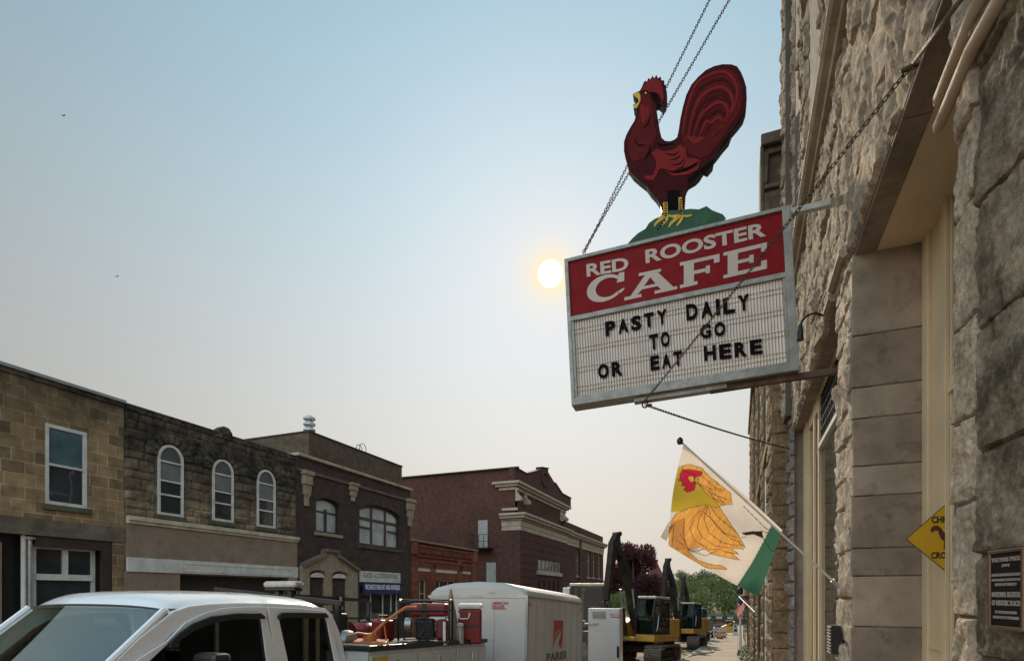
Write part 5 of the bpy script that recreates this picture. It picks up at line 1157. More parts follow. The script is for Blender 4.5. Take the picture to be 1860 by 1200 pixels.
def roofz(a, b):
    x = -1 + 2 * a; y = b; fx = 1 - abs(x) ** 5; fy = (1 - (1 - min(1, y / .10)) ** 2) * (1 - (1 - min(1, (1 - y) / .07)) ** 2)
    return Vector((x * .805, HY - .04 + (RY + .03 - HY) * b - .05 * (1 - x * x) * (1 - b), edge_z(HY - .04 + (RY + .03 - HY) * b) - .018 + (.105 if .02 < b < .98 else .07) * (fx ** .6 if fx > 0 else 0) * (.35 + .65 * fy ** .5 if fy > 0 else .35) + .012 * (1 - x * x)))
MB().grid(roofz, 36, 30).build('roof', silverp, T, smooth=True, fix=False, angle=180)
MB().box(-.79, .79, HY + .0, RY, ZE - .05, ZE - .03).build('headliner', mat('headliner', (.16, .16, .15), .9), T)
def wsp(a, b):
    x = -1 + 2 * a; cw_ = 1 - x * x; y = FYB + (HY - .045 - FYB) * b; z = 1.16 + (hd_.z + .022 - 1.16) * b - .02 * abs(x) ** 4
    return Vector((x * (.80 - .015 * b), y - .13 * cw_ * (1 - b) - .05 * cw_ * b, z + .012 * cw_ * b))
MB().grid(wsp, 20, 14).build('windshield', wsglass, T, smooth=True, fix=False, angle=180)
for s_ in (0, 1):
    m_ = MB(); m_.tube([wsp(s_, b / 8) + Vector((.012 if s_ else -.012, .0, .004)) for b in range(9)], .028, 8); m_.build('pillar', silverp, T, smooth=True)
MB().tube([wsp(a / 16, 1.0) + Vector((0, .004, .0)) for a in range(17)], .010, 6).build('header_seal', blackpl, T)
MB().tube([wsp(a / 16, .012) + Vector((0, -.01, .012)) for a in range(17)], .018, 6).build('cowl', blackpl, T)
MB().box(-.78, .78, FYB - .02, FYB + .55, .95, 1.10).box(-.78, .78, FYB + .55, FYB + .6, .8, 1.08).build('dashboard', mat('dashboard_grey', (.06, .065, .062), .7), T, bevel=.03)
m_ = MB().prism([(.1, FYB + .14, 1.11), (.36, FYB + .16, 1.11), (.37, FYB + .27, 1.22), (.11, FYB + .25, 1.22)], (0, .004, .004)); m_.build('paper', mat('green_paper', (.30, .50, .36), .8), T)
for x_ in (-.38, .38):
    m_ = MB().box(x_ - .24, x_ + .24, -.3, .22, .75, .92).prism([(x_ - .24, .10, .9), (x_ - .24, .24, .9), (x_ - .22, .40, 1.38), (x_ - .22, .30, 1.38)], (.47, 0, 0)).box(x_ - .13, x_ + .13, .33, .42, 1.39, 1.58)
    m_.build('seat', mat('seat_cloth', (.045, .045, .045), .9), T, bevel=.04)
MB().tube(circ((.38, -.62, 1.12), (1, 0, 0), (0, .45, .9), .19, 20), .015, 6, closed=True).build('steering_wheel', blackpl, T, smooth=True)
MB().box(-.13, .13, HY + .05, HY + .08, ZE - .17, ZE - .10).build('rear_view_mirror', blackpl, T, bevel=.01)
# mirror on the near door
mc = tl(384, 1190, -3.50); MB().box(mc.x - .13, mc.x + .11, mc.y - .06, mc.y + .09, mc.z - .26, mc.z + .02).build('mirror', blackpl, T, bevel=.035)
MB().box(.86, mc.x - .1, mc.y - .02, mc.y + .05, mc.z - .24, mc.z - .16).build('mirror_arm', blackpl, T, bevel=.015)
# lower body, bonnet, wheels
m_ = MB().box(-.95, .95, FYB - .02, RY + .12, .45, 1.0); m_.build('cab_lower', silverp, T, bevel=.03)
m_ = MB().grid(lambda a, b: Vector(((-1 + 2 * a) * .90, FYB - .02 - 1.15 * b, 1.13 - .10 * b - .05 * abs(-1 + 2 * a) ** 4 - (.25 * max(0, b - .85) / .15 if b > .85 else 0))), 16, 14); m_.build('bonnet', silverp, T, smooth=True, fix=False)
MB().box(-.94, .94, FYB - 1.15, FYB - .03, .5, 1.02).box(-.6, .6, FYB - 1.2, FYB - 1.15, .6, .95).build('front_end', silverp, T, bevel=.05)
MB().box(-.96, .96, FYB - 1.38, FYB - 1.16, .38, .58).build('bumper', chrome, T, bevel=.03)
for s_ in (-1, 1): MB().box(s_ * .62, s_ * .92, FYB - 1.2, FYB - 1.14, .74, .96).build('headlight', glassmat('lamp_glass' if s_ < 0 else 'lamp_glass_b', (.5, .5, .5), .1), T, bevel=.02)
def wheel(root, x, y, r=.38, w=.24, rimm=None):
    t = MB().lathe([(r * .62, -w / 2), (r * .93, -w / 2), (r, -w / 2 + .04), (r, w / 2 - .04), (r * .93, w / 2), (r * .62, w / 2)], (x, y, r), 28, axis='x').build('wheel', rubber, root, smooth=True)
    MB().lathe([(.03, -w / 2 + .03), (r * .30, -w / 2 + .05), (r * .63, -w / 2 + .01), (r * .63, w / 2 - .01), (r * .30, w / 2 - .05), (.03, w / 2 - .03)], (x, y, r), 20, axis='x').build('rim', rimm or galv, t, smooth=True)
for x_ in (-.84, .84): wheel(T, x_, FYB - .55); wheel(T, x_, 2.6)
# service body: toolboxes down both sides, black deck lid
BX0, BX1, BY0, BY1, BZ = .66, 1.10, 1.10, 3.98, 1.45
for s_ in (1, -1):
    m_ = MB().box(BX0 * s_, BX1 * s_, BY0, BY1, .62, BZ - .06); box = m_.build('toolbox', wpaint, T, bevel=.012)
    m_ = MB()
    for i in range(3): y0, y1 = BY0 + .03 + i * .96, BY0 + .03 + i * .96 + .92; m_.box(BX1 * s_ + .001 * s_, (BX1 + .016) * s_, y0, y1, .80, BZ - .10)
    m_.build('toolbox_door', wpaint, box, bevel=.008); m_ = MB()
    for i in range(3): y0 = BY0 + .50 + i * .96; m_.box((BX1 + .017) * s_, (BX1 + .032) * s_, y0 - .03, y0 + .03, 1.16, 1.28)
    m_.build('latch', chrome, box, bevel=.008)
    MB().box((BX0 - .03) * s_, (BX1 + .03) * s_, BY0 - .02, BY1 + .02, BZ - .058, BZ).build('lid', blackpl, box, bevel=.012)
MB().box(-BX0 + .03, BX0 - .03, BY0, BY1, .6, .66).box(-BX0 + .03, BX0 - .035, 1.0, 1.06, .66, 1.5).build('bed', mat('bed_grey', (.10, .10, .10), .7, .3), T)
MB().box(.05, BX0 - .032, 2.0, BY1, BZ - .05, BZ - .01).build('deck_board', mat('deck_ply', (.05, .05, .055), .7), T)
MB().box(.0, .04, BY0, BY1, .4, .6).box(-.95, .95, BY1, BY1 + .1, .5, .75).build('chassis', blackmetal, T)
mk = mat('label_yellow', (.6, .42, .03), .5); MB().box(BX1 + .017, BX1 + .019, BY0 + .17, BY0 + .33, BZ - .22, BZ - .12).box(BX1 + .017, BX1 + .019, BY0 + .06, BY0 + .15, BZ - .22, BZ - .12).build('warning_label', mk, T)
# rack
m_ = MB().box(-.98, -.94, 1.15, 3.9, 1.98, 2.03)
for y_ in (1.15, 2.5, 3.88): m_.box(-.985, -.935, y_, y_ + .05, BZ, 1.98)
a_ = TM @ PY(392, 1070, 4.75); b_3 = TM @ PY(622, 1095, 4.75); m_.bar(a_, b_3, .05, .05).box(.72, .77, a_.y - .02, a_.y + .03, BZ, b_3.z + .02).box(-.98, -.93, a_.y - .03, a_.y + .02, BZ, a_.z)
m_.bar((.72, 1.18, 1.80), (-.9, 1.18, 1.62), .03, .03).box(-.975, -.945, 1.15, 3.9, 1.70, 1.73)
m_.build('rack', blackmetal, T)
# light bar
p0, p1 = TM @ PY(485, 1067, 4.75), TM @ PY(545, 1068, 4.75); zc_ = p0.z
LB, LM = lroot('light_bar', 'pale amber beacon light bar mounted on the black rack behind the truck cab', 'light bar', -4.6, 3.6)
x0, x1, yb = p0.x, p1.x, p0.y
MB().box(x0 + .0, x1, yb - .07, yb + .07, zc_, zc_ + .07).build('lens', mat('beacon_lens', (.40, .37, .31), .2, var=.2, vs=9, coat=.5), LB, bevel=.03)
MB().box(x0 + .02, x1 - .02, yb - .06, yb + .06, zc_ - .035, zc_ - .002).box(x0 + .15, x0 + .21, yb - .04, yb + .04, zc_ - .17, zc_ - .036).box(x1 - .12, x1 - .08, yb - .04, yb + .04, zc_ - .17, zc_ - .036).build('base', blackmetal, LB, bevel=.008)
# hose reel in the bed
HR, HM = lroot('hose_reel', 'dark red hose reel with coiled tan hoses in the truck bed behind the cab', 'hose reel', -4.6, 3.6)
c0 = Vector((-.15, 2.05, 1.50)); MB().lathe([(.05, -.25), (.18, -.25), (.18, -.23), (.09, -.22), (.09, .22), (.18, .23), (.18, .25), (.05, .25)], c0, 24, axis='x').build('drum', redp, HR, smooth=True)
random.seed(5)
for k_ in range(9):
    rr = random.uniform(.12, .2); xx = c0.x + random.uniform(-.2, .2); MB().tube([(xx + .02 * math.sin(4 * t), c0.y + rr * math.cos(t), c0.z + rr * math.sin(t)) for t in [2 * PI * i / 16 for i in range(16)]], .012, 6, closed=True).build('hose', mat('tan_hose' if k_ % 2 else 'black_hose', (.32, .27, .14) if k_ % 2 else (.03, .03, .03), .6), HR, smooth=True)
for k_ in range(5):
    xx = -.75 + k_ * .13; MB().tube([(xx, 2.6 + .5 * t, 1.62 - .22 * math.sin(t * PI) - .03 * k_) for t in [i / 8 for i in range(9)]], .014, 6).build('hose', mat('tan_hose', (.3, .3, .1)), HR, smooth=True)
MB().box(-.42, -.38, 1.95, 2.15, .66, 1.5).box(.1, .14, 1.95, 2.15, .66, 1.5).build('stand', blackmetal, HR)
MB().box(-.45, .3, 2.4, 3.0, .66, 1.32).lathe([(.02, 0), (.16, 0), (.18, .05), (.18, .28), (.1, .33)], (-.1, 2.65, 1.33), 18).build('pump', redp, HR, bevel=.03)
# clutter in the bed
def bedthing(name, label, cat, x, y, z): return lroot(name, label, cat, -4.6, 3.6)[0]
R = bedthing('air_compressor', 'small black air compressor with silver tank in the truck bed by the cab', 'compressor', 0, 0, 0)
MB().lathe([(.03, -.28), (.12, -.25), (.14, -.2), (.14, .2), (.12, .25), (.03, .28)], (.30, 1.55, 1.45), 18, axis='x').build('tank', galv, R, smooth=True); MB().box(.10, .42, 1.45, 1.66, 1.58, 1.78).build('motor', blackpl, R, bevel=.03); MB().box(.10, .5, 1.42, 1.7, .66, 1.32).build('stand', blackmetal, R)
m_ = MB().tube([(.15, 1.5, 1.78), (.15, 1.5, 1.88), (.42, 1.5, 1.88), (.42, 1.5, 1.78)], .012, 6); m_.build('handle', blackmetal, R, smooth=True)
R = bedthing('jerry_can', 'small red fuel can wedged beside the black compressor in the bed', 'fuel can', 0, 0, 0)
MB().box(.50, .66, 1.95, 2.25, BZ, BZ + .26).build('body', redp, R, bevel=.03); MB().tube([(.58, 2.0, BZ + .25), (.58, 2.0, BZ + .31), (.58, 2.18, BZ + .31), (.58, 2.18, BZ + .25)], .012, 6).build('handle', redp, R, smooth=True); MB().cyl((.58, 2.22, BZ + .25), (.58, 2.27, BZ + .36), .018, .012, 8).build('spout', blackpl, R)
for k_, (xa, ya) in enumerate(((-.62, 2.1), (-.5, 2.9))):
    R = bedthing('shovel', ['worn long handled shovel leaning on the rack near the cab', 'worn long handled shovel leaning on the rack near the tail'][k_], 'shovel', 0, 0, 0)
    MB().tube([(xa, ya, .8), (-.92, ya + .25, 1.98 + .05 * k_)], .016, 8).build('handle', mat('tool_wood', (.30, .20, .11), .7), R, smooth=True); MB().prism([(xa - .1, ya - .02, .68), (xa + .1, ya - .02, .68), (xa + .08, ya, .92), (xa - .08, ya, .92)], (0, .012, 0)).build('blade', galv, R)
# red petrol generator in a black tube cage
gp_ = PD(774, 1169, 7.28); GE = thing('generator', 'red petrol generator in a black tube cage on the truck body', 'generator', gp_, (0, 0, math.radians(22)), local=True)
def cage(x): return [(x, -.20, .02), (x, -.20, .50), (x, -.14, .56), (x, .14, .56), (x, .20, .50), (x, .20, .02)]
m_ = MB()
for x in (-.32, .32):
    m_.tube([(x, y, z) for y, z in ((-.18, .03), (-.2, .08), (-.2, .48), (-.15, .55), (-.08, .57), (.08, .57), (.15, .55), (.2, .48), (.2, .08), (.18, .03))], .014, 8, closed=True)
for y, z in ((-.2, .44), (.2, .44), (-.19, .04), (.19, .04), (0, .57)): m_.tube([(-.32, y, z), (.32, y, z)], .013, 8)
m_.tube([(-.32, -.16, .54), (-.1, -.17, .56), (.1, -.17, .56), (.32, -.16, .54)], .013, 8)
m_.build('cage', blackmetal, GE, smooth=True)
MB().box(-.20, .29, -.16, .16, .36, .53).build('fuel_tank', redp, GE, bevel=.035)
MB().box(-.03, .03, -.165, -.158, .34, .53).lathe([(.03, 0), (.035, .03), (.01, .035)], (.05, 0, .531), 12).build('tank_strap', blackpl, GE)
MB().box(-.12, .12, -.13, .13, .06, .33).build('engine', mat('engine_black', (.025, .025, .028), .5, .4, var=.4, vs=12), GE, bevel=.03)
m_ = MB()
for i in range(7): m_.box(-.125, .125, -.14, .14, .10 + i * .03, .11 + i * .03)
m_.build('cooling_fins', MATS['engine_black'], GE); MB().lathe([(.02, -.03), (.085, -.03), (.09, 0), (.09, .05), (.02, .06)], (-.22, -.10, .26), 18, axis='x').build('recoil_starter', galv, GE, smooth=True)
MB().box(.14, .29, -.12, .13, .07, .32).build('alternator', mat('faded_red', (.13, .02, .02), .5), GE, bevel=.03); MB().box(.24, .275, -.19, -.165, .05, .30).build('control_panel', white, GE, bevel=.005)
MB().tube([(.0, -.14, .2), (-.06, -.18, .12), (.04, -.19, .06), (.12, -.17, .1)], .012, 6).build('cable', blackpl, GE); MB().lathe([(.02, 0), (.07, 0), (.07, .17), (.02, .17)], (.02, .0, .20), 14, axis='x').build('muffler', galv, GE, smooth=True)
MB().box(-.28, .28, -.14, .14, .0, .035).build('base_tray', galv, GE)
# orange plate compactor
cb = PD(668, 1171, 6.15); PC = thing('plate_compactor', 'orange plate compactor with a long cranked handle beside the generator', 'compactor', cb)
def q_(px, py, d): return PD(px, py, d)
MB().hexa([q_(642, 1170, 6.1), q_(700, 1172, 6.1), q_(705, 1165, 6.45), q_(650, 1163, 6.45)], [q_(640, 1164, 6.1), q_(702, 1166, 6.1), q_(706, 1160, 6.45), q_(650, 1158, 6.45)]).build('base_plate', orange, PC, bevel=.01)
MB().lathe([(.02, 0), (.07, 0), (.08, .05), (.06, .09), (.02, .10)], q_(672, 1165, 6.25), 16).build('exciter', orange, PC, smooth=True)
m_ = MB()
for dd in (0, .22): m_.tube([q_(672, 1155, 6.2 + dd), q_(700, 1128, 6.3 + dd), q_(722, 1112, 6.4 + dd), q_(738, 1102, 6.45 + dd), q_(756, 1102, 6.5 + dd)], .017, 8)
m_.tube([q_(720, 1113, 6.4), q_(720, 1113, 6.62)], .015, 8).tube([q_(756, 1102, 6.5), q_(756, 1102, 6.72)], .015, 8).tube([q_(697, 1130, 6.3), q_(703, 1168, 6.3)], .010, 6); m_.build('handle', orange, PC, smooth=True)
MB().tube([q_(632, 1154, 6.0), q_(650, 1149, 6.1), q_(668, 1152, 6.2)], .014, 8).build('tow_arm', mat('pale_orange', (.5, .3, .2), .5), PC, smooth=True)
# cooler, bottle, cone
cp = PD(854, 1168, 8.0); CO = thing('cooler_box', 'red cooler box with white lid at the back end of the truck body', 'cooler', cp, (0, 0, math.radians(24)), local=True)
MB().box(-.165, .165, -.14, .14, 0, .49).build('body', redp, CO, bevel=.03); MB().box(-.175, .175, -.15, .15, .492, .57).build('lid', white, CO, bevel=.03)
MB().tube([(-.15, -.15, .44), (-.145, -.18, .38), (-.13, -.19, .36), (-.03, -.19, .36), (-.01, -.18, .38), (0, -.15, .44)], .011, 8).build('handle', white, CO, smooth=True); MB().box(-.166, .166, -.142, -.139, .24, .27).build('seam', blackpl, CO)
cp = PD(836, 1168, 7.6); CN = thing('drinks_flask', 'small silver flask standing in front of the red cooler', 'flask', cp); MB().lathe([(.045, 0), (.05, .02), (.05, .20), (.03, .23)], cp, 18).build('body', galv, CN, smooth=True); MB().lathe([(.03, .231), (.045, .235), (.045, .27), (.02, .28)], cp, 16).build('cap', white, CN, smooth=True)
cp = PD(819, 1168, 7.9); TC = thing('traffic_cone', 'dusty tan traffic cone, its tip showing between generator and cooler', 'traffic cone', cp); MB().lathe([(.15, .03), (.14, .06), (.015, .76), (.005, .77)], cp, 20).build('cone', mat('dusty_cone', (.30, .19, .10), .7, dirt=.6), TC, smooth=True); MB().box(cp.x - .18, cp.x + .18, cp.y - .18, cp.y + .18, cp.z - .0, cp.z + .029).build('foot', rubber, TC)
# --- enclosed trailer
TR, TRM = lroot('box_trailer', 'white enclosed box trailer with a red company emblem on its side', 'trailer', -3.95, 10.0)
tw = .89; ty0 = (TRM @ PX(958, 1100, -3.06)).y; ty1 = (TRM @ PX(1058, 1100, -3.06)).y; zs = (TRM @ PX(958, 1080, -3.06)).z
pr = [(-tw, .45), (-tw, zs), (-tw + .03, zs + .07), (-tw + .12, zs + .13), (-.45, zs + .20), (0, zs + .225), (.45, zs + .20), (tw - .12, zs + .13), (tw - .03, zs + .07), (tw, zs), (tw, .45)]
secs = [(ty0 + .0, .965, -.10), (ty0 + .03, .985, -.045), (ty0 + .09, 1.0, -.0), (ty1 - .04, 1.0, 0), (ty1, .99, -.02)]
m_ = MB(); n_ = len(pr)
for y, s_, dz in secs:
    for x, z in pr: m_.v.append(Vector((x * s_, y, z + (dz * max(0, (z - zs + .05)) / .27 if z > .5 else 0))))
for i in range(len(secs) - 1):
    for j in range(n_ - 1): m_.f.append((i * n_ + j, i * n_ + j + 1, (i + 1) * n_ + j + 1, (i + 1) * n_ + j)); m_.m.append(0)
m_.f += [tuple(range(n_))[::-1], tuple((len(secs) - 1) * n_ + j for j in range(n_))]; m_.m += [0, 0]
m_.build('body', mat('trailer_white', (.44, .43, .41), .4, var=.06, vs=.7, coat=.2, dirt=.10), TR, smooth=True, angle=28)
trim = mat('trailer_trim', (.36, .35, .33), .4, .5)
m_ = MB().box(-tw - .008, tw + .008, ty0 - .008, ty0 + .05, zs - .05, zs + .0).box(tw - .01, tw + .010, ty0, ty1 + .005, zs - .045, zs - .005).box(-tw - .01, -tw + .01, ty0, ty1 + .005, zs - .045, zs - .005)
m_.box(tw - .03, tw + .012, ty0 - .012, ty0 + .03, .42, zs - .05).box(tw - .03, tw + .008, ty1 - .04, ty1 + .01, .42, zs).box(-tw - .01, tw + .01, ty0 - .01, ty1 + .01, .40, .45); m_.build('trim', trim, TR, bevel=.004)
m_ = MB()
for i in range(1, 8): y = ty0 + (ty1 - ty0) * i / 8; m_.box(tw - .001, tw + .003, y - .012, y + .012, .46, zs - .05)
m_.build('panel_seam', mat('trailer_seam', (.40, .385, .36), .45), TR)
dx0, dx1 = .32, .34; MB().box(dx0, dx0 + .012, ty0 - .004, ty0 + .01, .9, zs - .12).box(dx0 - 1.0, dx0, ty0 - .004, ty0 + .01, 1.40, 1.412).build('front_seam', trim, TR)
dxp = tw + .004
def ts(px, py): return TRM @ PX(px, py, -3.06 + .004)
lr = mat('logo_red', (.42, .03, .03), .5); lbk = mat('logo_dark', (.05, .035, .035), .5)
m_ = MB(); 
for poly in ([(1006, 1126), (1022.5, 1126), (1022.5, 1140), (1014, 1143), (1009, 1149), (1005, 1160), (1006, 1140)], [(1004, 1176), (1006, 1160), (1012, 1149), (1020, 1141), (1022, 1142), (1014, 1151), (1008, 1163)], [(1019, 1176), (1022, 1160), (1022.4, 1142), (1021, 1144), (1017, 1160), (1014, 1168)]): m_.prism([Vector((dxp, ts(*q).y, ts(*q).z)) for q in poly], (.003, 0, 0))
m_.build('emblem', lr, TR)
a, b = ts(993, 1201), ts(1028, 1201); m_ = MB(); text(m_, 'PARISI', .2, (Vector((dxp, a.y, a.z - .01)), Vector((0, 1, 0)), UP), width=(b.y - a.y), fit_h=.15, extrude=.003, offset=.004); m_.build('company_name', lbk, TR)
a = TRM @ PY(889, 1104, TR.location.y + ty0 - .01); b = TRM @ PY(918, 1104, TR.location.y + ty0 - .01); m_ = MB()
text(m_, 'AMERICAN', .1, (Vector((a.x, ty0 - .012, a.z + .065)), Vector((1, 0, 0)), UP), width=b.x - a.x, fit_h=.045, extrude=.002, offset=.004); text(m_, 'HAULER', .1, (Vector((a.x, ty0 - .012, a.z + .012)), Vector((1, 0, 0)), UP), width=(b.x - a.x) * .8, fit_h=.045, extrude=.002, offset=.004); m_.box(a.x, b.x - .03, ty0 - .012, ty0 - .008, a.z - .008, a.z + .004); m_.build('maker_sticker', lr, TR)
for y in (ty0 + .10, ty1 - .12): MB().box(tw, tw + .025, y - .03, y + .03, zs - .16, zs - .12).build('marker_lamp', mat('amber_lamp', (.6, .15, .03), .3), TR, bevel=.006)
MB().box(.2, .32, ty0 - .012, ty0 + .0, zs + .03, zs + .06).build('roof_vent', trim, TR)
for y in (-.35, .45): wheel(TR, tw + .06, y + .3, .34, .2, white); wheel(TR, -tw - .06, y + .3, .34, .2, white)
MB().bar((-.5, ty0, .42), (0, ty0 - .62, .42), .06, .08).bar((.5, ty0, .42), (0, ty0 - .62, .42), .06, .08).build('drawbar', blackmetal, TR)
# --- white equipment cabinet behind the trailer
YB_ = 12.6; x0, x1 = PY(1068, 1105, YB_).x, PY(1130, 1105, YB_).x; zt = PY(1068, 1104, YB_).z; zb = gz(YB_) - .15
BXC = thing('equipment_cabinet', 'tall white steel equipment cabinet with a louvred vent behind the trailer', 'cabinet', ((x0 + x1) / 2, YB_ + .4, zb))
x1 -= .05; MB().box(x0, x1, YB_, YB_ + .35, zb + .3, zt).build('body', wpaint, BXC, bevel=.012); MB().box(x0 + .05, x1 - .05, YB_ + .05, YB_ + .3, zb, zb + .3).build('skid', blackmetal, BXC)
def cx(px): return PY(px, 1150, YB_).x
def cz(py): return PY(1100, py, YB_).z
MB().box(x0 + .03, x1 - .03, YB_ - .014, YB_ - .001, zb + .35, zt - .03).build('door', wpaint, BXC, bevel=.004)
m_ = MB().box(cx(1077), cx(1100), YB_ - .02, YB_ - .015, cz(1123), cz(1110)); vent = m_.build('vent', mat('vent_grey', (.11, .10, .08), .6), BXC); m_ = MB()
for i in range(6): z = cz(1123) + (cz(1110) - cz(1123)) * (i + .3) / 6; m_.box(cx(1078), cx(1099), YB_ - .03, YB_ - .021, z, z + .012)
m_.build('louvre', galv, vent)
m_ = MB(); text(m_, 'RENTAL', .1, (Vector((cx(1108), YB_ - .016, cz(1117))), Vector((1, 0, 0)), UP), width=cx(1128) - cx(1108), fit_h=.045, extrude=.002, offset=.006); m_.box(cx(1110), cx(1127), YB_ - .017, YB_ - .015, cz(1120.5), cz(1118.5)); m_.build('sticker', lr, BXC)
MB().box(cx(1062), cx(1086), YB_ - .05, YB_ - .015, cz(1134), cz(1131)).build('hinge_bar', galv, BXC, bevel=.005); MB().box(cx(1121), cx(1125), YB_ - .05, YB_ - .015, cz(1192), cz(1172)).build('handle', blackmetal, BXC, bevel=.008)
# --- excavators
yel = mat('plant_yellow', (.52, .29, .04), .5, var=.2, vs=2, coat=.1, dirt=.55); darkarm = mat('dark_boom_paint', (.040, .030, .023), .7, var=.5, vs=3, dirt=.3, spec=.2); track = mat('track_steel', (.16, .13, .10), .75, .35, var=.4, vs=5, bump=.006, dirt=.6)
cabg = glassmat('cab_glass', (.24, .32, .34), -.015, .02, see=1)
def make_excavator(label, slew, boomcol):
    R = thing('excavator', label, 'excavator', group='tracked excavators parked nose to tail', local=True)
    for s_ in (-1, 1):
        xc = s_ * 1.10; st = []
        for t in range(13): a = -PI / 2 + PI * t / 12; st.append((1.45 + .40 * math.cos(a), .42 + .40 * math.sin(a)))
        st = st + [(-y, z) for y, z in st[::-1]]
        m_ = MB(); n = len(st); inn_ = [(y * .93, .42 + (z - .42) * .80) for y, z in st]
        m_.prism([(xc - .36, y, z) for y, z in st], (.72, 0, 0), holes=[[(xc - .36, y, z) for y, z in inn_]])
        per = [Vector((0, *st[i])) for i in range(n)]; L_ = 0
        for i in range(n):
            a, b = per[i], per[(i + 1) % n]; d = (b - a).length; k = max(1, int(d / .17)); nn = Vector((0, (b - a).z, -(b - a).y)).normalized()
            for j in range(k): c = a.lerp(b, (j + .5) / k); m_.bar(Vector((xc - .38, c.y, c.z)) + nn * .012, Vector((xc + .38, c.y, c.z)) + nn * .012, .075, .05, up=nn)
        tr_ = m_.build('track', track, R)
        m_ = MB().box(xc - .14, xc + .14, -1.35, 1.35, .28, .6); m_.build('track_frame', darkarm, tr_, bevel=.03)
        for y, r in ((-1.42, .31), (1.42, .31)): MB().lathe([(.05, -.22), (r * .6, -.22), (r * .6, -.14), (r, -.12), (r, .12), (r * .6, .14), (r * .6, .22), (.05, .22)], (xc, y, .42), 20, axis='x').build('idler', track, tr_, smooth=True)
        m_ = MB()
        for i in range(6): m_.lathe([(.03, -.24), (.11, -.24), (.11, .24), (.03, .24)], (xc, -1.0 + i * .4, .16), 12, axis='x')
        m_.build('rollers', track, tr_, smooth=True)
    MB().box(-.9, .9, -.6, .6, .45, .80).lathe([(.1, .80), (.62, .80), (.62, .98), (.1, .98)], n=24).build('undercarriage', darkarm, R, bevel=.03)
    U = MB().box(-1.3, 1.3, -1.25, 1.5, 1.0, 1.18).build('deck', yel, R, bevel=.03); up_ = [U]
    up_.append(MB().box(.42, 1.34, -1.40, .35, 1.0, 1.32).build('cab_base', yel, R, bevel=.04))
    m_ = MB().prism([(-1.33, y, z) for y, z in ((-1.0, 1.18), (1.5, 1.18), (1.5, 2.05), (.2, 2.05), (-.3, 1.85), (-1.0, 1.75))], (.86, 0, 0)).prism([(.44, y, z) for y, z in ((.42, 1.18), (1.5, 1.18), (1.5, 2.05), (.42, 2.05))], (.88, 0, 0)).box(-.46, .44, .3, 1.5, 1.18, 2.0)
    up_.append(m_.build('engine_housing', yel, R, bevel=.05))
    cw = [(-1.30, 1.5), (-1.25, 1.85), (-.8, 2.15), (.8, 2.15), (1.25, 1.85), (1.30, 1.5)]; up_.append(MB().prism([(x, y, 1.0) for x, y in cw], (0, 0, 1.0)).build('counterweight', darkarm, R, bevel=.06))
    # cab
    prof = [(-1.32, 1.33), (-1.38, 2.1), (-1.18, 2.92), (.28, 2.92), (.34, 1.33)]
    m_ = MB()
    for x in (.46, 1.27):
        P = [Vector((x, y, z)) for y, z in prof]
        for a, b in zip(P, P[1:] + P[:1]): m_.bar(a, b, .065, .065)
    for y, z in prof: m_.bar((.46, y, z), (1.27, y, z), .065, .065)
    m_.bar((1.27, -.45, 1.33), (1.27, -.45, 2.92), .05, .05); up_.append(m_.build('cab_frame', blackmetal, R))
    m_ = MB()
    P = [[Vector((x, y, z)) for x in (.47, 1.26)] for y, z in prof]
    for i in (0, 1, 3): a, b = P[i], P[(i + 1) % 5]; m_.add([a[0], a[1], b[1], b[0]], [(0, 1, 2, 3)])
    for x in (.45, 1.28): m_.add([Vector((x, y, z)) for y, z in prof], [(0, 1, 2, 3, 4)])
    up_.append(m_.build('cab_glass', cabg, R, fix=False)); up_.append(MB().box(.42, 1.31, -1.22, .34, 2.93, 3.04).build('cab_roof', mat('cab_roof_paint', (.50, .47, .42), .5, dirt=.3), R, bevel=.03))
    up_.append(MB().box(.62, 1.12, -.55, -.05, 1.34, 1.75).box(.64, 1.10, -.10, .04, 1.76, 2.45).box(.74, .84, -1.1, -1.0, 1.34, 1.9).box(.95, 1.05, -1.1, -1.0, 1.34, 1.9).build('operator_seat', mat('seat_grey', (.10, .13, .16), .8), R, bevel=.04))
    up_.append(MB().tube([(1.34, -1.2, 1.5), (1.42, -1.25, 1.6), (1.42, -1.1, 2.3), (1.34, -1.0, 2.4)], .02, 6).tube([(-1.3, -.95, 1.2), (-1.3, -.95, 2.1), (-.8, -.95, 2.1), (-.8, -.95, 1.2)], .02, 6).build('handrail', white, R))
    up_.append(MB().box(-1.42, -1.3, -1.1, -.95, 2.1, 2.45).box(1.35, 1.5, -1.35, -1.25, 2.2, 2.55).build('mirror', blackpl, R, bevel=.02))
    # boom, stick, bucket
    bm_ = [(-.45, 1.5, .26), (-.85, 2.4, .38), (-1.15, 3.3, .46), (-1.55, 4.1, .44), (-2.1, 4.75, .34), (-2.75, 5.2, .22)]
    def beam(path, w):
        m_ = MB(); Q = []
        for i, (y, z, h) in enumerate(path):
            a = path[max(0, i - 1)]; b = path[min(len(path) - 1, i + 1)]; d = Vector((0, b[0] - a[0], b[1] - a[1])).normalized(); n = Vector((0, d.z, -d.y)); c = Vector((0, y, z))
            Q.append([c - n * h / 2 + Vector((-w / 2, 0, 0)), c - n * h / 2 + Vector((w / 2, 0, 0)), c + n * h / 2 + Vector((w / 2, 0, 0)), c + n * h / 2 + Vector((-w / 2, 0, 0))])
        vs_ = [p for q in Q for p in q]; fs = [(i * 4 + j, i * 4 + (j + 1) % 4, i * 4 + 4 + (j + 1) % 4, i * 4 + 4 + j) for i in range(len(Q) - 1) for j in range(4)] + [(3, 2, 1, 0), tuple(len(vs_) - 4 + k for k in range(4))]
        return m_.add(vs_, fs)
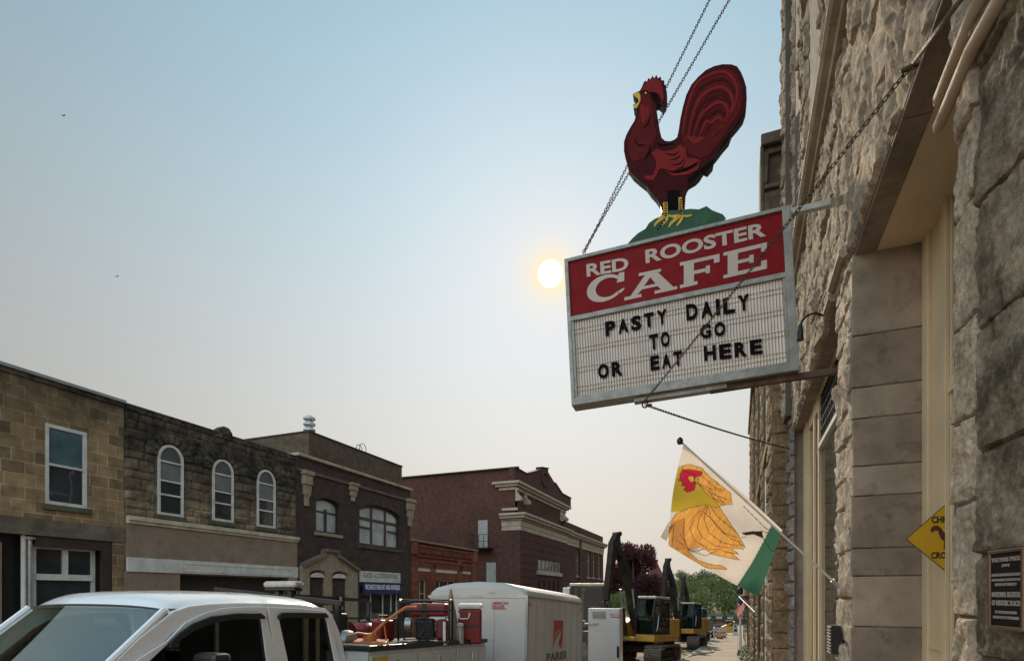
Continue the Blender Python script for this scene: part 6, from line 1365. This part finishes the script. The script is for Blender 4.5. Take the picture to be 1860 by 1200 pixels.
    b = beam(bm_, .30); up_.append(b.build('boom', boomcol, R, bevel=.02))
    s_ = beam([(-2.45, 5.75, .26), (-2.75, 5.2, .56), (-2.95, 4.5, .36), (-3.35, 2.75, .20)], .27); s_.lathe([(.02, -.2), (.13, -.2), (.13, .2), (.02, .2)], (0, -2.75, 5.2), 14, axis='x').lathe([(.02, -.2), (.1, -.2), (.1, .2), (.02, .2)], (0, -2.45, 5.75), 14, axis='x'); up_.append(s_.build('stick', boomcol, R, bevel=.02))
    for a, c, r in (((.30, -.9, 1.25), (.30, -1.5, 3.35), .085), ((-.30, -.9, 1.25), (-.30, -1.5, 3.35), .085), ((0, -1.35, 4.1), (0, -2.35, 5.72), .085), ((0, -2.6, 4.9), (0, -3.25, 3.1), .07)):
        a, c = Vector(a), Vector(c); mdl = a.lerp(c, .6); cyo = MB().tube([a, mdl], r, 12).build('cylinder', boomcol, R, smooth=True); up_.append(cyo); MB().tube([mdl, c], r * .55, 10).build('rod', galv, cyo, smooth=True)
    bk = [(-3.4, 2.75), (-3.15, 2.35), (-2.75, 1.95), (-2.6, 1.4), (-2.85, .95), (-3.3, .75), (-3.75, .85), (-3.55, 1.3), (-3.5, 2.0)]
    m_ = MB()
    for x in (-.48, .44): m_.prism([(x, y, z) for y, z in bk[1:]], (.04, 0, 0))
    P = [Vector((0, y, z)) for y, z in bk[1:7]]
    for a, c in zip(P, P[1:]): m_.bar(a, c, .88, .04, up=Vector((0, (c - a).z, -(c - a).y)).normalized()) if False else m_.hexa([a + Vector((-.44, 0, 0)), a + Vector((.44, 0, 0)), c + Vector((.44, 0, 0)), c + Vector((-.44, 0, 0))], [a + Vector((-.44, -.04, .03)), a + Vector((.44, -.04, .03)), c + Vector((.44, -.04, .03)), c + Vector((-.44, -.04, .03))])
    for i in range(5): x = -.4 + i * .2; m_.hexa([(x - .04, -3.75, .85), (x + .04, -3.75, .85), (x + .04, -3.7, .78), (x - .04, -3.7, .78)], [(x - .02, -3.95, 1.02), (x + .02, -3.95, 1.02), (x + .02, -3.94, 1.0), (x - .02, -3.94, 1.0)])
    m_.bar((-.12, -3.35, 2.75), (-.12, -3.05, 2.2), .05, .2).bar((.12, -3.35, 2.75), (.12, -3.05, 2.2), .05, .2)
    up_.append(m_.build('bucket', track, R))
    m_ = MB()
    for x in (-.1, .0, .1): m_.tube([(x, -.5, 1.9), (x, -1.2, 2.95), (x, -1.45, 3.95), (x + .02, -1.9, 4.75), (x, -2.6, 5.55)], .022, 6)
    up_.append(m_.build('hydraulic_hoses', rubber, R, smooth=True)); up_.append(MB().box(-.06, .06, -1.72, -1.6, 3.95, 4.08).build('work_lamp', white, R))
    for o in up_: o.rotation_euler.z = slew
    return R
def place(o, X, Y, rz): o.location = (X, Y, gz(Y) - .15); o.rotation_euler = (PITCH, 0, rz)
e1 = make_excavator('nearest yellow excavator with dark boom, parked behind the white cabinet', math.radians(-9), darkarm); place(e1, -3.95, 24.8, math.radians(-8)); e1.scale = (.92, .92, .92)
e2 = copy_tree(e1); place(e2, -3.6, 39.5, math.radians(-5)); e2.scale = (1, 1, 1); e2['label'] = 'second yellow excavator in the row, its cab just right of the nearest one'
e3 = copy_tree(e1); e3.scale = (1, 1, 1); place(e3, -3.95, 54, math.radians(-2)); e3['label'] = 'third yellow excavator, farthest in the row and half hidden by the second'
# --- wheel loader left of the first excavator
WL, _ = lroot('wheel_loader', 'yellow wheel loader with glazed cab behind the trailer roof, left of the excavators', 'loader', -6.15, 25.0)
MB().box(-.75, .75, -.2, 2.6, .9, 1.75).build('engine_cover', yel, WL, bevel=.08); MB().box(-.7, .7, -2.2, -.3, .8, 1.3).build('front_frame', yel, WL, bevel=.05)
m_ = MB()
for x in (-.68, .68):
    for y in (-.9, .35): m_.box(x - .05, x + .05, y - .05, y + .05, 1.3, 3.25)
m_.box(-.73, .73, -.95, .4, 1.28, 1.5); m_.build('cab_frame', blackmetal, WL); MB().box(-.8, .8, -1.05, .5, 3.25, 3.38).build('cab_roof', mat('cream_roof', (.55, .48, .36), .5), WL, bevel=.04)
m_ = MB().add([(-.66, -.93, 1.5), (.66, -.93, 1.5), (.66, -.93, 3.25), (-.66, -.93, 3.25)], [(0, 1, 2, 3)]).add([(.72, -.9, 1.5), (.72, .35, 1.5), (.72, .35, 3.25), (.72, -.9, 3.25)], [(0, 1, 2, 3)]).add([(-.72, -.9, 1.5), (-.72, .35, 1.5), (-.72, .35, 3.25), (-.72, -.9, 3.25)], [(0, 1, 2, 3)]); m_.build('cab_glass', cabg, WL, fix=False)
MB().box(-.25, .25, -.3, .1, 1.5, 2.4).build('operator_seat', MATS['seat_grey'], WL, bevel=.05)
for x in (-.95, .95):
    for y in (-1.5, 1.6): wheel(WL, x, y, .75, .5, yel)
for s_ in (-1, 1): MB().bar((s_ * .45, -1.2, 1.6), (s_ * .45, -3.1, .7), .14, .3).build('lift_arm', yel, WL)
MB().prism([(-1.3, y, z) for y, z in ((-3.0, .3), (-3.9, .2), (-3.3, .35), (-3.1, .8), (-3.3, 1.3), (-3.0, 1.2))], (2.6, 0, 0)).build('bucket', track, WL)
MB().box(.85, 1.05, -1.2, -1.1, 2.5, 2.95).build('mirror', blackpl, WL)
MB().box(-1.15, -.82, -.9, -.6, 2.9, 3.2).build('side_box', white, WL, bevel=.03)
# ------------------------------------------------------------------ trees
def leafmat(name, c1, c2, tr_=.35):
    m, t, b = new_mat(name); g = G(t); out = [n for n in t.nodes if n.type == 'OUTPUT_MATERIAL'][0]
    at = g.n('ShaderNodeVertexColor'); at.layer_name = 'tone'; c = g.mix(at.outputs[0], c1, c2); g.l(c, b.inputs['Base Color']); b.inputs['Roughness'].default_value = .7
    tt = g.n('ShaderNodeBsdfTranslucent'); g.l(c, tt.inputs[0]); mx = g.n('ShaderNodeMixShader'); mx.inputs[0].default_value = tr_
    g.l(b.outputs[0], mx.inputs[1]); g.l(tt.outputs[0], mx.inputs[2]); g.l(mx.outputs[0], out.inputs[0]); return m
def leaves(name, clumps, n, size, m_, parent=None, seed=1):
    rnd = random.Random(seed); vs_, fs, tn = [], [], []; tot_ = sum(r ** 2 for _, r in clumps)
    for c, r in clumps:
        k = int(n * r * r / tot_); tone = rnd.random()
        for _ in range(k):
            d = Vector((rnd.gauss(0, 1), rnd.gauss(0, 1), rnd.gauss(0, 1))).normalized(); p = Vector(c) + d * r * (rnd.random() ** .4) * (1 + .25 * noise.noise(d * 2 + Vector(c)))
            a = Vector((rnd.gauss(0, 1), rnd.gauss(0, 1), rnd.gauss(0, 1))).normalized(); b = a.orthogonal().normalized(); s_ = size * rnd.uniform(.6, 1.4)
            i = len(vs_); vs_ += [p - a * s_, p + b * s_ * .55, p + a * s_, p - b * s_ * .55]; fs.append((i, i + 1, i + 2, i + 3)); tt = min(1, max(0, tone * .6 + rnd.random() * .5)); tn += [tt] * 4
    if parent is not None and root_of(parent).name in ROOTM: M_ = ROOTM[root_of(parent).name]; vs_ = [M_ @ v for v in vs_]
    me = bpy.data.meshes.new(name); me.from_pydata([tuple(v) for v in vs_], [], fs); me.materials.append(m_)
    ca = me.color_attributes.new('tone', 'FLOAT_COLOR', 'POINT'); buf = [x for t in tn for x in (t, t, t, 1)]; ca.data.foreach_set('color', buf)
    o = bpy.data.objects.new(name, me); C.objects.link(o)
    if parent is not None: o.parent = parent
    return o
bark = mat('bark', (.07, .05, .04), .9, bump=.01)
def tree(name, label, base, h, r, m_, n, size, seed, group=None, zc=.62, squash=.8):
    rnd = random.Random(seed); R = thing(name, label, 'tree', base, group=group); b0 = Vector(base); top = b0 + Vector((0, 0, h * .75))
    m2 = MB().tube([b0 - UP * .3, b0 + UP * h * .3, top], [h * .035, h * .025, h * .006], 8); cl = []
    for i in range(16):
        a = rnd.uniform(0, 2 * PI); el = rnd.uniform(-.5, 1); rr = r * rnd.uniform(.35, .85) * math.cos(el * .9); c = b0 + Vector((math.cos(a) * rr, math.sin(a) * rr, h * zc + math.sin(el) * h * .36 * squash)); cl.append((c, r * rnd.uniform(.26, .42)))
        m2.tube([b0 + UP * h * rnd.uniform(.25, .5), c], [h * .012, h * .003], 5)
    m2.build('trunk', bark, R, smooth=True, fix=False); leaves('crown', cl, n, size, m_, R, seed); return R
purple = leafmat('purple_leaves', (.022, .008, .009), (.105, .024, .028)); green1 = leafmat('green_leaves', (.026, .042, .013), (.115, .15, .042)); 
p = PD(1150, 1100, 84); tree('purple_leaf_tree', 'dark purple-leaved tree rising behind the first excavator boom', (p.x, p.y, gz(84) - .1), 14.2, 3.9, purple, 15000, .17, 4)
p = PD(1182, 1100, 78); tree('purple_leaf_tree', 'smaller dark purple-leaved tree between the first and second excavators', (p.x, p.y, gz(78) - .1), 8.8, 3.0, purple, 8000, .15, 9)
# wooded hillside: reads as one mass
rnd = random.Random(2); cl = []
for i in range(420):
    x = rnd.uniform(-75, 95); y = rnd.uniform(185, 300); r = rnd.uniform(2.6, 4.6)
    cl.append((Vector((x, y, hillz(x, y) + r * .7)), r))
for i in range(60):
    x = rnd.uniform(-60, 60); y = rnd.uniform(280, 320); r = rnd.uniform(1.4, 2.6); cl.append((Vector((x, y, hillz(x, y) + 5 + r)), r))
tag(leaves('hillside_wood', cl, 150000, .40, green1, None, 6), kind='stuff')
for k_, (px_, py_, d_, hh) in enumerate(((1196, 1012, 120, 0),)):
    p = PD(1190, 1080, 115); SPR = thing('church_turret', 'dark red pointed turret with a thin finial between the excavator booms', 'turret', (p.x, p.y, gz(115)))
    zt_ = PD(1190, 1012, 115).z; m_ = MB().box(p.x - 1.3, p.x + 1.3, p.y - 1.3, p.y + 1.3, gz(115), zt_ - 4.2); m_.build('wall', maroon, SPR)
    a = [Vector((p.x + sx * 1.7, p.y + sy * 1.7, zt_ - 4.2)) for sx, sy in ((-1, -1), (1, -1), (1, 1), (-1, 1))]; MB().add(a + [Vector((p.x, p.y, zt_))], [(0, 1, 4), (1, 2, 4), (2, 3, 4), (3, 0, 4), (3, 2, 1, 0)]).build('roof', mat('red_slate', (.10, .03, .028), .8), SPR)
    MB().cyl((p.x, p.y, zt_ - .1), (p.x, p.y, zt_ + 1.7), .06, .03, 6).build('finial', blackmetal, SPR)
p = PD(1244, 1120, 90); tag(MB().cyl((p.x, p.y, gz(90)), PD(1244, 1034, 90), .07, .03, 6).build('radio_mast', blackmetal), 'thin dark radio mast rising above the second excavator boom', 'mast')
# low buildings closing the street
p0, p1 = PD(1268, 1118, 150), PD(1380, 1118, 150); EB = thing('brick_building', 'long low red-brown brick building closing the far end of the street', 'building', ((p0.x + p1.x) / 2, 152, gz(152)))
MB().box(p0.x, p1.x + 8, 150, 158, gz(150) - 1, PD(1300, 1122, 150).z).build('wall', MATS['far_brick'], EB); MB().box(p0.x - .3, p1.x + 8.3, 149.6, 158.4, PD(1300, 1122, 150).z + .01, PD(1300, 1120, 150).z).build('roof', roofm, EB)
for i in range(7): MB().box(p0.x + 1 + i * 2.6, p0.x + 2.2 + i * 2.6, 149.9, 150.05, gz(150) + .5, gz(150) + 2.2).build('window', pane, EB)
# far pickup and cars
def car(label, X, Y, rz, colr, truck=False, L_=4.6, H=1.45, name='parked_car', cat='car'):
    R, _ = lroot(name, label, cat, X, Y, rz, group='cars parked far down the street')
    pf = [(-L_ / 2, .35), (-L_ / 2, .75), (-L_ / 2 + .25, .85), (-L_ * .24, .95), (-L_ * .12, H), (L_ * .13 if truck else L_ * .25, H), (L_ * .17 if truck else L_ * .42, 1.0), (L_ / 2, .95), (L_ / 2, .35)]
    MB().prism([(-.88, y, z) for y, z in pf], (1.76, 0, 0)).build('body', colr, R, bevel=.08)
    MB().hexa([(-.75, -L_ * .225, .99), (.75, -L_ * .225, .99), (.70, -L_ * .125, H - .08), (-.70, -L_ * .125, H - .08)], [(-.75, -L_ * .25, .99), (.75, -L_ * .25, .99), (.70, -L_ * .15, H - .08), (-.70, -L_ * .15, H - .08)]).build('windshield', pane, R)
    for s_ in (-1, 1):
        MB().box(s_ * .885, s_ * .875, -L_ * .16, L_ * .12, 1.0, H - .12).build('side_window', pane, R); MB().box(s_ * .5, s_ * .8, -L_ / 2 - .02, -L_ / 2 + .02, .62, .74).build('headlight', white, R)
        for y in (-L_ * .31, L_ * .3): wheel(R, s_ * .8, y, .34, .22)
    return R
car('dark pickup truck parked beyond the third excavator', -3.6, 72, 0, mat('car_dark', (.03, .03, .035), .3, coat=.5), True, 5.2, 1.85, 'parked_pickup', 'pickup truck')
car('pale tan car parked beside the far flag at the pavement end', -.3 - 2.6 + 2.0, 108, 0, mat('car_tan', (.30, .27, .22), .3, coat=.5))
car('dark car parked at the far end of the street', -2.9, 104, 0, mat('car_black', (.02, .02, .024), .3, coat=.5))
# road works: barrels, barricade, loader bucket and sign
bar_o = mat('barrel_orange', (.62, .14, .03), .5); bar_w = mat('barrel_white', (.6, .57, .5), .5)
for k_, (px_, d_, lb) in enumerate(((1303, 62, 'leftmost orange and white road barrel by the kerb'), (1307, 56, 'orange and white road barrel in front of the barricade, lower left'), (1314, 60, 'rightmost orange and white road barrel beside the striped barricade'))):
    p = PD(px_, 1130, d_); z = gz(p.y) + (0 if p.x > -2.1 else -.15); R = thing('road_barrel', lb, 'barrel', (p.x, p.y, z), group='road works barrels')
    for j in range(5): MB().lathe([(.05, 0), (.27 - .012 * j, 0), (.262 - .012 * j, .19), (.05, .19)], (p.x, p.y, z + .06 + j * .20), 16).build('band', bar_o if j % 2 == 0 else bar_w, R, smooth=True)
    MB().lathe([(.1, 0), (.36, 0), (.34, .058), (.1, .058)], (p.x, p.y, z), 16).build('foot', rubber, R)
p = PD(1308, 1130, 50); z = gz(p.y); R = thing('barricade', 'folding road barricade with slanted orange and white boards on the pavement edge', 'barricade', (p.x, p.y, z))
for j in range(2):
    zz = z + .45 + j * .42; MB().box(p.x - .6, p.x + .6, p.y - .02, p.y + .02, zz, zz + .22).build('board', bar_w, R); m_ = MB()
    for i in range(5): x = p.x - .58 + i * .25; m_.prism([(x, p.y - .021, zz), (x + .1, p.y - .021, zz), (x + .2, p.y - .021, zz + .219), (x + .1, p.y - .021, zz + .219)], (0, -.004, 0))
    m_.build('stripes', bar_o, R)
for s_ in (-1, 1): MB().bar((p.x + s_ * .5, p.y - .05, z + 1.05), (p.x + s_ * .5, p.y - .35, z), .05, .04).bar((p.x + s_ * .5, p.y + .05, z + 1.05), (p.x + s_ * .5, p.y + .35, z), .05, .04).build('leg', white, R)
p = PD(1324, 1141, 75); z = gz(p.y); R = thing('compact_loader', 'small yellow compact loader with raised arm at the end of the works', 'loader', (p.x, p.y, z))
MB().box(p.x - .6, p.x + .7, p.y - 1, p.y + 1.2, z + .35, z + 1.2).build('body', yel, R, bevel=.06); MB().bar((p.x - .9, p.y - 1.2, z + 1.0), (p.x + .7, p.y, z + 1.75), .2, .22).build('arm', yel, R); MB().box(p.x - .4, p.x + .5, p.y - .4, p.y + .8, z + 1.2, z + 1.9).build('cab', blackmetal, R, bevel=.04)
for s_ in (-.65, .75):
    for t_2 in (-.6, .7): MB().lathe([(.05, -.12), (.36, -.12), (.36, .12), (.05, .12)], (p.x + s_, p.y + t_2, z + .36), 14, axis='x').build('wheel', rubber, R, smooth=True)
p = PD(1336, 1140, 70); z = gz(p.y); R = thing('pavement_sign', 'small white and blue board sign standing on the far pavement', 'sign', (p.x, p.y, z)); MB().box(p.x - .3, p.x + .3, p.y - .02, p.y + .02, z + .1, z + 1.0).build('board', white, R); MB().box(p.x - .2, p.x + .2, p.y - .026, p.y - .021, z + .5, z + .9).build('blue_panel', MATS['blue_paint'], R); MB().box(p.x - .32, p.x - .28, p.y - .2, p.y + .2, z, z + .1).box(p.x + .28, p.x + .32, p.y - .2, p.y + .2, z, z + .1).build('foot', blackmetal, R)
# plants and post along the wall foot
wflow = leafmat('white_flowers', (.35, .33, .25), (.75, .72, .62)); potm = mat('dark_pot', (.03, .025, .022), .7)
for k_, (Y, s_) in enumerate(((17.0, .22), (19.5, .2), (22.5, .22), (26, .22))):
    X = .28; z = gz(Y); R = thing('flower_pot', ['nearest', 'second', 'third', 'farthest'][k_] + ' dark pot of white flowers along the foot of the right-hand wall', 'flower pot', (X, Y, z), group='flower pots along the wall')
    MB().lathe([(.1, 0), (.13, .02), (.18, .28), (.2, .3), (.15, .29)], (X, Y, z), 16).build('pot', potm, R, smooth=True); leaves('foliage', [((X, Y, z + .45), .24)], 260, .03, green1, R, k_); leaves('flowers', [((X - .03, Y, z + .5), .22)], 120, .028, wflow, R, k_ + 20)
Y = 30; X = .12; R = thing('lamp_post', 'thin pale post with dark foot on the pavement before the brown building', 'post', (X, Y, gz(Y))); MB().cyl((X, Y, gz(Y) + .3), (X, Y, gz(Y) + 3.0), .06, .05, 12).build('shaft', white, R, smooth=True); MB().lathe([(.16, 0), (.15, .1), (.08, .3)], (X, Y, gz(Y)), 14).build('foot', blackmetal, R); MB().lathe([(.05, 0), (.13, .06), (.13, .3), (.03, .4)], (X, Y, gz(Y) + 3.0), 14).build('lantern', blackmetal, R, smooth=True)
# hose and debris on the road edge
mb = MB().tube([Vector((x, y, gz(y) + dz)) for x, y, dz in ((-2.7, 20, -.11), (-2.45, 24, -.11), (-2.0, 28, .03), (-1.2, 32, .03), (-1.5, 36, .03), (-2.0, 40, .03))], .035, 8); tag(mb.build('hose', mat('grey_hose', (.35, .3, .24), .7), smooth=True), 'pale hose lying along the kerb edge beside the excavators', 'hose')
# birds
for px_, py_, lb in ((115, 210, 'tiny dark bird high in the upper left sky'), (212, 502, 'tiny dark bird lower in the left sky above the roofs')):
    c = PD(px_, py_, 40); s_ = .14
    mb = MB().add([c + RT * a * s_ + UP * b * s_ + FW * d * s_ for a, b, d in ((-1.2, .35, 0), (-.5, .15, -.25), (0, 0, -.12), (.5, .2, -.25), (1.1, .6, 0), (.5, .05, .25), (0, -.1, .45), (-.5, .0, .25), (0, -.22, 0))], [(0, 1, 7), (1, 2, 6, 7), (2, 3, 5, 6), (3, 4, 5), (1, 2, 8), (2, 3, 8), (8, 6, 7), (8, 5, 6), (1, 8, 7), (3, 8, 5)])
    tag(mb.build('bird', blackpl, fix=False), lb, 'bird', 'birds in the sky')
